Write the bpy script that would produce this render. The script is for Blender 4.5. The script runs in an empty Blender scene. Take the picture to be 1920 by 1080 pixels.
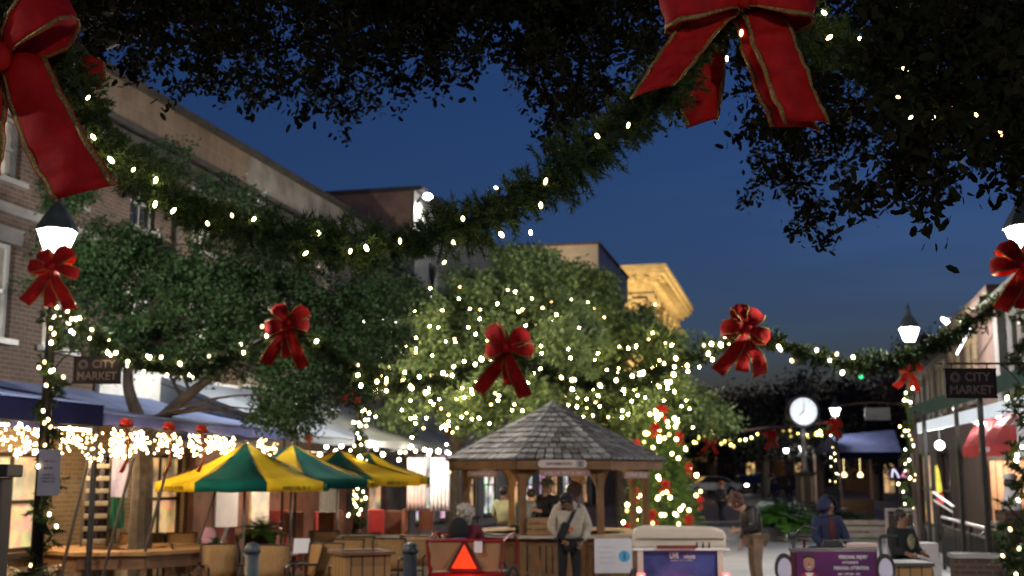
import bpy, math, random
import numpy as np
from mathutils import Vector as V, Matrix
from math import sin, cos, pi, radians as R, atan2, sqrt

# ------------------------------------------------------------------ camera, sky, exposure
SC = bpy.context.scene
COL = SC.collection
F = 2200.0; H = 1.9; TH = math.atan(355.0 / F)
cd = bpy.data.cameras.new('camera'); cam = bpy.data.objects.new('camera', cd); COL.objects.link(cam)
cam.location = (0, 0, H); cam.rotation_euler = (pi / 2 + TH, 0, 0)
cd.sensor_width = 36.0; cd.lens = 36.0 * F / 1920.0; cd.clip_start = 0.1; cd.clip_end = 3000
cd.dof.use_dof = True; cd.dof.focus_distance = 5.0; cd.dof.aperture_fstop = 3.0
SC.camera = cam
SC.view_settings.view_transform = 'Standard'; SC.view_settings.look = 'None'
SC.view_settings.exposure = 0.0; SC.view_settings.gamma = 1.0
SC.cycles.use_denoising = True
SC.cycles.sample_clamp_indirect = 4.0
SC.cycles.max_bounces = 6; SC.cycles.diffuse_bounces = 3; SC.cycles.glossy_bounces = 3
SC.cycles.transparent_max_bounces = 8; SC.cycles.caustics_reflective = False; SC.cycles.caustics_refractive = False
SC.cycles.use_adaptive_sampling = True; SC.cycles.adaptive_threshold = 0.02

W = bpy.data.worlds.new("World"); SC.world = W; W.use_nodes = True
wt = W.node_tree; wt.nodes.clear()
wo = wt.nodes.new('ShaderNodeOutputWorld'); wb = wt.nodes.new('ShaderNodeBackground')
sky = wt.nodes.new('ShaderNodeTexSky'); sky.sky_type = 'NISHITA'; sky.sun_disc = False
sky.sun_elevation = R(0.0); sky.sun_rotation = R(230); sky.altitude = 0; sky.air_density = 1.0; sky.dust_density = 0.3; sky.ozone_density = 3.0
wmix = wt.nodes.new('ShaderNodeMix'); wmix.data_type = 'RGBA'; wmix.blend_type = 'MULTIPLY'; wmix.inputs[0].default_value = 1.0
SKY_TINT = (0.92, 1.24, 1.95, 1); SKY_STRENGTH = 0.15
wmix.inputs[7].default_value = SKY_TINT
wt.links.new(sky.outputs[0], wmix.inputs[6])
# thin veils of cloud
wc = wt.nodes.new('ShaderNodeTexCoord'); wm = wt.nodes.new('ShaderNodeMapping'); wm.inputs['Scale'].default_value = (1.2, 1.2, 7.0); wn = wt.nodes.new('ShaderNodeTexNoise'); wn.inputs['Scale'].default_value = 2.2; wn.inputs['Detail'].default_value = 7
wr = wt.nodes.new('ShaderNodeMapRange'); wr.inputs[1].default_value = 0.45; wr.inputs[2].default_value = 0.75; wr.inputs[3].default_value = 0.95; wr.inputs[4].default_value = 1.22
wk = wt.nodes.new('ShaderNodeMix'); wk.data_type = 'RGBA'; wk.blend_type = 'MULTIPLY'; wk.inputs[0].default_value = 1.0
wt.links.new(wc.outputs['Generated'], wm.inputs[0]); wt.links.new(wm.outputs[0], wn.inputs['Vector']); wt.links.new(wn.outputs[0], wr.inputs[0])
wt.links.new(wmix.outputs[2], wk.inputs[6]); wt.links.new(wr.outputs[0], wk.inputs[7]); wt.links.new(wk.outputs[2], wb.inputs[0])
wb.inputs[1].default_value = SKY_STRENGTH
wt.links.new(wb.outputs[0], wo.inputs[0])

# ------------------------------------------------------------------ helpers
rnd = random.Random(7)
rng = np.random.default_rng(11)

def at(u, v, Y):
    """the point of the street that lies Y metres ahead at photograph position (u, v)"""
    dx = (u - 960) / F; dy = (540 - v) / F
    d = (dx, cos(TH) - dy * sin(TH), sin(TH) + dy * cos(TH)); t = Y / d[1]
    return V((d[0] * t, Y, H + d[2] * t))
def gx(u, Y): return at(u, 895, Y).x
def ppm(Y): return 2228.0 / Y

MATS = {}
def mat(name, c, c2=None, scale=6.0, rough=0.7, metal=0.0, bump=0.0, island=0.0, emit=None, es=0.0, detail=4.0, spec=0.4, trans=0.0):
    """procedural surface: two colours mixed by noise (and by loose piece), optional bump and glow of lamps"""
    if name in MATS: return MATS[name]
    m = bpy.data.materials.new(name); m.use_nodes = True; MATS[name] = m
    nt = m.node_tree; b = nt.nodes['Principled BSDF']
    b.inputs['Roughness'].default_value = rough; b.inputs['Metallic'].default_value = metal
    b.inputs['Specular IOR Level'].default_value = spec
    if trans: b.inputs['Transmission Weight'].default_value = trans
    c = tuple(c) + (1,)
    if c2 is None: c2 = tuple(x * 0.72 for x in c[:3])
    c2 = tuple(c2) + (1,)
    tc = nt.nodes.new('ShaderNodeTexCoord'); nz = nt.nodes.new('ShaderNodeTexNoise')
    nz.inputs['Scale'].default_value = scale; nz.inputs['Detail'].default_value = detail
    nt.links.new(tc.outputs['Object'], nz.inputs['Vector'])
    mx = nt.nodes.new('ShaderNodeMix'); mx.data_type = 'RGBA'
    mx.inputs[6].default_value = c; mx.inputs[7].default_value = c2
    rm = nt.nodes.new('ShaderNodeMapRange'); rm.inputs[1].default_value = 0.35; rm.inputs[2].default_value = 0.65
    nt.links.new(nz.outputs[0], rm.inputs[0])
    fac = rm.outputs[0]
    if island > 0:
        g = nt.nodes.new('ShaderNodeNewGeometry'); mm = nt.nodes.new('ShaderNodeMix'); mm.data_type = 'FLOAT'
        mm.inputs[0].default_value = island
        nt.links.new(fac, mm.inputs[2]); nt.links.new(g.outputs['Random Per Island'], mm.inputs[3]); fac = mm.outputs[0]
    nt.links.new(fac, mx.inputs[0]); nt.links.new(mx.outputs[2], b.inputs['Base Color'])
    if bump > 0:
        bp = nt.nodes.new('ShaderNodeBump'); bp.inputs['Strength'].default_value = bump; bp.inputs['Distance'].default_value = 0.02
        nt.links.new(nz.outputs[0], bp.inputs['Height']); nt.links.new(bp.outputs[0], b.inputs['Normal'])
    if emit:
        b.inputs['Emission Color'].default_value = tuple(emit) + (1,); b.inputs['Emission Strength'].default_value = es
    return m

def brick(name, c1, c2, mortar, sx=0.22, sz=0.075, rough=0.85, plane='xz', msize=0.012):
    if name in MATS: return MATS[name]
    m = bpy.data.materials.new(name); m.use_nodes = True; MATS[name] = m
    nt = m.node_tree; b = nt.nodes['Principled BSDF']; b.inputs['Roughness'].default_value = rough
    tc = nt.nodes.new('ShaderNodeTexCoord'); sp = nt.nodes.new('ShaderNodeSeparateXYZ'); cb = nt.nodes.new('ShaderNodeCombineXYZ')
    nt.links.new(tc.outputs['Object'], sp.inputs[0])
    if plane == 'xz':
        ad = nt.nodes.new('ShaderNodeMath'); nt.links.new(sp.outputs[0], ad.inputs[0]); nt.links.new(sp.outputs[1], ad.inputs[1])
        nt.links.new(ad.outputs[0], cb.inputs[0]); nt.links.new(sp.outputs[2], cb.inputs[1])
    else:
        nt.links.new(sp.outputs[0], cb.inputs[0]); nt.links.new(sp.outputs[1], cb.inputs[1])
    br = nt.nodes.new('ShaderNodeTexBrick'); br.inputs['Scale'].default_value = 1.0
    br.inputs['Brick Width'].default_value = sx; br.inputs['Row Height'].default_value = sz; br.inputs['Mortar Size'].default_value = msize
    br.inputs['Color1'].default_value = tuple(c1) + (1,); br.inputs['Color2'].default_value = tuple(c2) + (1,); br.inputs['Mortar'].default_value = tuple(mortar) + (1,)
    nt.links.new(cb.outputs[0], br.inputs['Vector'])
    nz = nt.nodes.new('ShaderNodeTexNoise'); nz.inputs['Scale'].default_value = 1.3; nz.inputs['Detail'].default_value = 6
    nt.links.new(tc.outputs['Object'], nz.inputs['Vector'])
    hs = nt.nodes.new('ShaderNodeMix'); hs.data_type = 'RGBA'; hs.blend_type = 'MULTIPLY'; hs.inputs[0].default_value = 0.7
    cr = nt.nodes.new('ShaderNodeMapRange'); cr.inputs[1].default_value = 0.3; cr.inputs[2].default_value = 0.7; cr.inputs[3].default_value = 0.55; cr.inputs[4].default_value = 1.25
    nt.links.new(nz.outputs[0], cr.inputs[0]); nt.links.new(br.outputs[0], hs.inputs[6]); nt.links.new(cr.outputs[0], hs.inputs[7])
    nt.links.new(hs.outputs[2], b.inputs['Base Color'])
    bp = nt.nodes.new('ShaderNodeBump'); bp.inputs['Strength'].default_value = 0.6; bp.inputs['Distance'].default_value = 0.01; bp.invert = True
    nt.links.new(br.outputs[1], bp.inputs['Height']); nt.links.new(bp.outputs[0], b.inputs['Normal'])
    return m

def glow(name, c, s):
    if name in MATS: return MATS[name]
    m = bpy.data.materials.new(name); m.use_nodes = True; MATS[name] = m
    b = m.node_tree.nodes['Principled BSDF']; b.inputs['Base Color'].default_value = (0.5, 0.5, 0.5, 1)
    b.inputs['Emission Color'].default_value = tuple(c) + (1,); b.inputs['Emission Strength'].default_value = s
    return m

def shopwin(name, c, s):
    """window of a lit room: uneven glow where shelves and curtains stand behind it"""
    m = glow(name, c, s); nt = m.node_tree; b = nt.nodes['Principled BSDF']; tc = nt.nodes.new('ShaderNodeTexCoord'); v = nt.nodes.new('ShaderNodeTexVoronoi'); n = nt.nodes.new('ShaderNodeTexNoise')
    v.inputs['Scale'].default_value = 4.0; n.inputs['Scale'].default_value = 2.2; nt.links.new(tc.outputs['Object'], v.inputs['Vector']); nt.links.new(tc.outputs['Object'], n.inputs['Vector'])
    x = nt.nodes.new('ShaderNodeMix'); x.data_type = 'RGBA'; x.blend_type = 'MULTIPLY'; x.inputs[0].default_value = 0.5; x.inputs[6].default_value = tuple(c) + (1,); nt.links.new(v.outputs['Color'], x.inputs[7]); nt.links.new(x.outputs[2], b.inputs['Emission Color'])
    r = nt.nodes.new('ShaderNodeMapRange'); r.inputs[1].default_value = 0.35; r.inputs[2].default_value = 0.65; r.inputs[3].default_value = s * 0.15; r.inputs[4].default_value = s * 1.7; nt.links.new(n.outputs[0], r.inputs[0]); nt.links.new(r.outputs[0], b.inputs['Emission Strength']); return m

def lampglass(name, c, s):
    """milky lit lantern pane: gives off light and lets the lamp inside shine through"""
    if name in MATS: return MATS[name]
    m = bpy.data.materials.new(name); m.use_nodes = True; MATS[name] = m
    nt = m.node_tree; nt.nodes.clear(); o = nt.nodes.new('ShaderNodeOutputMaterial')
    a = nt.nodes.new('ShaderNodeBsdfTransparent'); e = nt.nodes.new('ShaderNodeEmission'); x = nt.nodes.new('ShaderNodeMixShader')
    e.inputs[0].default_value = tuple(c) + (1,); e.inputs[1].default_value = s; x.inputs[0].default_value = 0.5
    nt.links.new(a.outputs[0], x.inputs[1]); nt.links.new(e.outputs[0], x.inputs[2]); nt.links.new(x.outputs[0], o.inputs[0])
    return m

class MB:
    def __init__(s): s.v = []; s.f = []
    def poly(s, pts):
        n = len(s.v); s.v += [tuple(p) for p in pts]; s.f.append(tuple(range(n, n + len(pts)))); return s
    def mesh(s, vs, fs):
        n = len(s.v); s.v += [tuple(p) for p in vs]; s.f += [tuple(i + n for i in f) for f in fs]; return s
    def box(s, c, d, M=None):
        x, y, z = (k / 2 for k in d)
        vs = [V((a * x, b * y, e * z)) for e in (-1, 1) for b in (-1, 1) for a in (-1, 1)]
        if M is not None: vs = [M @ p for p in vs]
        c = V(c)
        return s.mesh([p + c for p in vs], [(0, 2, 3, 1), (4, 5, 7, 6), (0, 1, 5, 4), (2, 6, 7, 3), (0, 4, 6, 2), (1, 3, 7, 5)])
    def bar(s, a, b, w, h=None, up=(0, 0, 1)):
        a = V(a); b = V(b); d = b - a; L = d.length; d.normalize(); h = h or w
        up = V(up)
        if abs(d.dot(up)) > 0.98: up = V((0, 1, 0))
        x = d.cross(up).normalized(); z = x.cross(d)
        M = Matrix((x, d, z)).transposed()
        return s.box((a + b) / 2, (w, L, h), M)
    def tube(s, pts, r, n=8, caps=True):
        pts = [V(p) for p in pts]; k = len(pts); rs = r if isinstance(r, (list, tuple)) else [r] * k
        base = len(s.v); px = None
        for i, p in enumerate(pts):
            d = (pts[min(i + 1, k - 1)] - pts[max(i - 1, 0)]).normalized()
            if px is None:
                a = V((0, 0, 1)) if abs(d.z) < 0.9 else V((1, 0, 0)); px = d.cross(a).normalized()
            else: px = (px - d * px.dot(d)).normalized()
            py = d.cross(px)
            for j in range(n):
                t = 2 * pi * j / n; s.v.append(tuple(p + (px * cos(t) + py * sin(t)) * rs[i]))
        for i in range(k - 1):
            for j in range(n):
                a = base + i * n + j; b = base + i * n + (j + 1) % n
                s.f.append((a, b, b + n, a + n))
        if caps:
            s.f.append(tuple(base + j for j in reversed(range(n)))); s.f.append(tuple(base + (k - 1) * n + j for j in range(n)))
        return s
    def lathe(s, prof, n=16, c=(0, 0, 0), a0=0.0, caps=True):
        base = len(s.v); k = len(prof)
        for r, z in prof:
            for j in range(n):
                t = a0 + 2 * pi * j / n; s.v.append((c[0] + r * cos(t), c[1] + r * sin(t), c[2] + z))
        for i in range(k - 1):
            for j in range(n):
                a = base + i * n + j; b = base + i * n + (j + 1) % n; s.f.append((a, b, b + n, a + n))
        if caps:
            s.f.append(tuple(base + j for j in reversed(range(n)))); s.f.append(tuple(base + (k - 1) * n + j for j in range(n)))
        return s
    def ball(s, c, r, n=10, m=7, M=None):
        r = (r, r, r) if not isinstance(r, (tuple, list)) else r
        vs = [V((0, 0, -r[2]))]; fs = []
        for i in range(1, m):
            ph = -pi / 2 + pi * i / m
            for j in range(n): vs.append(V((r[0] * cos(ph) * cos(2 * pi * j / n), r[1] * cos(ph) * sin(2 * pi * j / n), r[2] * sin(ph))))
        vs.append(V((0, 0, r[2]))); t = len(vs) - 1
        for j in range(n):
            fs.append((0, 1 + (j + 1) % n, 1 + j)); fs.append((t, 1 + (m - 2) * n + j, 1 + (m - 2) * n + (j + 1) % n))
            for i in range(m - 2):
                a = 1 + i * n + j; b = 1 + i * n + (j + 1) % n; fs.append((a, b, b + n, a + n))
        if M is not None: vs = [M @ p for p in vs]
        return s.mesh([p + V(c) for p in vs], fs)
    def prism(s, poly, y0, y1):
        """outline in x,z pushed from y0 to y1"""
        n = len(poly); b = len(s.v)
        s.v += [(x, y0, z) for x, z in poly] + [(x, y1, z) for x, z in poly]
        s.f.append(tuple(b + i for i in range(n))); s.f.append(tuple(b + n + i for i in reversed(range(n))))
        for i in range(n): j = (i + 1) % n; s.f.append((b + j, b + i, b + n + i, b + n + j))
        return s
    def grid(s, rows):
        """rows of points joined into one sheet"""
        b = len(s.v); k = len(rows[0])
        for r in rows: s.v += [tuple(p) for p in r]
        for i in range(len(rows) - 1):
            for j in range(k - 1):
                a = b + i * k + j; s.f.append((a, a + 1, a + k + 1, a + k))
        return s
    def build(s, name, m, parent=None, smooth=False, bevel=0.0, solid=0.0, sub=0):
        me = bpy.data.meshes.new(name); me.from_pydata(s.v, [], s.f); me.update()
        return link(name, me, m, parent, smooth, bevel, solid, sub)

def link(name, me, m, parent=None, smooth=False, bevel=0.0, solid=0.0, sub=0):
    if m is not None and not me.materials: me.materials.append(m)
    if smooth: me.polygons.foreach_set('use_smooth', [True] * len(me.polygons))
    o = bpy.data.objects.new(name, me); COL.objects.link(o)
    if parent is not None: o.parent = parent
    if solid: d = o.modifiers.new('thick', 'SOLIDIFY'); d.thickness = solid; d.offset = 0
    if bevel: d = o.modifiers.new('soft', 'BEVEL'); d.width = bevel; d.segments = 2; d.limit_method = 'ANGLE'
    if sub: d = o.modifiers.new('smooth', 'SUBSURF'); d.levels = sub; d.render_levels = sub
    return o

def np_mesh(name, verts, nper, m, parent=None, smooth=False):
    """many loose faces of nper corners each, from an array (N*nper, 3)"""
    verts = np.asarray(verts, dtype=np.float32).reshape(-1, 3); nv = len(verts); nf = nv // nper
    me = bpy.data.meshes.new(name); me.vertices.add(nv); me.vertices.foreach_set('co', verts.ravel())
    me.loops.add(nv); me.loops.foreach_set('vertex_index', np.arange(nv, dtype=np.int32))
    me.polygons.add(nf); me.polygons.foreach_set('loop_start', np.arange(0, nv, nper, dtype=np.int32))
    me.update(calc_edges=True)
    return link(name, me, m, parent, smooth)

def tag(o, label=None, cat=None, group=None, kind=None):
    if label: o['label'] = label
    if cat: o['category'] = cat
    if group: o['group'] = group
    if kind: o['kind'] = kind
    return o
def thing(name, label, cat, loc=(0, 0, 0), rz=0.0, group=None):
    o = bpy.data.objects.new(name, None); COL.objects.link(o); o.empty_display_size = 0.2
    o.location = loc; o.rotation_euler = (0, 0, rz)
    return tag(o, label, cat, group)
def kids(o): return [c for c in COL.objects if c.parent == o]
def dup(o, loc=None, rz=None, label=None, scale=None):
    """a copy of a thing with copies of its parts and sub-parts"""
    def rec(x, par):
        c = x.copy(); COL.objects.link(c)
        if par is not None: c.parent = par
        for k in x.children: rec(k, c)
        return c
    r = rec(o, None)
    if loc is not None: r.location = loc
    if rz is not None: r.rotation_euler = (r.rotation_euler[0], r.rotation_euler[1], rz)
    if label: r['label'] = label
    if scale: r.scale = (scale,) * 3
    return r
def setting(o): o['kind'] = 'structure'; return o
def text(body, size, m, parent, loc, rot=(pi / 2, 0, 0), name='lettering', ext=0.002, sx=1.0, bold=0.0, align='CENTER'):
    c = bpy.data.curves.new(name, 'FONT'); c.body = body; c.size = size; c.align_x = align; c.align_y = 'CENTER'
    c.extrude = ext; c.offset = bold; c.materials.append(m)
    tmp = bpy.data.objects.new(name, c); me = bpy.data.meshes.new_from_object(tmp); bpy.data.objects.remove(tmp); bpy.data.curves.remove(c)
    o = bpy.data.objects.new(name, me); COL.objects.link(o); o.parent = parent
    o.location = loc; o.rotation_euler = rot; o.scale = (sx, 1, 1); return o
def scribble(w, h, m, parent, loc, seed=0, lines=1, gap=2.0, name='lettering', rot=0.0):
    """rows of small strokes for print too small to be read; faces -y"""
    q = random.Random(seed); b = MB()
    for r in range(lines):
        x = -w / 2 + q.uniform(0, 0.06) * w; z = -r * h * gap; end = w / 2 - q.uniform(0, 0.2) * w * (lines > 1)
        while x < end:
            a = q.uniform(0.35, 0.7) * h
            for k in range(q.randint(1, 2)): b.box((x + a * (0.2 + 0.5 * k), 0, z), (a * 0.32, 0.003, h * q.uniform(0.75, 1)))
            b.box((x + a * 0.45, 0, z + q.choice((-0.4, 0, 0.4)) * h), (a * 0.7, 0.0024, h * 0.2))
            x += a * 1.15 + (h * 0.5 if q.random() < 0.18 else 0)
    o = b.build(name, m, parent); o.location = loc; o.rotation_euler = (0, 0, rot); return o
def lamp(name, loc, power, color=(1, 1, 1), radius=0.1, parent=None, kind='POINT', rot=None, size=None, angle=None):
    l = bpy.data.lights.new(name, kind); l.energy = power; l.color = color
    if kind in ('POINT', 'SPOT'): l.shadow_soft_size = radius
    if kind == 'SPOT' and angle: l.spot_size = angle; l.spot_blend = 0.6
    if kind == 'AREA' and size: l.shape = 'RECTANGLE'; l.size, l.size_y = size
    o = bpy.data.objects.new(name, l); COL.objects.link(o); o.location = loc
    if rot: o.rotation_euler = rot
    if parent is not None: o.parent = parent
    return o

def unit(a): return a / np.maximum(np.linalg.norm(a, axis=-1, keepdims=True), 1e-9)
def rdir(n): return unit(rng.normal(size=(n, 3)))
def leaf_verts(P, lo, hi, aspect=0.42, axis=None, mixax=0.0, fold=0.25, six=False):
    """diamond leaves folded along the midrib at the points P"""
    n = len(P); d = rdir(n)
    if axis is not None: d = unit(d * (1 - mixax) + axis * mixax)
    s = unit(np.cross(d, rdir(n))); nn = np.cross(d, s)
    L = rng.uniform(lo, hi, (n, 1)); w = L * aspect * 0.5
    a = P; b = P + d * L * 0.5 + s * w + nn * w * fold; c = P + d * L; e = P + d * L * 0.5 - s * w + nn * w * fold
    if six:
        b2 = P + d * L * 0.22 + s * w * 0.8 + nn * w * fold; b3 = P + d * L * 0.72 + s * w * 0.85 + nn * w * fold; e2 = P + d * L * 0.22 - s * w * 0.8 + nn * w * fold; e3 = P + d * L * 0.72 - s * w * 0.85 + nn * w * fold
        return np.stack([a, b2, b3, c, e3, e2], 1).reshape(-1, 3)
    return np.stack([a, b, c, e], 1).reshape(-1, 3)
def smooth_path(pts, n=12):
    """Catmull-Rom through the points"""
    P = [V(p) for p in pts]; P = [P[0] * 2 - P[1]] + P + [P[-1] * 2 - P[-2]]; out = []
    for i in range(1, len(P) - 2):
        for k in range(n):
            t = k / n; a, b, c, d = P[i - 1], P[i], P[i + 1], P[i + 2]
            out.append(0.5 * (2 * b + (c - a) * t + (2 * a - 5 * b + 4 * c - d) * t * t + (3 * b - a - 3 * c + d) * t ** 3))
    out.append(P[-2]); return out
def sample_path(path, n):
    A = np.array([tuple(p) for p in path]); seg = np.linalg.norm(np.diff(A, axis=0), axis=1); cum = np.r_[0, np.cumsum(seg)]
    t = np.sort(rng.uniform(0, cum[-1], n)); i = np.clip(np.searchsorted(cum, t) - 1, 0, len(seg) - 1)
    f = ((t - cum[i]) / seg[i])[:, None]; return A[i] * (1 - f) + A[i + 1] * f, unit(A[i + 1] - A[i]), t, cum[-1]
def path_len(path): return sum((path[i + 1] - path[i]).length for i in range(len(path) - 1))

def needles(path, rad, dens, K, nl, w, ragged=0.45):
    """fir sprigs bristling from a path: triangles"""
    L = path_len(path); n = int(L * dens); B, T, t, _ = sample_path(path, n)
    lump = 0.75 + ragged * np.sin(t * 9.1 + 1.3 * np.sin(t * 3.7)) * np.sin(t * 4.3 + 2)
    d = rdir(n); d = unit(d - T * (d * T).sum(1, keepdims=True) + T * rng.uniform(-0.7, 0.7, (n, 1)))
    ln = rad * rng.uniform(0.55, 1.1, n) * lump
    q = rng.uniform(0.12, 1.0, (n, K))
    P = B[:, None, :] + d[:, None, :] * (q * ln[:, None])[..., None]
    nd = unit(d[:, None, :] * 0.75 + rng.normal(size=(n, K, 3)) * 0.55)
    sd = unit(np.cross(nd, rng.normal(size=(n, K, 3)))) * w
    tip = P + nd * (nl * rng.uniform(0.7, 1.15, (n, K)))[..., None]
    return np.stack([P - sd, P + sd, tip], 2).reshape(-1, 3)

# ------------------------------------------------------------------ ground
EX, EY = 0.2355, 0.9719                       # direction of the street
RZL = atan2(EY, EX); RZR = atan2(-EY, -EX)
def yl(u): return -12.69 / ((u - 960) / 2228.0 - 0.2423)     # where a sight line meets the left facades
def sl(u): return (yl(u) - 22) / EY
def yr(u): return 4.26 / ((u - 960) / 2228.0 - 0.2423)
def sr(u): return -(yr(u) - 27) / EY
A0 = V((-7.36, 22, 0)); B0 = V((10.8, 27, 0))
def rise(y): return max(0.0, (y - 60) * 0.018)

def ground():
    pav = brick('brick_paving', (0.16, 0.085, 0.06), (0.11, 0.06, 0.045), (0.10, 0.09, 0.08), 0.22, 0.11, 0.75, 'xy')
    con = mat('pale_concrete', (0.72, 0.72, 0.74), (0.60, 0.60, 0.62), 0.7, 0.55, bump=0.05)
    asp = mat('asphalt', (0.05, 0.05, 0.052), (0.04, 0.04, 0.042), 2.0, 0.7, bump=0.1)
    def sheet(name, xs, ys, m, dz, fx=None):
        b = MB(); b.grid([[(fx(x, y) if fx else x, y, rise(y) + dz) for x in xs] for y in ys])
        return setting(b.build(name, m))
    sheet('ground', [-400, -60, -20, 0, 20, 60, 400], [-20, 0, 20, 40, 60, 90, 150, 300, 900], pav, 0.0)
    cx = lambda x, y: 0.2423 * y + x
    sheet('footpath', [-2.7, 0, 3.5], [-10, 10, 20, 30, 40, 60, 78], con, 0.004, cx)
    sheet('road', [-70, -20, 0, 20, 80], [80, 110, 150, 170], asp, 0.004)
ground()

# ------------------------------------------------------------------ buildings
M_brickL = brick('brown_brick', (0.095, 0.050, 0.034), (0.062, 0.033, 0.023), (0.125, 0.10, 0.08))
M_brickT = brick('pale_soldier_brick', (0.27, 0.19, 0.125), (0.21, 0.14, 0.09), (0.28, 0.23, 0.18), 0.08, 0.5)
M_brickD = brick('dark_red_brick', (0.075, 0.030, 0.021), (0.055, 0.022, 0.016), (0.075, 0.06, 0.05))
M_brickW = brick('old_tan_brick', (0.36, 0.23, 0.12), (0.28, 0.17, 0.09), (0.38, 0.30, 0.2), 0.24, 0.08)
M_stucco = mat('weathered_stucco', (0.27, 0.235, 0.19), (0.165, 0.14, 0.115), 1.6, 0.9, bump=0.2, detail=8)
M_white = mat('white_paint', (0.7, 0.7, 0.68), (0.6, 0.6, 0.58), 5, 0.6)
M_cream = mat('cream_stone', (0.50, 0.42, 0.29), (0.36, 0.29, 0.19), 1.5, 0.8, bump=0.15)
M_stone = mat('grey_stone', (0.30, 0.28, 0.26), (0.20, 0.19, 0.18), 2.0, 0.85, bump=0.2)
M_cap = mat('dark_cornice', (0.085, 0.075, 0.065), (0.05, 0.045, 0.04), 3, 0.8)
M_glass = mat('dark_window_glass', (0.02, 0.022, 0.026), (0.03, 0.03, 0.035), 2, 0.08, spec=0.6)
M_curtain = mat('pale_curtain', (0.55, 0.5, 0.42), (0.4, 0.36, 0.3), 9, 0.9)
M_black = mat('black_metal', (0.016, 0.016, 0.017), (0.025, 0.025, 0.026), 9, 0.42)
M_dkwood = mat('dark_wood', (0.05, 0.032, 0.022), (0.03, 0.02, 0.014), 6, 0.6, bump=0.1)
M_roof = mat('roof_felt', (0.09, 0.08, 0.075), None, 2, 0.9)
M_warm = shopwin('warm_lit_window', (1.0, 0.56, 0.22), 0.6)
M_shopw = shopwin('white_lit_window', (0.85, 0.86, 0.8), 1.0); M_shopp = shopwin('pink_lit_window', (0.8, 0.5, 0.72), 0.8)
M_cool = glow('white_tube_light', (0.95, 0.97, 1.0), 7.0)
M_warmtube = glow('warm_tube_light', (1.0, 0.85, 0.6), 9.0)

def wall(b, x0, x1, z0, z1, ops=(), d=0.2, y=0.0):
    """a front wall (facing -y) with real openings and reveals"""
    xs = sorted({x0, x1, *[o[0] for o in ops], *[o[1] for o in ops]}); zs = sorted({z0, z1, *[o[2] for o in ops], *[o[3] for o in ops]})
    for i in range(len(xs) - 1):
        for j in range(len(zs) - 1):
            cx = (xs[i] + xs[i + 1]) / 2; cz = (zs[j] + zs[j + 1]) / 2
            if any(o[0] < cx < o[1] and o[2] < cz < o[3] for o in ops): continue
            b.poly([(xs[i], y, zs[j]), (xs[i + 1], y, zs[j]), (xs[i + 1], y, zs[j + 1]), (xs[i], y, zs[j + 1])])
    for a, c, e, f in ops:
        b.poly([(a, y, e), (a, y + d, e), (a, y + d, f), (a, y, f)]); b.poly([(c, y, e), (c, y, f), (c, y + d, f), (c, y + d, e)])
        b.poly([(a, y, f), (a, y + d, f), (c, y + d, f), (c, y, f)]); b.poly([(a, y, e), (c, y, e), (c, y + d, e), (a, y + d, e)])
def shell(b, x0, x1, z1, depth):
    """side walls and back of a block whose front is built apart"""
    b.poly([(x0, 0, 0), (x0, 0, z1), (x0, depth, z1), (x0, depth, 0)]); b.poly([(x1, 0, 0), (x1, depth, 0), (x1, depth, z1), (x1, 0, z1)])
    b.poly([(x0, depth, 0), (x0, depth, z1), (x1, depth, z1), (x1, depth, 0)])
def window(par, o, frame=M_white, pane=M_glass, y=0.0, bars=True, pl=None):
    a, c, e, f = o; b = MB(); w = 0.07; yy = y + 0.12
    for p, q in (((a + w / 2, yy, e), (a + w / 2, yy, f)), ((c - w / 2, yy, e), (c - w / 2, yy, f))): b.bar(p, q, w, 0.06, (0, 1, 0))
    for z in ([e + w / 2, f - w / 2] + ([(e + f) / 2] if bars else [])): b.bar((a + w, yy, z), (c - w, yy, z), 0.055, w * 0.9)
    if bars: b.bar(((a + c) / 2, yy - 0.004, e + w), ((a + c) / 2, yy - 0.004, f - w), 0.04, 0.05, (0, 1, 0))
    b.box(((a + c) / 2, y - 0.03, e - 0.05), (c - a + 0.2, 0.16, 0.09))
    fr = b.build('window', frame, par); g = MB(); g.poly([(a, yy + 0.05, e), (c, yy + 0.05, e), (c, yy + 0.05, f), (a, yy + 0.05, f)])
    p = g.build('pane', pane, fr)
    return fr

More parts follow.
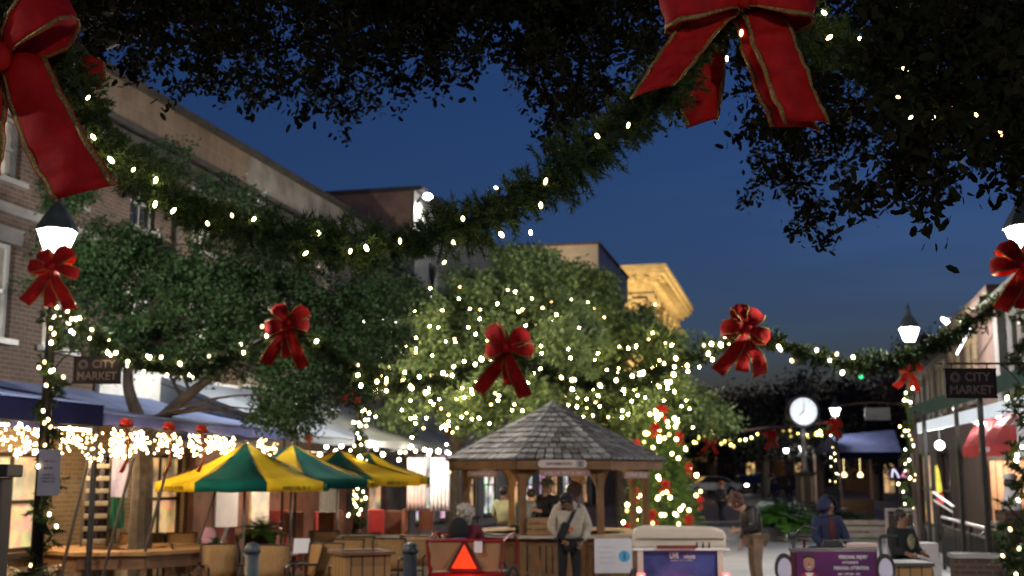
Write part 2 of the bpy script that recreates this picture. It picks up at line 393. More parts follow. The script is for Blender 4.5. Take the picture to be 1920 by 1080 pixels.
def left_street():
    # brick block
    t = thing('brick_building', 'brown brick building with pale soldier course parapet behind the oak tree', 'building', A0, RZL)
    x0, x1 = -16, 4.8; ops = []
    for k, c in enumerate((-13.6, -11.2, -8.8, -6.2, -3.7, -1.95, 0.5, 2.9)):
        ops += [(c - 0.45, c + 0.45, 4.1, 5.65), (c - 0.45, c + 0.45, 6.7, 7.75)]
    shop = [(-5.3, -4.3, 0.0, 2.3), (-3.6, -2.0, 0.7, 2.3), (-0.9, 0.2, 0.0, 2.35), (1.0, 2.6, 0.6, 2.35), (3.2, 4.2, 0, 2.3)]
    b = MB(); wall(b, x0, x1, 3.0, 8.2, [o for o in ops if o[2] > 3]); shell(b, x0, x1, 8.2, 9); b.build('wall', M_brickL, t)
    b = MB(); wall(b, x0, x1, 0, 3.0, shop); b.build('shop_front', M_brickW, t)
    for o in ops: window(t, o, M_white if o[2] < 6 else M_stone, M_curtain if rnd.random() < 0.6 else M_glass)
    for o in shop: window(t, o, M_dkwood, M_warm if o[2] > 0.3 else M_glass)
    b = MB(); b.box(((x0 + x1) / 2, 0.35, 9.0), (x1 - x0, 0.8, 0.75)); b.build('parapet', M_brickT, t)
    b = MB(); b.box(((x0 + x1) / 2, 0.3, 9.43), (x1 - x0 + 0.1, 1.0, 0.12))
    b.box(((x0 + x1) / 2, 0.3, 8.33), (x1 - x0 + 0.06, 0.98, 0.12)); b.box(((x0 + x1) / 2, 0.3, 8.56), (x1 - x0 + 0.03, 0.9, 0.08)); b.build('cornice', M_cap, t)
    b = MB(); b.box(((x0 + x1) / 2, 4.6, 8.9), (x1 - x0, 8, 0.1)); b.build('roof', M_roof, t)
    b = MB(); b.box((1.9, -0.06, 3.62), (5.4, 0.1, 0.62)); b.build('fascia_board', M_white, t)
    b = MB(); b.box(((x0 + x1) / 2, -0.03, 6.2), (x1 - x0, 0.1, 0.16)); b.build('string_course', M_stone, t)
    for o in ops: b = MB(); b.prism([(o[0] - 0.14, o[3] + 0.004), (o[1] + 0.14, o[3] + 0.004), (o[1] + 0.2, o[3] + 0.26), (o[0] - 0.2, o[3] + 0.26)], -0.025, 0.01); b.build('lintel', M_stone, t)
    for x in (-7.6, 1.65): b = MB(); b.tube([(x, -0.09, 3.4), (x, -0.09, 8.3)], 0.055, 8); b.build('drain_pipe', M_cap, t)
    # stucco block
    t = thing('stucco_building', 'pale weathered stucco building with long parapet, next to the brick one', 'building', A0, RZL)
    x0, x1 = 4.803, 17.2; ops = [(c - 0.5, c + 0.5, 4.6, 6.4) for c in (8.6, 11.0, 13.4, 15.8)]
    b = MB(); wall(b, x0, x1, 0, 8.25, ops + [(5.0, 7.0, 3.1, 4.05)]); shell(b, x0, x1, 8.25, 9); b.build('wall', M_stucco, t)
    for o in ops: window(t, o, M_stone)
    window(t, (5.0, 7.0, 3.1, 4.05), M_white, M_glass, bars=False)
    for x in (5.0, 7.4, 9.8, 12.2, 14.6, 17.0): b = MB(); b.box((x, -0.05, 6.15), (0.34, 0.12, 4.1)); b.build('pilaster', M_stucco, t)
    b = MB(); b.box(((x0 + x1) / 2, 0.35, 9.0), (x1 - x0, 0.8, 0.75)); b.build('parapet', mat('pale_parapet', (0.38, 0.345, 0.30), (0.16, 0.14, 0.12), 1.1, 0.9, bump=0.2, detail=8), t)
    b = MB(); b.box(((x0 + x1) / 2, 0.3, 9.43), (x1 - x0, 1.0, 0.12)); b.box(((x0 + x1) / 2, 0.3, 8.35), (x1 - x0, 0.98, 0.1)); b.box(((x0 + x1) / 2, 0.3, 8.56), (x1 - x0, 0.9, 0.07)); b.build('cornice', M_cap, t)
    b = MB(); b.box(((x0 + x1) / 2, 4.6, 8.9), (x1 - x0, 8, 0.1)); b.build('roof', M_roof, t)
    # taller block with a bare brick side and a floodlit front
    t = thing('brick_sided_building', 'taller building with bare brick side wall and white floodlit front', 'building', A0, RZL)
    x0, x1 = 17.203, 30
    b = MB(); b.poly([(x0, 0.05, 0), (x0, 0.05, 11.5), (x0, 11, 11.5), (x0, 11, 0)]); b.poly([(x0, 11, 0), (x0, 11, 11.5), (x1, 11, 11.5), (x1, 11, 0)]); b.build('side_wall', brick('bare_brown_brick', (0.40, 0.22, 0.13), (0.30, 0.16, 0.095), (0.34, 0.25, 0.18)), t)
    ops = [(c - 0.5, c + 0.5, z, z + 1.7) for c in (19.4, 22.2, 25, 27.8) for z in (4.2, 7.6)]
    shops = [(c - 1.05, c + 1.05, 0.4, 2.8) for c in (18.9, 21.6, 24.4, 27.6)]
    b = MB(); wall(b, x0, x1, 0, 11.5, ops + shops); b.poly([(x1, 0, 0), (x1, 11, 0), (x1, 11, 11.5), (x1, 0, 11.5)]); b.build('front_wall', mat('white_render', (0.50, 0.47, 0.42), (0.34, 0.32, 0.28), 1.5, 0.9), t)
    for o in ops: window(t, o, M_stone)
    for i, o in enumerate(shops): window(t, o, M_dkwood, (M_shopw, M_shopp, M_warm, M_shopw)[i])
    b = MB(); b.box(((x0 + x1) / 2, 5.4, 11.56), (x1 - x0 + 0.2, 11.4, 0.14)); b.build('roof', M_roof, t)
    # plain block hidden by the trees
    t = thing('low_market_building', 'low pale building half hidden behind the lit trees', 'building', A0, RZL)
    x0, x1 = 30.003, 52; ops = [(c - 0.6, c + 0.6, 4.2, 6.2) for c in (32, 35, 38, 41, 44, 47, 50)]
    shops = [(c - 1.0, c + 1.0, 0.4, 2.7) for c in (32, 35, 38, 41, 44, 47, 50)]
    b = MB(); wall(b, x0, x1, 0, 9.2, ops + shops); shell(b, x0, x1, 9.2, 9); b.build('wall', M_stucco, t)
    for o in ops: window(t, o, M_white)
    for i, o in enumerate(shops): window(t, o, M_dkwood, (M_warm, M_shopw, M_shopp)[i % 3])
    b = MB(); b.box(((x0 + x1) / 2, 4.4, 9.27), (x1 - x0, 9.2, 0.15)); b.build('roof', M_cap, t)
    # white topped block
    t = thing('white_topped_building', 'distant building with white rendered top above the tree crowns', 'building', A0, RZL)
    x0, x1 = 53, 66
    b = MB(); wall(b, x0, x1, 0, 14.6, []); shell(b, x0, x1, 14.6, 14); b.build('wall', M_brickD, t)
    b = MB(); b.box(((x0 + x1) / 2, 6.9, 15.6), (x1 - x0 + 0.4, 14.6, 1.9)); b.build('attic', mat('white_attic', (0.7, 0.68, 0.66), (0.6, 0.57, 0.55), 1, 0.8), t)
    b = MB(); b.box(((x0 + x1) / 2, 6.9, 16.6), (x1 - x0 + 0.6, 14.9, 0.1)); b.build('roof', mat('red_roof_edge', (0.2, 0.09, 0.07), None, 2, 0.8), t)
    # yellow classical block
    t = thing('classical_building', 'tall cream stone building with deep cornice, floodlit yellow above the trees', 'building', A0, RZL)
    x0, x1 = 85, 110.5
    ops = [(c - 0.9, c + 0.9, z, z + 2.6) for c in (88.5, 92.8, 97.1, 101.4, 105.7) for z in (7, 11, 15)]
    b = MB(); wall(b, x0, x1, 0, 19.2, ops, 0.5)
    b.poly([(x0, 0, 0), (x0, 0, 19.2), (x0, 18, 19.2), (x0, 18, 0)]); b.poly([(x1, 0, 0), (x1, 18, 0), (x1, 18, 19.2), (x1, 0, 19.2)]); b.build('wall', M_cream, t)
    for o in ops: window(t, o, M_cream)
    b = MB()
    for k, (z, pr, h) in enumerate(((18.0, 0.25, 0.5), (19.35, 0.5, 0.35), (19.72, 0.85, 0.32), (20.12, 1.25, 0.45), (20.55, 1.45, 0.35))):
        b.box(((x0 + x1) / 2, 9, z), (x1 - x0 + 2 * pr, 18 + 2 * pr, h))
    for x in np.arange(x0 + 0.4, x1, 1.1): b.box((x, -0.62, 19.55), (0.4, 1.0, 0.34))
    for y in np.arange(0.5, 17.6, 1.1): b.box((x0 - 0.62, y, 19.55), (1.0, 0.4, 0.34))
    b.build('cornice', M_cream, t)
    for c in (x0 + 0.6, 90.6, 94.9, 99.2, 103.5, 107.9, x1 - 0.6):
        b = MB(); b.box((c, -0.22, 9), (1.0, 0.46, 17.4)); b.box((c, -0.3, 17.5), (1.3, 0.66, 0.5)); b.build('pilaster', M_cream, t)
    for y in (1.2, 6.4, 11.6, 16.8):
        b = MB(); b.box((x0 - 0.22, y, 9), (0.46, 1.0, 17.4)); b.box((x0 - 0.3, y, 17.5), (0.66, 1.3, 0.5)); b.build('pilaster', M_cream, t)
    b = MB(); b.box(((x0 + x1) / 2, 9, 20.85), (x1 - x0, 18, 0.2)); b.build('roof', M_roof, t)
    # its floodlights, on the ground and on the neighbour's roof
    k = 0
    for x, y, z, tx, ty, pw in ((45, 3, 9.5, 53, 6, 2500), (88, -12, 0.4, 90, 0, 24000), (97, -12, 0.4, 97, 0, 24000), (106, -12, 0.4, 105, 0, 24000), (75, 4, 9.6, 85, 5, 15000), (75, 13, 9.6, 85, 13, 15000)):
        lab = ('floodlight on the low market roof aimed at the white topped building', 'floodlight on the ground before the classical building', 'floodlight on a mast beside the classical building')[(k > 0) + (k > 3)]; k += 1
        p = A0 + V((EX * x - EY * y, EY * x + EX * y, 0)); f = thing('floodlight', 'small grey ' + lab, 'floodlight', (p.x, p.y, rise(p.y)), RZL, ('floodlight of the white topped building', 'floodlights of the classical building', 'floodlights of the classical building side')[(k > 1) + (k > 4)])
        b = MB(); b.tube([(0, 0, 0), (0, 0, z)], 0.06, 6); b.build('mast', M_black, f)
        b = MB(); b.box((0, 0, z + 0.15), (0.5, 0.3, 0.35)); b.build('housing', M_black, f)
        d = V((tx - x, ty - y, 16 - z)).normalized()
        lamp('flood_lamp', V((0, 0, z + 0.3)) + d * 0.4, pw, (1, 0.70, 0.28), 0.3, f, 'SPOT', d.to_track_quat('-Z', 'Y').to_euler(), angle=R(95))
left_street()

def wall_lamp():
    p = A0 + V((EX * 17.45 + EY * 0.4, EY * 17.45 - EX * 0.4, 0))
    t = thing('wall_lamp', 'bright white floodlight at the top corner of the brick sided building', 'lamp', (p.x, p.y, 11.1), RZL)
    b = MB(); b.tube([(0, 0.4, 0.0), (0, 0.2, 0.28), (0, 0.05, 0.3)], 0.04, 6); b.build('bracket', M_black, t)
    b = MB(); b.ball((0, 0, 0.22), (0.2, 0.16, 0.11)); b.build('lens', glow('flood_lens', (0.95, 1, 1), 14), t, True)
    d = V((0.5, 0.8, -1.2)).normalized()
    lamp('flood_lamp', (0, 0.05, 0.0), 170, (0.95, 1.0, 0.97), 0.08, t, 'SPOT', d.to_track_quat('-Z', 'Y').to_euler(), angle=R(140))
wall_lamp()

def right_street():
    t = thing('red_brick_building', 'low red brick building with pale shutters behind the hanging sign', 'building', B0, RZR)
    x0, x1 = -19, 3.0; cs = [sr(u) for u in (1738, 1757, 1778, 1806, 1838)]; ops = [(c - 0.38, c + 0.38, 3.7, 5.0) for c in cs] + [(-18.2, -17, 3.7, 5.0)]
    shop = [(-16, -12, 0.3, 2.7), (-10, -7, 0.3, 2.7), (-5, -3.9, 0, 2.5)]
    b = MB(); wall(b, x0, x1, 0, 5.5, ops + shop); shell(b, x0, x1, 5.5, 10); b.build('wall', M_brickD, t)
    for o in ops: window(t, o, M_dkwood)
    for o in shop: window(t, o, M_dkwood, M_warm if o[0] < -14 else M_glass)
    ms = mat('buff_shutter', (0.17, 0.125, 0.07), (0.13, 0.095, 0.055), 4, 0.7)
    for o in ops[:5]:
        for x in (o[0] - 0.2, o[1] + 0.2):
            b = MB(); b.box((x, -0.04, 4.35), (0.34, 0.07, 1.34)); b.prism([(x - 0.22, 5.02), (x + 0.22, 5.02), (x + 0.27, 5.22), (x - 0.27, 5.22)], -0.1, 0.02); b.build('shutter', ms, t)
    b = MB(); b.box(((x0 + x1) / 2, -0.12, 5.56), (x1 - x0, 0.5, 0.14)); b.box(((x0 + x1) / 2, -0.05, 5.75), (x1 - x0, 0.34, 0.24)); b.build('cornice', mat('brown_cornice', (0.07, 0.035, 0.026), None, 3, 0.8), t)
    b = MB(); b.poly([(x0, 0.1, 5.8), (x1, 0.1, 5.8), (x1, 5, 7.3), (x0, 5, 7.3)]); b.poly([(x0, 5, 7.3), (x1, 5, 7.3), (x1, 10, 5.5), (x0, 10, 5.5)]); b.build('roof', mat('red_brown_shingles', (0.09, 0.04, 0.03), (0.06, 0.028, 0.022), 5, 0.85, bump=0.3), t)
    # white strips of light on the front
    b = MB(); b.bar((sr(1852), -0.5, 4.72), (sr(1885), -0.5, 5.02), 0.03); b.build('tube_light', M_cool, t)
    b = MB(); b.bar((sr(1856), -0.5, 3.9), (sr(1840), -0.52, 3.5), 0.04); b.build('tube_light', M_cool, t)
    # grey corner building
    t = thing('grey_stucco_building', 'grey stucco corner building with a wreathed window beside the street lamp', 'building', B0, RZR)
    x0, x1 = 3.003, 15
    ops = [(4.3, 5.2, 3.3, 4.9), (7, 7.9, 3.3, 4.9)]
    b = MB(); wall(b, x0, x1, 0, 5.3, ops + [(8, 12, 0.4, 2.6)]); shell(b, x0, x1, 5.3, 10); b.build('wall', mat('grey_stucco', (0.09, 0.085, 0.085), (0.065, 0.06, 0.06), 2, 0.9), t)
    for o in ops: window(t, o, M_white, M_warm)
    window(t, (8, 12, 0.4, 2.6), M_dkwood)
    b = MB(); b.box((x0 + 0.28, -0.06, 2.65), (0.5, 0.16, 5.28)); b.build('pilaster', mat('pale_pilaster', (0.17, 0.165, 0.16), None, 2, 0.8), t)
    b = MB(); b.box(((x0 + x1) / 2, -0.1, 5.38), (x1 - x0, 0.5, 0.16)); b.build('cornice', M_stone, t)
    b = MB(); b.box(((x0 + x1) / 2, 5.2, 5.3), (x1 - x0, 9.6, 0.1)); b.build('roof', M_roof, t)
right_street()

def far_end():
    dk = brick('sooty_brick', (0.10, 0.06, 0.05), (0.08, 0.05, 0.042), (0.1, 0.08, 0.07))
    spec = [(1180, 1345, 118, 9.0, 'dark brick building at the far end of the street behind the Christmas tree'),
            (1347, 1470, 122, 7.0, 'low dark building at the far end of the street with one lit doorway'),
            (1472, 1640, 116, 8.2, 'dark building at the far end of the street behind the post clock'),
            (1642, 1800, 95, 7.2, 'dark building behind the far lamp post at the end of the street')]
    for k, (u0, u1, Y, h, lab) in enumerate(spec):
        xa, xb = gx(u0, Y), gx(u1, Y); t = thing('dark_building', lab, 'building', (0, Y, rise(Y)), 0)
        n = max(3, int((xb - xa) / 2.2)); ops = []
        for i in range(n):
            c = xa + (i + 0.5) * (xb - xa) / n
            ops += [(c - 0.5, c + 0.5, 0.4 if i % 3 else 0.0, 2.4), (c - 0.45, c + 0.45, 4.0, 5.6)]
        b = MB(); wall(b, xa, xb, 0, h, ops); shell(b, xa, xb, h, 9); b.build('wall', dk, t)
        for i, o in enumerate(ops): window(t, o, M_dkwood, M_warm if rnd.random() < 0.22 and o[2] < 3 else M_glass)
        b = MB(); b.box(((xa + xb) / 2, 4.4, h + 0.1), (xb - xa + 0.3, 9.6, 0.2)); b.build('roof', M_roof, t)
far_end()

# ------------------------------------------------------------------ trees
M_bark = mat('oak_bark', (0.075, 0.055, 0.04), (0.038, 0.028, 0.021), 7, 0.9, bump=0.6, detail=8)
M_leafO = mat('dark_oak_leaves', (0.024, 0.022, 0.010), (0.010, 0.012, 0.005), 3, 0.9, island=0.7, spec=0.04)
M_leafL = mat('oak_leaves', (0.055, 0.108, 0.036), (0.010, 0.026, 0.009), 2, 0.5, island=0.8, spec=0.2)
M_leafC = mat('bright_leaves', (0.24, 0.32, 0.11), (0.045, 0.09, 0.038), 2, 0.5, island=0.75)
M_leafD = mat('far_dark_leaves', (0.007, 0.008, 0.006), (0.004, 0.005, 0.004), 2, 0.8, island=0.7)
M_fir = mat('fir_needles', (0.085, 0.135, 0.036), (0.018, 0.038, 0.012), 4, 0.55, island=0.8, spec=0.25)
M_red = mat('red_velvet_ribbon', (0.50, 0.009, 0.006), (0.36, 0.006, 0.005), 14, 0.7, bump=0.35, spec=0.2)
M_gold = mat('gold_ribbon_edge', (0.42, 0.27, 0.07), (0.16, 0.10, 0.03), 130, 0.38, metal=0.4, bump=0.5)
M_bulbN = glow('cream_bulb_glass', (1.0, 0.80, 0.42), 34)
M_bulb = glow('warm_bulb_glass', (1.0, 0.80, 0.46), 26)
M_bulbY = glow('amber_bulb_glass', (1.0, 0.74, 0.28), 22)
M_wire = mat('green_wire', (0.01, 0.022, 0.012), None, 5, 0.6)

def limb(b, pts, r0, r1, n=8, k=5):
    P = smooth_path(pts, k); m = len(P)
    b.tube(P, [r0 + (r1 - r0) * (i / (m - 1)) for i in range(m)], n)

def crown_leaves(centres, per, sig, lo, hi, aspect=0.45, droop=0.25):
    C = np.asarray([tuple(c) for c in centres]); n = len(C)
    P = np.repeat(C, per, 0) + rng.normal(size=(n * per, 3)) * np.repeat(sig * rng.uniform(0.6, 1.3, (n, 1)), per, 0) * np.array([1, 1, 0.8])
    return leaf_verts(P, lo, hi, aspect, np.array([[0, 0, -1.0]]), droop)

def blob_centres(blobs, n, shellness=0.35):
    w = np.array([(b[1][0] * b[1][1] * b[1][2]) ** (2 / 3) for b in blobs]); w /= w.sum(); out = []
    idx = rng.choice(len(blobs), n, p=w); d = rdir(n); r = rng.uniform(0, 1, n) ** shellness
    for i in range(n):
        c, q = blobs[idx[i]]; out.append((c[0] + d[i, 0] * q[0] * r[i], c[1] + d[i, 1] * q[1] * r[i], c[2] + d[i, 2] * q[2] * r[i]))
    return out
def pxblobs(L, ry=1.6):
    o = []
    for u, v, a, b, Y in L:
        k = ppm(Y); o.append((at(u, v, Y), (a / k, ry, b / k)))
    return o

def overhead_oak(label, cut, trunk, limbs, umin, umax, n):
    """spreading oak whose lower boughs reach over the street above the viewer"""
    us = [c[0] for c in cut]; vs = [c[1] for c in cut]
    t = thing('live_oak', label, 'tree', (trunk[0], trunk[1], 0), 0)
    org = V((trunk[0], trunk[1], 0)); C = []
    while len(C) < n:
        u = rnd.uniform(umin, umax); v = rnd.uniform(-330, 470); lowv = np.interp(u, us, vs)
        if v > lowv - 18: continue
        Y = rnd.uniform(6.3, 11.5); p = at(u, v, Y)
        g = sin(p.x * 3.1 + 1.7 * sin(p.y * 1.9)) + sin(p.z * 4.3 + p.x * 1.3) + sin(p.y * 2.2 + p.z * 2.7)
        edge = (lowv - v) / 90.0
        if g < -0.75 and edge < 4.5: continue
        if edge < 1.3 and rnd.random() < 0.45: continue
        C.append(p)
    if umax > 2000:
        for i in range(60): C.append(at(rnd.uniform(1640, 2000), rnd.uniform(-20, 330), rnd.uniform(4.1, 5.2)))
    A = np.array([tuple(c - org) for c in C]); verts = []
    per = 54
    # leaves sit along short drooping twigs
    tw = unit(rng.normal(size=(len(A), 3)) * np.array([1, 1, 0.5]) + np.array([0, 0, -0.55])); k = rng.uniform(-0.05, 0.26, (len(A), per, 1))
    P = A[:, None, :] + tw[:, None, :] * k + rng.normal(size=(len(A), per, 3)) * 0.042
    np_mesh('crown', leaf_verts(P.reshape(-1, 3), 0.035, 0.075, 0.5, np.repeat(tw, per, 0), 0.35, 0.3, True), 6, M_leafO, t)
    b = MB(); limb(b, [(0, 0, 0), (0.05, 0, 1.5), limbs[0][0] if False else V(limbs[0][0]) - org], 0.36, 0.25, 12); b.build('trunk', M_bark, t)
    for L in limbs:
        b = MB(); limb(b, [V(q) - org for q in L], 0.2, 0.05, 8); ends = [V(q) for q in L]
        for i in range(16):
            c = C[rnd.randrange(len(C))]; s = min(smooth_path(ends, 6), key=lambda q: (q - c).length)
            if (s - c).length > 3.2: continue
            mid = (s + c) / 2 + V((rnd.uniform(-.2, .2), rnd.uniform(-.2, .2), rnd.uniform(0.0, .35))); limb(b, [s - org, mid - org, c - org], 0.035, 0.006, 5)
        b.build('limb', M_bark, t)
cutL = [(-400, 150), (0, 70), (100, 70), (150, 120), (230, 128), (300, 150), (350, 178), (420, 205), (470, 172), (520, 190), (600, 195), (632, 242), (660, 195), (720, 195), (770, 212), (820, 170), (880, 138), (960, 138), (1000, 150), (1040, 120), (1100, 90), (1160, 60), (1260, 20), (1400, -120)]
cutR = [(930, -60), (985, 60), (1005, 235), (1030, 262), (1080, 265), (1130, 225), (1180, 215), (1230, 225), (1262, 190), (1300, 70), (1385, 60), (1392, 235), (1410, 275), (1420, 430), (1450, 345), (1500, 400), (1528, 470), (1585, 445), (1610, 375), (1660, 372), (1690, 392), (1760, 380), (1810, 345), (1870, 350), (1930, 345), (2300, 330)]
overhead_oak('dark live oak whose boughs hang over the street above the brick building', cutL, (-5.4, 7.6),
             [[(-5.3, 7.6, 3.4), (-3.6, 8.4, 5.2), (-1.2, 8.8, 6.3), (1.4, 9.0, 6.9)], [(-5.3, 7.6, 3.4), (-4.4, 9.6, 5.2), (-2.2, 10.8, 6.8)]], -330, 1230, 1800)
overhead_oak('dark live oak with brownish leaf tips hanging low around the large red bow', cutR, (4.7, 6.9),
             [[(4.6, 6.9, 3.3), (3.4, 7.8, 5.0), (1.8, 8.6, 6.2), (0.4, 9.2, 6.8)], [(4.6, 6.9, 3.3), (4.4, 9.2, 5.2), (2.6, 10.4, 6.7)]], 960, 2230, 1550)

def street_tree(label, base, stems, blobs, n, per, sig, lo, hi, m, r0, name='live_oak', holes=0.0, extra=14):
    t = thing(name, label, 'tree', base, 0); org = V(base)
    if holes:
        # leaves gather in lumps with dark hollows between them
        nl = max(24, n // 15); Lc = blob_centres(blobs, nl, 0.5); C = []; k0 = (hi / 0.1) ** 0.5
        for c in Lc:
            q = k0 * rnd.uniform(0.22, 0.46)
            for d in rdir(max(4, int(15 * (q / (0.34 * k0)) ** 2))): C.append((c[0] + d[0] * q, c[1] + d[1] * q, c[2] + d[2] * q * 0.62 + 0.12 * q))
    else: C = blob_centres(blobs, n)
    if 0: C = [c for c in C if sin(c[0] * 2.3 + 1.1 * sin(c[1])) + sin(c[2] * 3.1 + c[0]) + sin(c[1] * 1.7 + 2 * c[2]) > holes]
    np_mesh('crown', crown_leaves([V(c) - org for c in C], per, sig, lo, hi), 4, m, t)
    b = MB(); limb(b, [V(q) - org for q in stems[0]], r0, r0 * 0.72, 10); b.build('trunk', M_bark, t)
    for S in stems[1:]:
        b = MB(); limb(b, [V(q) - org for q in S], r0 * 0.55, 0.03, 8)
        P = smooth_path(S, 6)
        for i in range(extra):
            c = V(C[rnd.randrange(len(C))]); s = min(P, key=lambda q: (q - c).length)
            if (s - c).length > 3.5: continue
            limb(b, [s - org, (s + c) / 2 - org + V((0, 0, 0.15)), c - org], 0.03, 0.008, 5)
        b.build('limb', M_bark, t)
    return t
Y = 18.2
street_tree('grey green live oak growing through the blue awning by the left street lamp', (gx(262, Y), Y, 0),
    [[at(262, 1130, Y), at(263, 1000, Y), at(268, 870, Y), at(262, 790, Y)],
     [at(262, 790, Y), at(240, 720, Y), at(245, 620, Y), at(215, 520, Y), at(190, 430, Y)],
     [at(266, 820, Y), at(330, 760, Y), at(420, 690, Y), at(520, 640, 18.5), at(610, 600, 18.8)],
     [at(245, 640, Y), at(300, 560, 18.5), at(380, 460, 18.8)], [at(420, 690, Y), at(430, 560, 18), at(470, 480, 18)]],
    pxblobs([(240, 460, 140, 110, 18.4), (410, 500, 170, 120, 18.8), (140, 470, 100, 120, 18), (330, 610, 160, 100, 18.3), (560, 560, 150, 90, 18.8), (610, 690, 120, 80, 18.6), (660, 620, 95, 80, 19), (680, 585, 55, 50, 19.3), (285, 330, 50, 55, 18.4), (405, 360, 32, 55, 18.4), (180, 620, 80, 70, 18), (560, 760, 80, 70, 18.6), (480, 650, 120, 70, 18.8), (720, 550, 60, 60, 19)], 1.7),
    2300, 50, 0.095, 0.045, 0.095, M_leafL, 0.19, holes=-1.0)
Y = 31
street_tree('broad leafy tree wound with string lights behind the shingled kiosk', (gx(852, Y), Y, 0),
    [[at(852, 1040, Y), at(850, 960, Y), at(850, 880, Y), at(856, 840, Y)],
     [at(856, 840, Y), at(900, 760, Y), at(960, 660, Y), at(1000, 560, Y)], [at(856, 840, Y), at(820, 770, Y), at(790, 700, Y), at(770, 620, Y)], [at(853, 850, Y), at(860, 740, Y), at(870, 620, Y)]],
    pxblobs([(840, 640, 140, 120, 31), (960, 570, 150, 110, 31.5), (780, 720, 90, 80, 30.5), (1010, 680, 140, 100, 30.5), (900, 760, 150, 60, 30), (920, 520, 80, 70, 31.5), (1010, 500, 90, 60, 32), (720, 690, 50, 60, 30.5), (780, 590, 80, 60, 31)], 2.2),
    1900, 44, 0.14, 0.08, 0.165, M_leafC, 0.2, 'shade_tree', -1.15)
Y = 34
street_tree('second lit leafy tree rising to the right of the kiosk roof below the yellow building'.replace('to the right of', 'beyond'), (gx(1165, Y), Y, 0),
    [[at(1165, 1030, Y), at(1165, 930, Y), at(1160, 830, Y)], [at(1160, 830, Y), at(1120, 720, Y), at(1090, 600, Y)], [at(1160, 830, Y), at(1210, 740, Y), at(1260, 690, Y)]],
    pxblobs([(1100, 610, 100, 85, 34), (1045, 560, 85, 55, 34.5), (1180, 680, 130, 90, 33.5), (1270, 740, 75, 60, 33.5), (1210, 790, 120, 60, 33), (1090, 730, 120, 90, 33), (1310, 790, 40, 45, 33.5), (1190, 630, 50, 40, 34), (1110, 540, 55, 40, 34)], 2.2),
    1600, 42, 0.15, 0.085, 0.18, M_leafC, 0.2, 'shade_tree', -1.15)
# trees at the far end, dark against the sky
for k, (u0, v0, ru, rv, Y, lab) in enumerate([(1432, 790, 90, 85, 84, 'dark distant tree behind the small red bows'), (1535, 770, 85, 100, 88, 'dark distant tree behind the post clock'), (1640, 790, 80, 110, 80, 'dark distant tree behind the blue market tent'), (1330, 800, 70, 70, 92, 'dark distant tree beside the lit Christmas tree top'), (1755, 700, 60, 90, 62, 'reddish dark tree above the brick building roof beyond the far lamp')]):
    s = ppm(Y); g = rise(Y); c = at(u0, v0, Y)
    street_tree(lab, (c.x, Y, g), [[(c.x, Y, g), (c.x, Y, g + 2), (c.x + 0.2, Y, g + 3.5)], [(c.x + 0.2, Y, g + 3.5), (c.x - 1, Y, c.z), (c.x - 1.2, Y, c.z + 1)]],
        [(c, (ru / s, 3, rv / s * 0.8)), (c + V((ru / s * 0.7, 0, -0.8)), (ru / s * 0.6, 2.5, rv / s * 0.6)), (c - V((ru / s * 0.7, 0, 0.9)), (ru / s * 0.6, 2.5, rv / s * 0.6))],
        420, 26, 0.55, 0.2, 0.42, M_leafD if k < 4 else mat('russet_leaves', (0.05, 0.022, 0.018), (0.03, 0.014, 0.012), 2, 0.8, island=0.7), 0.3, 'shade_tree', extra=6)

# ------------------------------------------------------------------ bulbs, garlands, bows
def bulb_mesh(name, r, m, long=1.0, n=8, k=5):
    b = MB(); b.ball((0, 0, 0), (r, r, r * long), n, k); me = bpy.data.meshes.new(name); me.from_pydata(b.v, [], b.f); me.update()
    me.materials.append(m); me.polygons.foreach_set('use_smooth', [True] * len(me.polygons)); return me
BULB_N = bulb_mesh('near_bulb', 0.0076, M_bulbN, 1.9, 10, 8)
BULB = bulb_mesh('far_bulb', 0.020, M_bulb, 1.3, 6, 4)
BULBY = bulb_mesh('amber_bulb', 0.022, M_bulbY, 1.3, 6, 4)
BULBT = bulb_mesh('tree_bulb', 0.024, glow('tree_bulb_glass', (1.0, 0.78, 0.34), 110), 1.1, 6, 4)
VAR = {}
def variants(me):
    """the same bulb burning brighter, duller and nearly out"""
    if me.name not in VAR:
        m = me.materials[0]; VAR[me.name] = [me]
        for k, (f, tint) in enumerate(((0.45, 0.85), (0.16, 0.62), (1.5, 1.0))):
            c = me.copy(); q = m.copy(); b = q.node_tree.nodes['Principled BSDF']; e = b.inputs['Emission Color'].default_value; b.inputs['Emission Color'].default_value = (e[0], e[1] * tint ** .5, e[2] * tint, 1); b.inputs['Emission Strength'].default_value *= f; c.materials.clear(); c.materials.append(q); VAR[me.name].append(c)
    return VAR[me.name]
def add_bulbs(par, pts, me, tilt=0.6):
    vs_ = variants(me)
    org = V(par.location); Mi = Matrix.Rotation(-par.rotation_euler[2], 3, 'Z')
    for i, p in enumerate(pts):
        q = Mi @ (V(p) - org)
        if i < 100:
            o = bpy.data.objects.new('bulb', rnd.choice((vs_[0], vs_[0], vs_[1], vs_[1], vs_[2], vs_[3]))); o.scale = (rnd.uniform(.8, 1.15),) * 3; COL.objects.link(o); o.parent = par; o.location = q
            o.rotation_euler = (rnd.uniform(-tilt, tilt), rnd.uniform(-tilt, tilt), 0)
    rest = pts[100:]
    if rest:
        b = MB(); vs = [v.co.copy() for v in me.vertices]; fs = [tuple(f.vertices) for f in me.polygons]
        for p in rest: q = Mi @ (V(p) - org); b.mesh([v + q for v in vs], fs)
        tag(b.build('small_bulbs', me.materials[0], par), kind='stuff')

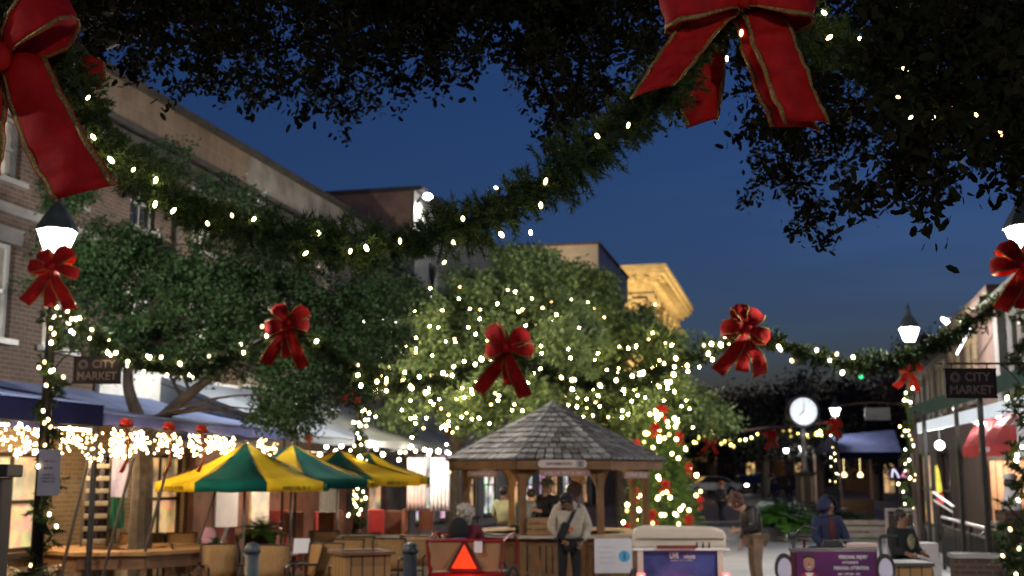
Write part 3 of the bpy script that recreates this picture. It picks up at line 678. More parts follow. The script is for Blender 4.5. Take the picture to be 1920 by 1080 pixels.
def garland(label, path, rad, dens, K, nl, w, name='garland', group=None, core=0.02, ragged=0.45):
    org = path[len(path) // 2].copy(); t = thing(name, label, 'garland', org, 0, group)
    np_mesh('greenery', needles([p - org for p in path], rad, dens, K, nl, w, ragged), 3, M_fir, t)
    b = MB(); b.tube([p - org for p in path[::3] + [path[-1]]], core, 6); b.build('wire_core', M_wire, t)
    return t

near_path = smooth_path([at(*p) for p in [(-560, 330, 5.0), (-150, 190, 4.75), (40, 105, 4.7), (140, 160, 4.65), (215, 285, 4.65), (320, 372, 4.65), (440, 425, 4.65), (570, 455, 4.65), (700, 460, 4.65), (830, 440, 4.65), (940, 395, 4.65), (1040, 330, 4.65), (1120, 268, 4.7), (1210, 205, 4.7), (1290, 120, 4.7), (1385, 20, 4.75), (1490, 50, 4.8), (1590, 100, 4.85), (1680, 165, 4.85), (1790, 210, 4.85), (1900, 232, 4.85), (2080, 215, 5.0), (2300, 60, 5.5)]], 10)
NEAR = garland('thick fir garland with cream bulbs swagged close overhead between two large red bows', near_path, 0.165, 430, 85, 0.034, 0.0022, ragged=0.34, core=0.03)
pts = [(165, 183), (175, 257), (208, 300), (292, 338), (291, 383), (389, 419), (435, 404), (476, 411), (598, 437), (573, 475), (657, 471), (687, 465), (850, 455), (833, 492), (868, 410), (995, 436), (1014, 385), (1023, 340), (1120, 255), (1178, 235), (1363, 110), (1390, 62), (1520, 20), (1545, 24), (1612, 72), (1641, 131), (1697, 130), (1684, 182), (1708, 220), (1750, 220), (1788, 194), (1829, 215), (1876, 250), (1841, 275), (750, 452), (940, 440), (930, 352), (325, 395), (250, 318), (8, 205), (1555, 70)]
add_bulbs(NEAR, [at(u, v, 4.50 + rnd.uniform(0, 0.09) + (0.12 if u > 1500 else 0)) for u, v in pts], BULB_N, 1.0)

gp = [(112, 585, 12.9), (170, 625, 12.9), (240, 668, 12.85), (310, 690, 12.8), (390, 688, 12.8), (460, 655, 12.75), (530, 620, 12.7), (600, 650, 12.7), (670, 695, 12.65), (745, 722, 12.6), (830, 712, 12.6), (900, 680, 12.5), (955, 655, 12.5), (1010, 690, 12.5), (1090, 722, 12.45), (1180, 715, 12.4), (1270, 685, 12.3), (1340, 655, 12.3), (1400, 625, 12.3), (1460, 645, 12.25), (1530, 668, 12.2), (1620, 685, 12.2), (1700, 672, 12.15), (1770, 640, 12.1), (1835, 595, 12.05), (1905, 545, 12.0)]
mid_path = smooth_path([at(*p) for p in gp], 8)
MID = garland('fir garland with warm bulbs strung across the street below three red bows', mid_path, 0.165, 130, 40, 0.06, 0.0065, core=0.03)
A, T, _, _ = sample_path(mid_path, 120)
add_bulbs(MID, [V(a) + V(d * rnd.uniform(0.07, 0.15)) for a, d in zip(A, unit(rng.normal(size=(120, 3)) + np.array([0, -0.8, -0.15])))][:100], BULB)
far_path = smooth_path([at(*p) for p in [(1205, 832, 44), (1260, 835, 44), (1300, 832, 44), (1332, 815, 44), (1370, 832, 44.5), (1410, 825, 45), (1445, 808, 45), (1490, 815, 45.5), (1530, 815, 46), (1566, 795, 46)]], 8)
FAR = garland('thin distant garland with yellow bulbs between the Christmas tree and the far lamp post', far_path, 0.15, 50, 16, 0.07, 0.008)
A, T, _, _ = sample_path(far_path, 46); add_bulbs(FAR, [V(a) + V(d) * 0.15 for a, d in zip(A, unit(rng.normal(size=(46, 3)) + np.array([0, -1, 0])))], bulb_mesh('yellow_bulb', 0.045, glow('yellow_bulb_glass', (1, 0.85, 0.2), 10), 1.2, 6, 4))
b = MB(); p = smooth_path([at(*q) for q in [(1205, 800, 43.6), (1280, 806, 43.8), (1330, 803, 44), (1380, 808, 44), (1440, 802, 45), (1500, 797, 45.4), (1566, 790, 46)]], 6); b.tube(p, 0.05, 5)
tag(b.build('span_cable', mat('pinkish_rope', (0.3, 0.16, 0.13), None, 5, 0.8)), 'pinkish sagging rope spanning above the distant garland', 'cable')

def ribbon(red, gold, pts, wd, widths, cols=7, cup=0.0):
    """a wired ribbon along pts with its two gold edges"""
    rows = []; g1 = []; g2 = []; k = len(pts)
    for i, p in enumerate(pts):
        d = (pts[min(i + 1, k - 1)] - pts[max(i - 1, 0)]).normalized(); w = V(wd[i]).normalized(); n = d.cross(w)
        if n.length > 1e-6: n.normalize()
        cr = 0.016 * sin(i * 2.3 + 1.1 * widths[0] * 40) + 0.01 * sin(i * 4.9)
        def q(s): return p + w * (s * widths[i] / 2) + n * (cup * (1 - s * s) * widths[i] + cr * widths[i] * (1.2 + s) + 0.05 * widths[i] * sin(s * 4 + i * 1.1))
        rows.append([q(-1 + 2 * j / (cols - 1)) for j in range(cols)])
        g1.append([q(-0.97), q(-0.83)]); g2.append([q(0.83), q(0.97)])
    red.grid(rows); gold.grid(g1); gold.grid(g2)
def ribbon_part(name, par, pts, wd, widths, cup=0.0, sc=1.0, m=None):
    r = MB(); g = MB(); ribbon(r, g, pts, wd, widths, 7, cup)
    o = r.build(name, m or M_red, par, True, solid=0.003 * sc); g.build('gold_edge', M_gold, o, True, solid=0.011 * sc); return o
def loop_part(par, c, ang, L, W, D, lean=0.0, name='loop'):
    d = V((cos(ang), 0, sin(ang))); w = V((-sin(ang), lean, cos(ang))); pts = []; wd = []; ws = []
    for i in range(15):
        t = i / 14; a = L * (1 - cos(2 * pi * t)) / 2; y = -D * sin(2 * pi * t)
        pts.append(V(c) + d * a + V((0, y, 0))); wd.append(w); ws.append(W * (0.3 + 0.7 * min(1, 1.7 * a / L)))
    return ribbon_part(name, par, pts, wd, ws, 0.06)
def tail_part(par, c, ang, L, W, wave, y0=0.0):
    d = V((cos(ang), 0, sin(ang))); pts = []; wd = []; ws = []
    for i in range(10):
        t = i / 9; p = V(c) + d * (L * t) + V((0, y0 - 0.05 * sin(pi * t) + wave * sin(2.2 * pi * t), -0.02 * sin(pi * t))); pts.append(p)
        wd.append(V((-sin(ang), 0.25 * sin(3 * t + wave * 20), cos(ang) * 0.85))); ws.append(W * (0.45 + 0.55 * min(1, 2.2 * t)))
    return ribbon_part('tail', par, pts, wd, ws, 0.04)
def bow(label, loc, rz=0.0, scale=1.0, seed=0, group=None, tails=3):
    """wired red bow with four loops, a knot and hanging tails, looking along -y"""
    q = random.Random(seed); t = thing('ribbon_bow', label, 'bow', loc, rz, group); t.rotation_euler = (q.uniform(-.12, .12), q.uniform(-.13, .13), rz); t.scale = (scale,) * 3
    for ang, L, W in ((pi * 0.70, 0.24, 0.19), (pi * 0.30, 0.24, 0.19), (pi * 1.02, 0.25, 0.17), (-pi * 0.03, 0.25, 0.17)):
        loop_part(t, (0, 0, 0), ang + q.uniform(-.24, .24), L * q.uniform(.82, 1.12), W * q.uniform(.85, 1.1), 0.09, q.uniform(-.3, .3))
    b = MB(); b.ball((0, -0.05, 0), (0.05, 0.05, 0.055), 10, 7); b.build('knot', M_red, t, True)
    for ang, L, y in ((-pi * 0.665, 0.45, 0.03), (-pi * 0.335, 0.46, 0.02), (-pi * 0.47, 0.37, 0.06))[:tails]:
        tail_part(t, (0, 0, -0.03), ang + q.uniform(-.13, .13), L * q.uniform(.86, 1.1), 0.15, q.uniform(-.06, .06), y)
    return t
bow('red bow on the garland before the grey green oak', at(540, 608, 12.5), 0.1, 0.98, 3)
bow('red bow with widely spread tails in front of the lit tree above the kiosk', at(952, 652, 12.3), -0.12, 1.08, 5)
bow('red bow standing out against the blue sky beside the dark garland', at(1400, 618, 12.1), 0.05, 1.08, 8)
bow('red bow tied below the lit lantern at the brick building corner', at(100, 500, 12.75), 0.1, 1.02, 12)
bow('red bow below the lit lantern beside the hanging sign at the grey corner building', at(1917, 500, 11.75), -0.2, 1.15, 14)
bow('red bow hanging below the smaller lit lantern farther down the street', at(1706, 690, 25.4), 0.1, 1.05, 17)
bow('tiny red bow on the distant garland next to the Christmas tree', at(1332, 826, 43.8), 0, 1.1, 19, tails=2)
bow('tiny red bow on the distant garland next to the post clock', at(1446, 818, 44.8), 0, 1.1, 21, tails=2)
bow('tiny red bow under the farthest greenish lantern', at(1566, 795, 45.6), 0, 1.2, 23)
bow('orange red bow half hidden in the foliage on the light wrapped post', at(660, 722, 21.8), 0.3, 0.8, 25, tails=2)

def strip_part(par, org, left, right, Y, name='tail', cols=7, wave=0.03, ph=0.0):
    """a hanging ribbon end given by its two edges"""
    L = smooth_path([at(u, v, Y + wave * sin(i * 1.3 + ph)) for i, (u, v) in enumerate(left)], 6); Rr = smooth_path([at(u, v, Y + wave * sin(i * 1.3 + 1.1 + ph)) for i, (u, v) in enumerate(right)], 6)
    n = min(len(L), len(Rr)); r = MB(); g1 = []; g2 = []; rows = []
    for i in range(n):
        a = L[int(i * (len(L) - 1) / (n - 1))] - org; c = Rr[int(i * (len(Rr) - 1) / (n - 1))] - org
        f = lambda s: a.lerp(c, s) + V((0, -0.035 * sin(pi * s) + 0.010 * sin(s * 7 + i * 0.9 + ph) + 0.007 * sin(i * 2.1 + ph), 0.004 * sin(i * 1.7 + s * 3)))
        rows.append([f(j / (cols - 1)) for j in range(cols)]); g1.append([f(0.02), f(0.10)]); g2.append([f(0.90), f(0.98)])
    r.grid(rows); o = r.build(name, M_red, par, True, solid=0.003)
    g = MB(); g.grid(g1); g.grid(g2); g.build('gold_edge', M_gold, o, True, solid=0.009); return o

def big_bows():
    k = at(1386, 2, 4.5); t = thing('ribbon_bow', 'large dark red bow with gold edged tails hanging at the top against sky and oak', 'bow', k)
    strip_part(t, k, [(1300, 25), (1252, 75), (1215, 130), (1180, 186)], [(1388, 22), (1345, 64), (1305, 116), (1264, 163)], 4.46, ph=0.3)
    strip_part(t, k, [(1340, 78), (1290, 135), (1271, 190), (1287, 241)], [(1368, 60), (1362, 120), (1356, 175), (1347, 226)], 4.88, ph=1.0, wave=0.015)
    strip_part(t, k, [(1388, 24), (1408, 82), (1436, 155), (1466, 230)], [(1478, 34), (1500, 92), (1526, 160), (1557, 234)], 4.46, ph=2.0)
    strip_part(t, k, [(1374, 40), (1392, 100), (1414, 165), (1443, 236)], [(1420, 40), (1450, 110), (1490, 180), (1542, 249)], 4.56, ph=2.6, wave=0.015)
    for ang, L, W in ((pi * 0.985, 0.30, 0.25), (pi * 0.015, 0.28, 0.23), (pi * 0.72, 0.30, 0.24), (pi * 0.28, 0.30, 0.24)): loop_part(t, (0, -0.04, -0.02), ang, L, W, 0.10, 0.1)
    b = MB(); b.ball((0, -0.08, 0), (0.042, 0.034, 0.06), 12, 8); b.build('knot', M_red, t, True)
    k = at(18, 120, 4.45); t = thing('ribbon_bow', 'large dark red bow with one long gold striped tail crossing the brick building', 'bow', k)
    strip_part(t, k, [(-5, 110), (18, 205), (52, 295), (100, 378)], [(85, 105), (128, 190), (172, 270), (223, 350)], 4.42, ph=0.5)
    strip_part(t, k, [(-60, 120), (-75, 200), (-80, 280), (-60, 350)], [(10, 130), (15, 190), (10, 260), (2, 330)], 4.5, ph=1.5)
    strip_part(t, k, [(150, 108), (146, 130), (155, 168)], [(196, 116), (201, 140), (192, 166)], 4.72, ph=0.2, wave=0.01, name='loop')
    loop_part(t, (0.0, -0.03, 0.03), pi * 0.24, 0.30, 0.20, 0.10, 0.15); loop_part(t, (0, -0.03, 0), pi * 0.8, 0.28, 0.2, 0.1, 0.1); loop_part(t, (0, -0.02, -0.02), pi * 1.05, 0.26, 0.2, 0.1, 0.1)
    b = MB(); b.ball((0, -0.08, 0), (0.042, 0.034, 0.06), 12, 8); b.build('knot', M_red, t, True)
big_bows()

# ------------------------------------------------------------------ street lamps
M_lgl = lampglass('lit_lantern_glass', (1, 0.97, 0.92), 26)
M_verd = mat('grey_green_iron', (0.075, 0.09, 0.085), (0.05, 0.06, 0.055), 8, 0.5)
def back_lamp(lab, x, y): return lamp_post(lab, 0, y, 0, 620, 1.0, V((x, y, 4.6)))
def lamp_post(label, u, Y, vl, power, s=1.0, p=None, z0=0.0):
    p = p or at(u, vl, Y); zl = p.z - z0; t = thing('street_lamp', label, 'street lamp', (p.x, Y, z0))
    b = MB(); b.lathe([(0.21, 0), (0.21, 0.12), (0.16, 0.2), (0.15, 0.7), (0.10, 0.85), (0.085, 0.95)], 12); b.build('base', M_black, t)
    b = MB(); b.lathe([(0.07, 0.95), (0.05, zl - 0.75 * s), (0.07, zl - 0.7 * s), (0.05, zl - 0.62 * s)], 12); b.build('pole', M_black, t, True)
    b = MB(); b.lathe([(0.05, zl - 0.30 * s), (0.12 * s, zl - 0.22 * s), (0.13 * s, zl - 0.17 * s)], 12); b.lathe([(0.04, zl - 0.62 * s), (0.06, zl - 0.5 * s), (0.05, zl - 0.30 * s)], 10); b.build('collar', M_black, t, True)
    b = MB(); n = 6
    b.lathe([(0.105 * s, zl - 0.165 * s), (0.215 * s, zl + 0.13 * s)], n, caps=False, a0=pi / 6); g = b.build('lantern_glass', M_lgl, t)
    b = MB()
    for j in range(n):
        a = pi / 6 + 2 * pi * j / n; b.tube([(0.107 * s * cos(a), 0.107 * s * sin(a), zl - 0.165 * s), (0.218 * s * cos(a), 0.218 * s * sin(a), zl + 0.13 * s)], 0.007 * s, 4)
    b.build('lantern_frame', M_black, g)
    b = MB(); b.lathe([(0.235 * s, zl + 0.13 * s), (0.235 * s, zl + 0.155 * s), (0.17 * s, zl + 0.27 * s), (0.10 * s, zl + 0.38 * s), (0.07 * s, zl + 0.42 * s)], n, a0=pi / 6); b.build('lantern_cap', M_verd, t)
    b = MB(); b.lathe([(0.05 * s, zl + 0.42 * s), (0.07 * s, zl + 0.47 * s), (0.03 * s, zl + 0.53 * s), (0.045 * s, zl + 0.57 * s), (0.008 * s, zl + 0.68 * s)], 10); b.build('finial', M_verd, t, True)
    lamp('lamp', (0, 0, zl), power, (1, 0.95, 0.86), 0.09 * s, t)
    return t
lamp_post('black street lamp with white lit lantern wrapped in garland before the brick building', 106, 13, 455, 1600)
lamp_post('black street lamp with white lit lantern at the grey corner building', 1926, 12, 450, 2000)
lamp_post('farther black street lamp with lit lantern and pointed finial against the sky', 1705, 26, 627, 2000, 1.02)
lamp_post('farthest street lamp with greenish lantern next to the post clock', 1566, 46.5, 772, 1100, 0.95)
lamp_post('tiny white street lamp in the dark far beyond the ferns', 1474, 78, 845, 900, 0.9, None, rise(78))
lamp_post('tiny white street lamp far down the street just behind the clock column', 1502, 84, 840, 900, 0.9, None, rise(84))
lamp_post('street lamp with its lantern hidden in the tree above the garden umbrellas', 676, 22.4, 590, 2600)
for lab, x, y in (('street lamp standing behind the viewer on the grey corner building side', 2.3, -2.2), ('street lamp standing level with the near garland outside the picture', -7.3, 3.4)):
    back_lamp(lab, x, y)
def post_wrap(label, u0, v0, u1, v1, Y, n=34):
    a = at(u0, v0, Y); c = at(u1, v1, Y); N = 60; turns = 6
    P = [a.lerp(c, i / N) + V((0.085 * cos(2 * pi * turns * i / N), 0.085 * sin(2 * pi * turns * i / N), 0)) for i in range(N + 1)]
    g = garland(label, P, 0.15, 60, 26, 0.06, 0.007, 'post_garland', core=0.012)
    A, T, _, _ = sample_path(P, n); add_bulbs(g, [V(q) + V(d) * 0.13 for q, d in zip(A, unit(rng.normal(size=(n, 3)) * np.array([1, 1, .3]) + np.array([0, -0.9, 0])))], BULB)
post_wrap('fir garland with lights spiralling up the post with the paper notice', 104, 545, 78, 1090, 12.95, 24)
post_wrap('fir garland with lights spiralling up the post of the grey corner building', 1924, 545, 1900, 1090, 11.95, 22)
post_wrap('fir garland with lights spiralling up the post behind the yellow and green umbrellas', 676, 742, 674, 985, 22.2, 40)
post_wrap('fir garland with lights spiralling up the farther post by the thin black awning posts', 1705, 675, 1700, 1000, 25.8, 44)
post_wrap('fir garland with lights on the farthest post next to the clock', 1566, 800, 1566, 940, 46.2, 16)

def hanging_sign(label, uc, vc, Y, post_u):
    p = at(uc, vc, Y); s = ppm(Y); dx = (post_u - uc) / s
    t = thing('hanging_sign', label, 'sign', p)
    w, h = 0.50, 0.285; b = MB(); b.box((0, 0, 0), (w, 0.035, h)); b.build('board', mat('brown_sign_board', (0.045, 0.028, 0.024), (0.035, 0.02, 0.018), 5, 0.6), t, bevel=0.006)
    b = MB()
    for z in (-h / 2, h / 2): b.box((0, -0.004, z), (w + 0.03, 0.05, 0.02))
    for x in (-w / 2, w / 2): b.box((x, -0.004, 0), (0.02, 0.046, h - 0.02))
    b.build('frame', mat('sign_frame', (0.025, 0.016, 0.014), None, 5, 0.6), t)
    ml = mat('sign_lettering', (0.30, 0.22, 0.18), (0.25, 0.18, 0.15), 5, 0.6)
    text('CITY', 0.125, ml, t, (0.07, -0.02, 0.062), sx=0.95, bold=0.0022); text('MARKET', 0.125, ml, t, (0, -0.02, -0.07), sx=0.93, bold=0.0022)
    b = MB(); b.lathe([(0.052, 0.0), (0.052, 0.004)], 16); o = b.build('emblem', ml, t); o.rotation_euler = (pi / 2, 0, 0); o.location = (-0.155, -0.017, 0.062)
    b = MB()
    for k in range(6): a = pi * k / 6; b.bar((-0.045 * cos(a), -0.045 * sin(a), 0.005), (0.045 * cos(a), 0.045 * sin(a), 0.005), 0.004)
    b.build('emblem_leaf', mat('sign_frame', (0, 0, 0)), o)
    b = MB(); b.tube([(-0.34 if dx > 0 else 0.34, 0, h / 2 + 0.06), (dx, 0, h / 2 + 0.06)], 0.012, 6)
    for x in (-0.18, 0.18): b.tube([(x, 0, h / 2), (x, 0, h / 2 + 0.06)], 0.008, 5)
    b.tube(smooth_path([(dx, 0, h / 2 - 0.16), (dx * 0.8, 0, h / 2 - 0.02), (dx * 0.6, 0, h / 2 + 0.06)], 5), 0.009, 5)
    b.build('bracket', M_black, t)
hanging_sign('brown hanging sign reading City Market on the lamp post at the brick building', 183, 694, 12.95, 98)
hanging_sign('brown hanging sign reading City Market on the lamp post at the grey corner building', 1819, 719, 11.95, 1915)

# ------------------------------------------------------------------ awnings and what stands under them
def yf(u): return -9.49 / ((u - 960) / 2228.0 - 0.2423)
def sf(u): return (yf(u) - 22 + 0.73) / EY
def loc(s, y, z=0.0): return A0 + V((EX * s - EY * y, EY * s + EX * y, z))
def awning(label, x0, x1, y, zb, fh, zt, mr, mf, ribs=5):
    t = thing('awning', label, 'awning', loc((x0 + x1) / 2, 0, 0), RZL); w = (x1 - x0) / 2
    rows = []
    for j in range(5):
        f = j / 4; rows.append([(-w + 2 * w * i / (ribs * 2), y * (1 - f) - 0.02, zb + fh + (zt - zb - fh) * f - 0.05 * sin(pi * f) - (0.03 * sin(pi * f) if i % 2 else 0)) for i in range(ribs * 2 + 1)])
    b = MB(); b.grid(rows); b.build('canopy', mr, t, solid=0.02)
    b = MB(); b.grid([[(-w + 2 * w * i / 24, y - 0.006 * sin(i * 2.1), zb + (0.02 * sin(i * 1.7) if k == 0 else fh * k)) for i in range(25)] for k in (0, 1)]); b.build('valance', mf, t, solid=0.012)
    for x in (-w, w):
        b = MB(); b.poly([(x, y, zb), (x, y, zb + fh), (x, 0, zt), (x, 0, zb)]); b.build('side_panel', mf, t, solid=0.012)
    for x in (-w + 0.05, w - 0.05):
        b = MB(); b.tube([(x, y + 0.08, 0), (x, y + 0.08, zb + fh)], 0.025, 6); b.build('post', M_black, t)
    b = MB()
    for i in range(ribs + 1): x = -w + 2 * w * i / ribs; b.tube([(x, y + 0.03, zb + fh - 0.06), (x, 0, zt - 0.12)], 0.018, 5)
    b.build('rafter_frame', M_black, t); return t
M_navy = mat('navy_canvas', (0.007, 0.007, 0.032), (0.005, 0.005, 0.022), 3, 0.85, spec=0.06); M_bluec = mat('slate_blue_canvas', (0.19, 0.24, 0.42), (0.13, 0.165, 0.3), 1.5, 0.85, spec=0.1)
M_bluev = mat('periwinkle_canvas', (0.09, 0.105, 0.27), (0.065, 0.075, 0.2), 2, 0.85, spec=0.08); M_greyc = mat('grey_blue_canvas', (0.30, 0.35, 0.42), (0.22, 0.25, 0.30), 1.2, 0.85)
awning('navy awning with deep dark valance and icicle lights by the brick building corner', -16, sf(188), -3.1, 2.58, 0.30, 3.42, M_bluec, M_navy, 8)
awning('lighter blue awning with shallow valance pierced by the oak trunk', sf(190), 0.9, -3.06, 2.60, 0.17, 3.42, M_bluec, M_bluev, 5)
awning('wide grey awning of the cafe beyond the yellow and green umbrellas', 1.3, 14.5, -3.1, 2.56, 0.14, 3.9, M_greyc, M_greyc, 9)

BULBI = bulb_mesh('icicle_bulb', 0.013, glow('golden_bulb_glass', (1.0, 0.70, 0.30), 22), 1.3, 6, 4)
for k, (u0, u1, n, drop, lab) in enumerate([(-90, 72, 150, 0.42, 'dense icicle lights under the navy awning at the picture edge beside the wrapped post'), (100, 186, 90, 0.48, 'sparser icicle lights under the navy awning between the wrapped post and first red bow'), (198, 270, 150, 0.42, 'dense icicle lights under the blue awning before the oak trunk'), (284, 334, 100, 0.40, 'icicle lights between the second and third hanging red bows'), (345, 432, 150, 0.36, 'icicle lights above the nearest yellow and green umbrella'), (478, 512, 45, 0.28, 'last short icicle lights at the far end of the blue awning')]):
    a, c = sf(u0), sf(u1); t = thing('icicle_lights', lab.replace('at the picture edge beside', 'outside'), 'string lights', loc((a + c) / 2, -3.16, 2.58), RZL, None)
    b = MB(); b.tube([((a - c) / 2, 0, 0), ((c - a) / 2, 0, 0)], 0.006, 4); b.build('wire', M_wire, t)
    pts = []
    while len(pts) < n:
        x = rnd.uniform(a, c); d = drop * (0.45 + 0.55 * abs(sin(x * 3.3 + k))) * rnd.random() ** 0.8; pts.append(loc(x, -3.16 + rnd.uniform(-.04, .04), 2.56 - d))
    add_bulbs(t, pts, BULBI)
for k, (u, L) in enumerate(((194, 0.62), (277, 0.66), (341, 0.60), (548, 0.4))):
    lab = ('beside the navy awning corner', 'in front of the oak trunk', 'above the nearest umbrella edge', 'at the far end of the blue awning')[k]
    t = thing('ribbon_bow', 'small hanging red bow with long trailing tails ' + lab, 'bow', loc(sf(u), -3.42, 2.58), RZL, None)
    for ang in (pi * 0.8, pi * 0.2): loop_part(t, (0, 0, 0), ang, 0.13, 0.1, 0.05)
    tail_part(t, (0, 0, 0), -pi * 0.53, L, 0.085, 0.02); tail_part(t, (0.03, 0, 0), -pi * 0.46, L * 0.8, 0.08, -0.02, 0.03)
for u, lab in ((150, 'white tube lamp under the navy awning near the wrapped post'), (300, 'white tube lamp under the blue awning behind the oak trunk')):
    t = thing('tube_lamp', lab, 'lamp', loc(sf(u), -1.6, 2.62), RZL); b = MB(); b.box((0, 0, 0), (0.9, 0.06, 0.03)); b.build('tube', M_warmtube, t); b = MB(); b.box((0, 0, 0.035), (0.95, 0.12, 0.03)); b.build('housing', M_white, t)
    lamp('lamp', (0, 0, -0.06), 230, (1, 0.72, 0.40), 0.1, t)
for k, (p, q, Y) in enumerate((((169, 846), (112, 1090), 16.0), ((250, 858), (190, 1090), 16.6), ((318, 858), (258, 1090), 17.2), ((404, 922), (372, 1020), 18.6))):
    lab = ('passing the display rack', 'passing the pale banner', 'passing before the oak bench', 'under the nearest umbrella')[k]
    b = MB(); b.tube([at(*p, Y), at(*q, Y - 0.25)], 0.022 if k < 3 else 0.016, 7)
    tag(b.build('slanting_pole', M_dkwood), 'thin dark slanting pole ' + lab, 'pole')

M_paper = mat('white_paper', (0.72, 0.70, 0.74), (0.66, 0.64, 0.7), 3, 0.7); M_redink = mat('red_ink', (0.5, 0.12, 0.12), None, 3, 0.7); M_ink = mat('dark_ink', (0.05, 0.05, 0.06), None, 3, 0.7)
t = thing('notice_sheet', 'white paper notice with red and dark lines fixed to the wrapped post', 'notice', at(92, 886, 12.75), 0.05)
b = MB(); b.box((0, 0, 0), (0.235, 0.01, 0.49)); b.build('sheet', M_paper, t, bevel=0.004)
scribble(0.13, 0.02, M_redink, t, (0, -0.008, 0.12), 3, 3, 3.6); scribble(0.15, 0.016, M_ink, t, (0, -0.008, -0.06), 4, 2, 2.2)
t = thing('hanging_banner', 'tall white and lilac banner with green foot behind the slanting poles', 'banner', at(222, 895, 19.6), RZL + pi / 2 * 0.15)
t.rotation_euler = (0, 0, 0.25)
b = MB(); b.grid([[(-0.15 + 0.3 * i / 6, 0.02 * sin(i * 1.4 + j), 0.32 - 0.64 * j / 5) for i in range(7)] for j in range(6)]); b.build('cloth', mat('lilac_white_cloth', (0.58, 0.54, 0.72), (0.42, 0.38, 0.6), 3, 0.8), t, solid=0.006)
b = MB(); b.lathe([(0.11, 0.33), (0.16, 0.36), (0.14, 0.48), (0.06, 0.56), (0.02, 0.58)], 12); b.build('hood', M_paper, t, True)
b = MB(); b.grid([[(-0.14 + 0.26 * i / 6, 0.03 * sin(i * 1.9 + j), -0.33 - 0.5 * j / 4) for i in range(7)] for j in range(5)]); b.build('green_drape', mat('green_cloth', (0.02, 0.13, 0.08), (0.012, 0.08, 0.05), 4, 0.8), t, solid=0.006)
b = MB(); b.tube([(0, 0.05, 0.56), (0, 0.05, -1.9)], 0.015, 6); b.build('pole', M_black, t)
t = thing('display_rack', 'dark rack of stacked pale trays leaning by the shop wall', 'rack', at(172, 1095, 18.3), 0.3)
b = MB()
for x in (-0.2, 0.2): b.bar((x, 0, 0), (x * 0.85, 0.25, 1.95), 0.04)
b.build('frame', M_dkwood, t)
for k in range(9):
    b = MB(); b.box((0, 0.02 + 0.023 * k, 0.25 + 0.19 * k), (0.34, 0.16, 0.07)); b.build('tray', mat('pale_tray', (0.24, 0.21, 0.16), (0.13, 0.11, 0.08), 4, 0.6), t, bevel=0.008)
t = thing('studded_cabinet', 'dark wooden cabinet with overhanging lid and studded edge, cut by the picture border', 'cabinet', (gx(-62, 8.2), 8.2, 0), 0.06)
b = MB(); b.box((0, 0.08, 0.95), (0.50, 0.22, 1.9)); b.build('body', M_dkwood, t, bevel=0.02)
b = MB(); b.box((0, 0.07, 1.945), (0.60, 0.32, 0.088)); b.build('lid', mat('dark_lid', (0.009, 0.006, 0.005), None, 5, 0.5), t, bevel=0.012)
b = MB(); b.box((0.225, -0.034, 0.95), (0.05, 0.012, 1.88)); b.build('edge_strip', mat('oxblood_leather', (0.07, 0.02, 0.02), None, 7, 0.5), t)
b = MB()
for k in range(34): b.ball((0.232, -0.042, 0.08 + k * 0.054), 0.008, 6, 4)
b.build('stud', mat('brass_stud', (0.5, 0.42, 0.34), None, 9, 0.3, metal=0.8), t)

# wooden ring table round the oak
M_wood = mat('honey_wood', (0.34, 0.185, 0.075), (0.24, 0.125, 0.05), 4, 0.55, bump=0.1); M_woodd = mat('brown_wood', (0.17, 0.085, 0.04), (0.11, 0.055, 0.028), 4, 0.65, bump=0.1)
def octa(r, n=8, a0=pi / 8): return [(r * cos(a0 + 2 * pi * k / n), r * sin(a0 + 2 * pi * k / n)) for k in range(n)]
t = thing('tree_table', 'octagonal wooden ring table built round the oak trunk', 'table', (gx(246, 18.0), 18.0, 0), 0.12)
o, i = octa(1.28), octa(0.62); b = MB()
for k in range(8):
    j = (k + 1) % 8
    b.poly([(*o[k], 0.86), (*o[j], 0.86), (*i[j], 0.86), (*i[k], 0.86)]); b.poly([(*o[k], 0.81), (*i[k], 0.81), (*i[j], 0.81), (*o[j], 0.81)])
    b.poly([(*o[k], 0.81), (*o[j], 0.81), (*o[j], 0.86), (*o[k], 0.86)]); b.poly([(*i[j], 0.81), (*i[k], 0.81), (*i[k], 0.86), (*i[j], 0.86)])
b.build('top', M_wood, t)
a = octa(1.2); b = MB()
for k in range(8): j = (k + 1) % 8; b.bar((*a[k], 0.715), (*a[j], 0.715), 0.04, 0.18)
b.build('apron', M_woodd, t)
for k in range(8): b = MB(); b.bar((*[q * 0.96 for q in a[k]], 0), (*[q * 0.96 for q in a[k]], 0.80), 0.09); b.build('leg', M_woodd, t)

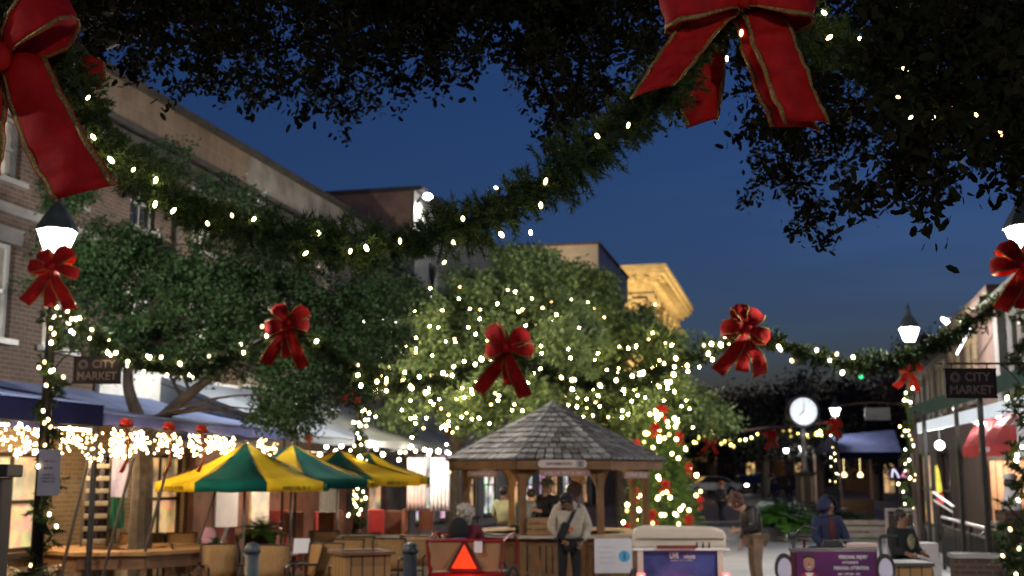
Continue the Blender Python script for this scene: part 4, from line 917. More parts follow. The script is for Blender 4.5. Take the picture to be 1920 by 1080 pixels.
# ------------------------------------------------------------------ umbrellas, tables, chairs, bollards
M_yel = mat('yellow_canvas', (0.72, 0.47, 0.02), (0.56, 0.35, 0.014), 2, 0.85, spec=0.08); M_grn = mat('bottle_green_canvas', (0.005, 0.085, 0.066), (0.003, 0.048, 0.038), 2, 0.85, spec=0.06); M_alu = mat('grey_pole', (0.32, 0.30, 0.31), None, 5, 0.4, metal=0.5)
def umbrella(label, u, Y, vap, veave, Rr, rot, tilt=0.0):
    za = at(u, vap, Y).z; ze = at(u, veave, Y).z; t = thing('garden_umbrella', label, 'umbrella', (gx(u, Y), Y, 0), rot, 'yellow and green garden umbrellas')
    o = octa(Rr); m = octa(Rr * 0.52); vz = 0.15
    for k in range(8):
        j = (k + 1) % 8; zm = ze + vz + (za - ze - vz) * 0.46; rows = []
        for f in (0.0, 0.2, 0.4, 0.6, 0.8, 1.0):
            z = ze + vz + (za - ze - vz) * (f - 0.12 * sin(pi * f)); r = Rr * (1 - f) + 0.05 * f; q = octa(r)
            rows.append([V((*q[k], z)).lerp(V((*q[j], z)), g) + V((0, 0, -0.035 * sin(pi * g) * (1 - f))) for g in (0, .25, .5, .75, 1)])
        b = MB(); b.grid(rows); p = b.build('panel', (M_grn, M_yel)[k % 2], t, True, solid=0.004)
        b = MB(); q = octa(Rr * 1.004); b.grid([[V((*q[k], z)).lerp(V((*q[j], z)), g) + V((0, 0, -0.035 * sin(pi * g) if z > ze + .1 else 0.01 * sin(9 * g))) for g in (0, .25, .5, .75, 1)] for z in (ze + vz, ze)]); v = b.build('valance', (M_grn, M_yel)[k % 2], p, True, solid=0.004)
        if k % 2:
            mid = V((*q[k], 0)).lerp(V((*q[j], 0)), 0.5); n = mid.normalized(); s = scribble(0.55, 0.062, mat('green_print', (0.16, 0.12, 0.01), None, 4, 0.7), v, mid + n * 0.012 + V((0, 0, ze + 0.06)), 5 + k, 1, rot=atan2(n.y, n.x) + pi / 2)
    b = MB(); b.tube([(0, 0, 0), (0, 0, za + 0.02)], 0.024, 8); b.ball((0, 0, za + 0.04), 0.03, 8, 6); b.build('pole', M_alu, t, True)
    b = MB()
    for k in range(8): b.tube([(0, 0, za - 0.04), (*[c * 0.97 for c in o[k]], ze + vz + 0.0)], 0.008, 4); b.tube([(0, 0, ze + 0.05), (*m[k], ze + vz + (za - ze - vz) * 0.40)], 0.006, 4)
    b.build('rib_frame', M_dkwood, t)
    b = MB(); b.lathe([(0.26, 0), (0.26, 0.05), (0.06, 0.08), (0.04, 0.3)], 14); b.build('base', M_black, t); return t
umbrella('nearest umbrella, showing a dark green panel between two yellow ones', 460, 19.4, 832, 921, 1.42, -pi / 2 - pi / 8 - pi / 8 + 0.06)
umbrella('second umbrella showing a broad teal green panel, behind the nearest one', 547, 20.8, 836, 915, 1.55, -pi / 2 - 0.05)
umbrella('third umbrella half hidden, yellow edge past the green one', 634, 22.2, 845, 911, 1.62, -3 * pi / 4 + 0.12)
umbrella('farthest umbrella with its yellow corner nearest to the kiosk', 690, 23.6, 849, 909, 1.30, -3 * pi / 4)

M_sling = mat('tan_sling_fabric', (0.30, 0.165, 0.06), (0.23, 0.125, 0.045), 40, 0.7); M_bronze = mat('bronze_frame', (0.045, 0.025, 0.018), (0.03, 0.018, 0.013), 6, 0.45, metal=0.3)
def chair(label, loc_, rz, sling=None):
    t = thing('patio_chair', label, 'chair', loc_, rz, 'tan sling patio chairs'); w = 0.25; m = sling or M_sling
    b = MB(); b.grid([[(-w + 2 * w * i / 4, -0.24 + 0.46 * j / 4, 0.43 - 0.02 * sin(pi * i / 4)) for i in range(5)] for j in range(5)]); b.build('seat', m, t, True, solid=0.012)
    b = MB(); b.grid([[(-w + 2 * w * i / 4, 0.23 + 0.13 * j / 4 - 0.02 * sin(pi * i / 4), 0.47 + 0.45 * j / 4) for i in range(5)] for j in range(5)]); b.build('backrest', m, t, True, solid=0.012)
    for x in (-w - 0.015, w + 0.015):
        b = MB(); b.tube([(x, -0.25, 0.0), (x, -0.25, 0.63)], 0.015, 6); b.build('leg', M_bronze, t)
        b = MB(); b.tube([(x, 0.30, 0.0), (x, 0.22, 0.43), (x, 0.36, 0.94)], 0.015, 6); b.build('leg', M_bronze, t)
        b = MB(); b.tube(smooth_path([(x, -0.25, 0.62), (x, -0.1, 0.655), (x, 0.12, 0.65), (x, 0.28, 0.64)], 3), 0.02, 6); b.build('armrest', M_bronze, t, True)
    b = MB(); b.tube([(-w - .015, 0.36, 0.93), (w + .015, 0.36, 0.93)], 0.015, 6); b.tube([(-w - .015, 0.235, 0.47), (w + .015, 0.235, 0.47)], 0.012, 6); b.build('back_bar', M_bronze, t)
    b = MB(); b.tube([(-w - .015, -0.25, 0.42), (w + .015, -0.25, 0.42)], 0.012, 6); b.build('front_bar', M_bronze, t)
    return t
spots = [(426, 17.3, 0.45, 'tan chair nearest the bollard, set before the oak ring table'), (372, 17.9, 1.9, 'tan chair seen from the side, tucked at the ring table edge'), (508, 17.0, 0.08, 'tan chair with its broad back squarely turned to the viewer by the bollard'), (557, 17.7, -1.15, 'tan chair turned sideways at the small round table'), (600, 17.5, -0.2, 'brown shaded chair at the small round table'), (640, 18.6, -0.25, 'brown chair just behind the planter box corner'), (338, 20.8, 0.1, 'lit yellowish chair behind the ring table'), (292, 20.6, 0.5, 'shaded brown chair beyond the oak trunk'), (222, 20.6, -0.5, 'lit chair half hidden by a slanting pole'), (680, 19.4, 0.25, 'dark brown chair above the planter box'), (724, 18.8, -0.1, 'dark brown chair between planter box and blue grey bollard'), (772, 19.6, -0.15, 'orange brown chair behind the blue grey bollard'), (612, 21.5, 0.2, 'pale yellowish chair farthest back under the umbrellas'), (455, 20.4, 2.6, 'tan chair facing the viewer under the nearest umbrella')]
for u, Y, rz, lab in spots: chair(lab, (gx(u, Y), Y, 0), rz)
def table(label, u, Y, r=0.42):
    t = thing('cafe_table', label, 'table', (gx(u, Y), Y, 0), 0, 'round cafe tables')
    b = MB(); b.lathe([(r, 0.71), (r + 0.01, 0.725), (r, 0.74)], 24); b.build('top', mat('pale_table_top', (0.45, 0.36, 0.32), (0.38, 0.3, 0.27), 3, 0.35), t)
    b = MB(); b.lathe([(0.03, 0.02), (0.03, 0.71)], 8); b.lathe([(0.22, 0), (0.2, 0.025), (0.03, 0.04)], 16); b.build('pedestal', M_black, t)
table('round table with pale pinkish top under the nearest umbrella', 512, 18.6); table('round table hidden behind dark chairs near the planter box', 690, 20.6); table('round table behind the oak ring table', 390, 21.2)
for u, v, lab, rz in ((572, 1008, 'white menu card standing on the pinkish round table', 0.2),):
    t = thing('menu_card', lab, 'menu', (gx(u, 18.6) - 0.02, 18.6, 0.74), rz); b = MB(); b.grid([[(-0.13, 0, 0), (0.13, 0, 0)], [(-0.12, 0.05, 0.22), (0.12, 0.05, 0.22)]]); b.build('front_leaf', M_paper, t, solid=0.003); b = MB(); b.grid([[(-0.13, 0.12, 0), (0.13, 0.12, 0)], [(-0.12, 0.054, 0.22), (0.12, 0.054, 0.22)]]); b.build('back_leaf', M_paper, t, solid=0.003)
def bollard(label, u, Y):
    t = thing('bollard', label, 'bollard', (gx(u, Y), Y, 0), 0, 'bollards'); m = mat('blue_grey_paint', (0.06, 0.075, 0.09), (0.045, 0.056, 0.068), 6, 0.4)
    b = MB(); b.lathe([(0.125, 0), (0.125, 0.08), (0.095, 0.1)] + [(0.095, 0.1), (0.095, 0.86)], 20); b.build('shaft', m, t, True)
    b = MB(); b.lathe([(0.112, 0.865), (0.118, 0.90), (0.11, 0.95), (0.075, 0.995), (0.02, 1.012)], 20); b.build('cap', m, t, True)
bollard('blue grey bollard between the tan chairs', 478, 16.6); bollard('blue grey bollard beside the wooden planter box', 771, 16.6)
t = thing('planter_box', 'low wooden plank box between the chairs and the bollard', 'planter', (gx(693, 16.4), 16.4, 0), 0.45)
M_plank = brick('plank_wood', (0.30, 0.17, 0.06), (0.24, 0.13, 0.045), (0.06, 0.03, 0.012), 0.16, 4.0, 0.6)
b = MB(); b.box((0, 0.3, 0.43), (0.66, 0.6, 0.84)); b.build('body', M_plank, t)
b = MB()
for x, y, dx, dy in ((0, -0.02, 0.76, 0.1), (0, 0.62, 0.76, 0.1), (-0.33, 0.3, 0.1, 0.54), (0.33, 0.3, 0.1, 0.54)): b.box((x, y, 0.875), (dx, dy, 0.045))
b.build('rim', M_woodd, t, bevel=0.006)
# ferns and cafe
M_fern = mat('fern_green', (0.10, 0.26, 0.03), (0.05, 0.15, 0.02), 4, 0.5, island=0.6); M_fernd = mat('dark_fern_green', (0.05, 0.11, 0.03), (0.025, 0.06, 0.018), 4, 0.5, island=0.6)
def fern(label, u, Y, z, r, m=None, pot=None, n=46, name='fern'):
    t = thing(name, label, 'plant', (gx(u, Y), Y, z)); vs = []
    for k in range(n):
        a = rnd.uniform(0, 2 * pi); e = rnd.uniform(0.25, 1.25); L = r * rnd.uniform(0.7, 1.15); P = [V((0, 0, 0))]
        for i in range(1, 9): f = i / 8; P.append(V((cos(a) * L * f * cos(e * (1 - 0.2 * f)), sin(a) * L * f * cos(e * (1 - 0.2 * f)), L * (f * sin(e) - 0.75 * f * f * (0.5 + 0.4 * cos(e))))))
        for i in range(1, 9):
            d = (P[i] - P[i - 1]).normalized(); s = d.cross(V((0, 0, 1)))
            if s.length < 1e-3: s = V((1, 0, 0))
            s.normalize(); w = L * 0.17 * sin(pi * (0.12 + 0.8 * i / 9))
            for q in (-1, 1): vs += [P[i - 1], P[i - 1].lerp(P[i], 0.7), P[i - 1] + s * (q * w) + d * 0.3 * w + V((0, 0, -0.15 * w)), P[i - 1] + s * (q * w * 0.5)]
    np_mesh('fronds', np.array([tuple(p) for p in vs]), 4, m or M_fern, t)
    if pot:
        b = MB(); h = pot; b.lathe([(r * 0.34, -h), (r * 0.46, -0.06), (r * 0.5, -0.06), (r * 0.5, 0.0), (r * 0.4, -0.01)], 16); b.build('pot', M_dkwood, t, True)
    return t
fern('bright green fern in a brown pot under the nearest umbrella', 492, 21.2, 0.95, 0.62, pot=0.95, m=mat('mid_fern', (0.07, 0.19, 0.025), (0.04, 0.1, 0.015), 4, 0.5, island=0.6))
fern('dark leafy plant behind the wrapped post beside the studded cabinet', 66, 12.6, 0.75, 0.5, M_fernd, 0.75, 60)
fern('small dark green plant on the ring table by the tan chair', 408, 18.3, 0.90, 0.22, M_fernd, 0.06)
t = thing('price_board', 'pink and pale blue leaning board beside the oak ring table', 'sign', (gx(398, 19.6), 19.6, 0), -0.35)
b = MB(); b.box((0.1, 0.1, 0.78), (0.62, 0.03, 0.62)); b.build('pink_panel', mat('salmon_board', (0.45, 0.16, 0.14), (0.36, 0.12, 0.11), 3, 0.6), t); b = MB(); b.box((-0.03, 0.06, 0.68), (0.44, 0.03, 0.26)); b.build('blue_panel', mat('pale_blue_board', (0.45, 0.58, 0.62), (0.3, 0.5, 0.56), 3, 0.5), t)
b = MB(); b.ball((-0.05, 0.05, 0.95), (0.17, 0.03, 0.14), 12, 8); b.build('oval_picture', mat('lilac_print', (0.3, 0.26, 0.42), (0.5, 0.2, 0.3), 6, 0.6), t, True); b = MB(); b.bar((0.12, 0.0, 0.5), (0.32, 0.0, 1.1), 0.06, 0.03); b.bar((0.25, 0.12, 0), (0.25, 0.12, 0.5), 0.04); b.bar((-0.15, 0.12, 0), (-0.15, 0.12, 0.5), 0.04); b.build('strut', M_white, t)

M_redch = mat('red_painted_seat', (0.36, 0.03, 0.025), (0.26, 0.02, 0.02), 5, 0.5); M_rust = mat('rusty_wood', (0.20, 0.07, 0.035), (0.13, 0.045, 0.025), 4, 0.6)
for k, (u, Y, m) in enumerate(((556, 24.2, M_rust), (578, 25.0, M_redch), (604, 24.2, M_rust), (622, 26, M_rust), (655, 25.6, M_redch), (700, 26.2, M_redch), (730, 25.4, M_rust), (745, 27, M_rust), (790, 27.5, M_rust), (532, 25.5, M_redch))):
    t = thing('cafe_chair', ('rusty brown', 'red')[m is M_redch] + ' high backed cafe chair ' + ('nearest the fern', 'behind the second umbrella pole', 'under the second umbrella', 'left of the wrapped post'.replace('left of', 'just before'), 'beside the wrapped post', 'past the wrapped post', 'under the farthest umbrella', 'by the white hanging curtain', 'next to the kiosk side', 'deepest by the warm doorway')[k], 'chair', (gx(u, Y), Y, 0), rnd.uniform(-2, 2), 'cafe chairs under the grey awning')
    b = MB(); b.box((0, 0, 0.47), (0.42, 0.42, 0.05)); b.build('seat', m, t, bevel=0.01); b = MB(); b.box((0, 0.2, 0.95), (0.42, 0.04, 0.5)); b.build('backrest', m, t, bevel=0.02)
    for x in (-0.18, 0.18):
        for y in (-0.18, 0.19): b = MB(); b.bar((x, y, 0), (x, y, 0.45 if y < 0 else 1.18), 0.04); b.build('leg', m, t)
t = thing('globe_lights', 'string of round white globe lights sagging under the grey cafe awning', 'string lights', at(720, 845, 25.5), 0)
P = smooth_path([at(u, v, 25.2 + (u - 500) * 0.012) - t.location for u, v in ((548, 842), (600, 848), (660, 838), (720, 846), (780, 842), (850, 848))], 8); b = MB(); b.tube(P, 0.008, 4); b.build('wire', M_black, t)
gl = bulb_mesh('globe_bulb', 0.05, glow('globe_glass', (1, 0.88, 0.7), 22), 1.0, 10, 7)
add_bulbs(t, [at(u, v, 25.2 + (u - 500) * 0.012) for u, v in ((612, 838), (640, 836), (570, 860), (585, 866), (705, 842), (718, 852), (741, 838), (750, 848), (760, 848), (770, 838), (779, 846), (796, 843), (806, 846), (822, 846), (838, 848), (842, 850), (748, 862), (804, 852), (600, 852), (630, 846))], gl)
for q in ((590, 848), (745, 856), (810, 852)): lamp('lamp', at(*q, 26.2) - t.location, 120, (1, 0.78, 0.52), 0.12, t)
for u, lab, m in ((782, 'pale pink hanging cafe curtain next to the wrapped tree trunk'.replace('wrapped ', ''), (0.5, 0.36, 0.36)), (826, 'white hanging cafe curtain beside the kiosk roof edge', (0.68, 0.62, 0.66))):
    t = thing('hanging_curtain', lab, 'curtain', at(u, 858, 27.0), 0.1); b = MB(); b.grid([[(-0.22 + 0.44 * i / 20, 0.03 * sin(i * 1.6 + 0.3 * j), -0.24 * j) for i in range(21)] for j in range(6)]); b.build('cloth', mat('curtain_' + lab.split()[0], m, tuple(c * 0.75 for c in m), 6, 0.9), t, True, solid=0.006)
    b = MB(); b.tube([(-0.28, 0, 0.02), (0.28, 0, 0.02)], 0.012, 5); b.build('rod', M_black, t)
t = thing('cafe_partition', 'warm lit wooden cafe back wall with shelves below the grey awning', 'wall', loc(8.0, -0.35), RZL)
b = MB(); b.box((0, 0, 1.25), (11.5, 0.12, 2.5)); b.build('boarding', mat('reddish_boards', (0.22, 0.09, 0.06), (0.12, 0.05, 0.035), 2.5, 0.7), t)
for x, z, w, h, m in ((-4.4, 1.5, 1.0, 1.3, M_paper), (-2.8, 1.4, 0.9, 1.6, M_warm), (-0.9, 1.5, 1.3, 1.0, M_rust), (1.2, 1.4, 1.0, 1.5, M_curtain), (3.2, 1.5, 1.2, 1.1, M_dkwood), (4.7, 1.4, 0.8, 1.5, M_warm)):
    b = MB(); b.box((x, -0.09, z), (w, 0.05, h)); b.build('panel', m, t)
t = thing('low_wall', 'long low cream wall running from the chairs to the kiosk', 'wall', (gx(750, 21.6), 21.6, 0), 0.03)
b = MB(); b.box((0, 0, 0.4), (2.1, 0.35, 0.8)); b.build('masonry', mat('cream_wall', (0.42, 0.36, 0.26), (0.34, 0.28, 0.2), 2, 0.8), t); b = MB(); b.box((0, -0.01, 0.835), (2.2, 0.48, 0.07)); b.build('coping', mat('cream_coping', (0.55, 0.49, 0.38), (0.46, 0.4, 0.3), 3, 0.7), t, bevel=0.015)

# ------------------------------------------------------------------ kiosk
def kiosk():
    cx = gx(1036, 22); t = thing('kiosk', 'octagonal wooden information kiosk with grey shingled roof', 'kiosk', (cx, 22, 0), 0.06)
    Rf, ze, za = 2.12, 2.20, 3.26; M_sh = mat('grey_shingles', (0.36, 0.345, 0.32), (0.075, 0.066, 0.058), 7, 0.7, island=0.85, bump=0.4)
    a0 = -pi / 2 - pi / 8; b = MB(); rows = 11
    def P(k, r, z): a = a0 + 2 * pi * k / 8; return V((r * cos(a), r * sin(a), z))
    for k in range(8):
        pass
        for i in range(rows):
            f0, f1 = i / rows, min(1, (i + 1.25) / rows); r0, r1 = Rf * (1 - f0), Rf * (1 - f1); z0, z1 = ze + (za - ze) * f0, ze + (za - ze) * f1
            A, B, C, D = P(k, r0, z0), P(k + 1, r0, z0), P(k + 1, r1, z1), P(k, r1, z1); n = max(1, round((B - A).length / 0.155)); nn = (B - A).cross(D - A).normalized()
            for j in range(n):
                s0, s1 = (j + 0.07 + rnd.uniform(-.05, .05)) / n, (j + 0.93 + rnd.uniform(-.05, .05)) / n; lift = nn * (0.034 + rnd.uniform(0, 0.016)); up = nn * 0.004; dz = rnd.uniform(-0.015, 0.01)
                p, q = A.lerp(B, s0) + lift, A.lerp(B, s1) + lift; mid = A.lerp(B, (s0 + s1) / 2) + lift + (A - D).normalized() * (0.016 + dz); c, d = D.lerp(C, s1) + up, D.lerp(C, s0) + up
                b.poly([p, mid, q, c, d]); b.poly([p - lift * 0.9, q - lift * 0.9, q, mid, p])
    b.build('roof', M_sh, t); b = MB()
    for k in range(8): b.poly([P(k, Rf - 0.03, ze - 0.02), P(k + 1, Rf - 0.03, ze - 0.02), V((0, 0, za - 0.03))])
    b.build('roof_deck', M_cap, t)
    b = MB()
    for k in range(8):
        for i in range(rows):
            f0, f1 = i / rows, min(0.99, (i + 1.1) / rows); A, D = P(k, (Rf + 0.02) * (1 - f0), ze + (za - ze) * f0 + 0.035), P(k, Rf * (1 - f1), ze + (za - ze) * f1 + 0.03); tg = V((-sin(a0 + 2 * pi * k / 8), cos(a0 + 2 * pi * k / 8), 0)) * 0.075
            b.poly([A - tg - V((0, 0, .03)), A + V((0, 0, .012)), D, D - tg * 0.95 - V((0, 0, .03))]); b.poly([A + V((0, 0, .012)), A + tg - V((0, 0, .03)), D + tg * 0.95 - V((0, 0, .03)), D])
    b.lathe([(0.09, za - 0.04), (0.05, za + 0.03), (0.012, za + 0.07)], 8); b.build('hip_shingle', M_sh, t)
    b = MB()
    for k in range(8): b.bar(P(k, Rf - 0.06, ze - 0.095), P(k + 1, Rf - 0.06, ze - 0.095), 0.04, 0.14)
    b.build('fascia', M_wood2, t)
    b = MB(); b.poly([P(k, Rf - 0.1, ze - 0.06) for k in range(8)]); b.build('ceiling', M_woodd, t)
    rp = 1.74
    for k in range(8):
        p = P(k, rp, 0); b = MB(); b.bar(p, p + V((0, 0, 2.1)), 0.12, 0.12, (0, 1, 0)); b.build('post', M_wood2, t, bevel=0.01)
        for s in (-1, 1):
            e = (P(k + s, rp, 0) - p).normalized(); b = MB(); q = []
            for i in range(7): g = i / 6 * pi / 2; q.append((0.06 + 0.34 * (1 - cos(g)), 1.62 + 0.44 * sin(g)))
            poly = q + [(0.06, 2.06)]; n = e.cross(V((0, 0, 1))) * 0.03
            vs = [p + e * x + V((0, 0, z)) - n for x, z in poly] + [p + e * x + V((0, 0, z)) + n for x, z in poly]; m = len(poly)
            b.mesh(vs, [tuple(range(m)), tuple(reversed(range(m, 2 * m)))] + [(i, (i + 1) % m, m + (i + 1) % m, m + i) for i in range(m)]); b.build('bracket', M_wood2, t)
        A, B = P(k, rp, 0), P(k + 1, rp, 0); L = (B - A).length; n = 11; b = MB()
        for j in range(n):
            s = (j + 0.5) / n; c = A.lerp(B, 0.06 + 0.88 * s); b.bar(c + V((0, 0, 0.12)), c + V((0, 0, 0.86)), 0.085, 0.025, ((B - A).normalized().cross(V((0, 0, 1)))))
        b.bar(A.lerp(B, .04) + V((0, 0, .1)), A.lerp(B, .96) + V((0, 0, .1)), 0.05, 0.08); b.bar(A.lerp(B, .04) + V((0, 0, .80)), A.lerp(B, .96) + V((0, 0, .80)), 0.055, 0.09); b.build('slat_panel', M_wood2, t)
        i0, i1 = P(k, 1.52, 0.885), P(k + 1, 1.52, 0.885); o0, o1 = P(k, 1.98, 0.885), P(k + 1, 1.98, 0.885); h = V((0, 0, 0.045)); b = MB()
        b.mesh([i0, i1, o1, o0, i0 + h, i1 + h, o1 + h, o0 + h], [(0, 1, 2, 3), (7, 6, 5, 4), (3, 2, 6, 7), (1, 0, 4, 5), (0, 3, 7, 4), (2, 1, 5, 6)]); b.build('counter', mat('worn_counter', (0.50, 0.43, 0.34), (0.40, 0.34, 0.26), 3, 0.5), t)
    # sign boards, hung under the fascia
    mp = mat('pale_sign_board', (0.55, 0.47, 0.43), (0.5, 0.42, 0.39), 4, 0.6); mr = mat('faded_red_board', (0.34, 0.19, 0.16), (0.28, 0.15, 0.13), 4, 0.6); ml = mat('pale_letters', (0.62, 0.54, 0.48), None, 4, 0.6)
    def board(k, s, z, w, h, m, words, mi, off=0.02):
        A, B = P(k, Rf - 0.02 + off, z), P(k + 1, Rf - 0.02 + off, z); c = A.lerp(B, s); a = atan2((B - A).y, (B - A).x); poly = []
        for i in range(9): g = -pi / 2 + pi * i / 8; poly.append((w / 2 - h / 2 + h / 2 * cos(g), h / 2 * sin(g)))
        for i in range(9): g = pi / 2 + pi * i / 8; poly.append((-w / 2 + h / 2 + h / 2 * cos(g), h / 2 * sin(g)))
        b = MB(); b.prism(poly, -0.015, 0.015); o = b.build('sign_board', m, t); o.location = c; o.rotation_euler = (0, 0, a)
        if words: text(words, h * 0.52, mi, o, (-0.06, -0.018, 0), sx=0.9, bold=0.001); q = MB(); q.prism([(0.24, -h * .42), (0.36, -h * .42), (0.36, h * .42), (0.24, h * .42)], -0.018, -0.0155); q.build('symbol_field', mat('grey_symbol', (0.3, 0.28, 0.27), None, 4, 0.6), o); text('i', h * 0.8, M_ink, o, (0.30, -0.021, 0), bold=0.004)
        else: scribble(w * 0.82, h * 0.5, mi, o, (0, -0.018, 0), k + 3)
        r = MB()
        for x in (-w * 0.33, w * 0.33): r.tube([(x, 0, h / 2), (x, 0, h / 2 + 0.05)], 0.006, 5)
        r.build('hanger', M_black, o)
    board(0, 0.49, ze - 0.075, 0.83, 0.135, mp, 'INFORMATION', M_ink); board(0, 0.52, ze - 0.23, 0.86, 0.105, mr, None, ml, -0.03)
    board(7, 0.5, ze - 0.24, 0.72, 0.11, mr, None, ml, -0.05); board(1, 0.5, ze - 0.26, 0.74, 0.115, mr, None, ml, -0.05)
    # the lamp inside
    b = MB(); b.lathe([(0.1, 2.02), (0.16, 1.95), (0.14, 1.93)], 12); b.build('ceiling_lamp', glow('kiosk_lamp_glass', (1, 0.8, 0.5), 9), t)
    lamp('lamp', (0, 0, 1.84), 75, (1, 0.74, 0.42), 0.1, t)
    for s, yy in ((-0.2, -1.55), (0.62, -1.2)): pass
    return t
M_wood2 = mat('cedar_wood', (0.21, 0.105, 0.042), (0.14, 0.07, 0.028), 5, 0.65, bump=0.15)
KIOSK = kiosk()
t = thing('information_poster', 'white information poster with a blue round i symbol on the kiosk front', 'poster', at(1150, 1042, 19.95), 0.06)
b = MB(); b.box((0, 0, 0), (0.63, 0.02, 0.56)); b.build('sheet', M_paper, t); scribble(0.32, 0.012, mat('blue_grey_print', (0.4, 0.45, 0.55), None, 4, 0.6), t, (-0.09, -0.012, 0.14), 8, 4, 7)
b = MB(); b.lathe([(0.095, 0), (0.095, 0.004)], 24); o = b.build('blue_disc', mat('sky_blue_print', (0.10, 0.42, 0.68), (0.08, 0.38, 0.62), 4, 0.5), t); o.rotation_euler = (pi / 2, 0, 0); o.location = (0.18, -0.011, -0.01); text('i', 0.16, mat('deep_blue_print', (0.02, 0.12, 0.26), None, 4, 0.5), t, (0.18, -0.018, -0.005), bold=0.006)
b = MB(); b.box((0, 0.002, 0.31), (0.56, 0.02, 0.07)); b.build('top_strip', mat('tan_strip', (0.5, 0.35, 0.24), None, 4, 0.6), t)
t = thing('wooden_crate', 'open wooden crate on the kiosk counter behind the man in the white pullover', 'crate', (gx(1016, 20.3), 20.3, 0.93), 0.06)
b = MB()
for z in (0.05, 0.15, 0.25): b.box((0, -0.11, z), (0.52, 0.02, 0.08)); b.box((0, 0.13, z), (0.52, 0.02, 0.08)); b.box((-0.25, 0.01, z), (0.02, 0.22, 0.08)); b.box((0.25, 0.01, z), (0.02, 0.22, 0.08))
b.build('slat_box', M_wood, t); b = MB(); b.box((0, 0.01, 0.02), (0.48, 0.2, 0.02)); b.build('bottom', M_wood, t)
t = thing('arched_board', 'mauve grey arched board standing inside the kiosk', 'board', at(1078, 1000, 21.4), 0.05)
poly = [(-0.16, -0.1), (0.16, -0.1)] + [(0.16 * cos(pi * i / 8), 0.72 + 0.2 * sin(pi * i / 8)) for i in range(9)]
b = MB(); b.prism(poly, -0.02, 0.02); b.build('panel', mat('mauve_board', (0.16, 0.115, 0.12), (0.13, 0.095, 0.1), 4, 0.7), t); b = MB(); b.bar((0, 0.04, -0.9), (0, 0.04, 0.3), 0.05); b.build('stand', M_dkwood, t)

# ------------------------------------------------------------------ Christmas tree
def xmas():
    Y = 30; s = ppm(Y); t = thing('christmas_tree', 'tall Christmas tree with warm lights and red bows behind the kiosk corner', 'tree', (gx(1240, Y), Y, 0)); h = at(1230, 765, Y).z; r0 = 1.1
    n = 1500; zz = rng.uniform(0.0, 1, n) ** 1.25; a = rng.uniform(0, 2 * pi, n); ln = r0 * (1 - zz) ** 0.5 * rng.uniform(0.65, 1.05, n) + 0.05; z = 0.35 + zz * (h - 0.35)
    d = np.stack([np.cos(a), np.sin(a), rng.uniform(-0.35, 0.1, n)], 1); K = 26; q = rng.uniform(0.25, 1, (n, K))
    P = np.stack([np.zeros(n), np.zeros(n), z], 1)[:, None] + d[:, None] * (q * ln[:, None])[..., None]
    nd = unit(d[:, None] * 0.8 + rng.normal(size=(n, K, 3)) * 0.55); sd = unit(np.cross(nd, rng.normal(size=(n, K, 3)))) * 0.009; tip = P + nd * (0.11 * rng.uniform(0.7, 1.2, (n, K)))[..., None]
    np_mesh('needles', np.stack([P - sd, P + sd, tip], 2).reshape(-1, 3), 3, mat('xmas_needles', (0.10, 0.19, 0.04), (0.04, 0.095, 0.02), 4, 0.5, island=0.7), t)
    b = MB(); b.tube([(0, 0, 0), (0, 0, h)], [0.09, 0.01], 8); b.build('trunk', M_bark, t)
    pts = []
    for i in range(82): zf = rnd.random() ** 1.2; aa = -math.acos(rnd.uniform(-1, 1)); rr = (r0 * (1 - zf) ** 0.5 + 0.07) * rnd.uniform(.92, 1.05); pts.append(V(t.location) + V((rr * cos(aa), rr * sin(aa), 0.35 + zf * (h - 0.35))))
    add_bulbs(t, pts, bulb_mesh('large_bulb', 0.046, glow('large_bulb_glass', (1.0, 0.76, 0.32), 22), 1.1, 6, 4))
    for i, (zf, aa) in enumerate(((0.98, -1.5), (0.84, -1.9), (0.78, -0.9), (0.62, -2.2), (0.55, -0.8), (0.42, -1.6), (0.36, -2.4), (0.30, -0.6), (0.2, -1.9), (0.16, -1.1), (0.1, -2.5), (0.72, -2.7))):
        rr = r0 * (1 - zf) ** 0.5 + 0.14; lab = ('at the very top', 'just below the top', 'on the upper sunset side', 'on the kiosk side near the middle', 'midway on the path side', 'in the middle', 'low on the kiosk side', 'low on the path side', 'near the bottom beside the kiosk post', 'near the bottom in the centre', 'lowest, seen through the kiosk', 'high, above the kiosk eave')[i].replace('sunset', 'path')
        bow('small red bow on the Christmas tree, ' + lab, V(t.location) + V((rr * cos(aa), rr * sin(aa), 0.35 + zf * (h - 0.35))), aa + pi / 2, 0.55 if i else 0.62, 40 + i, 'bows on the Christmas tree', 2)
xmas()
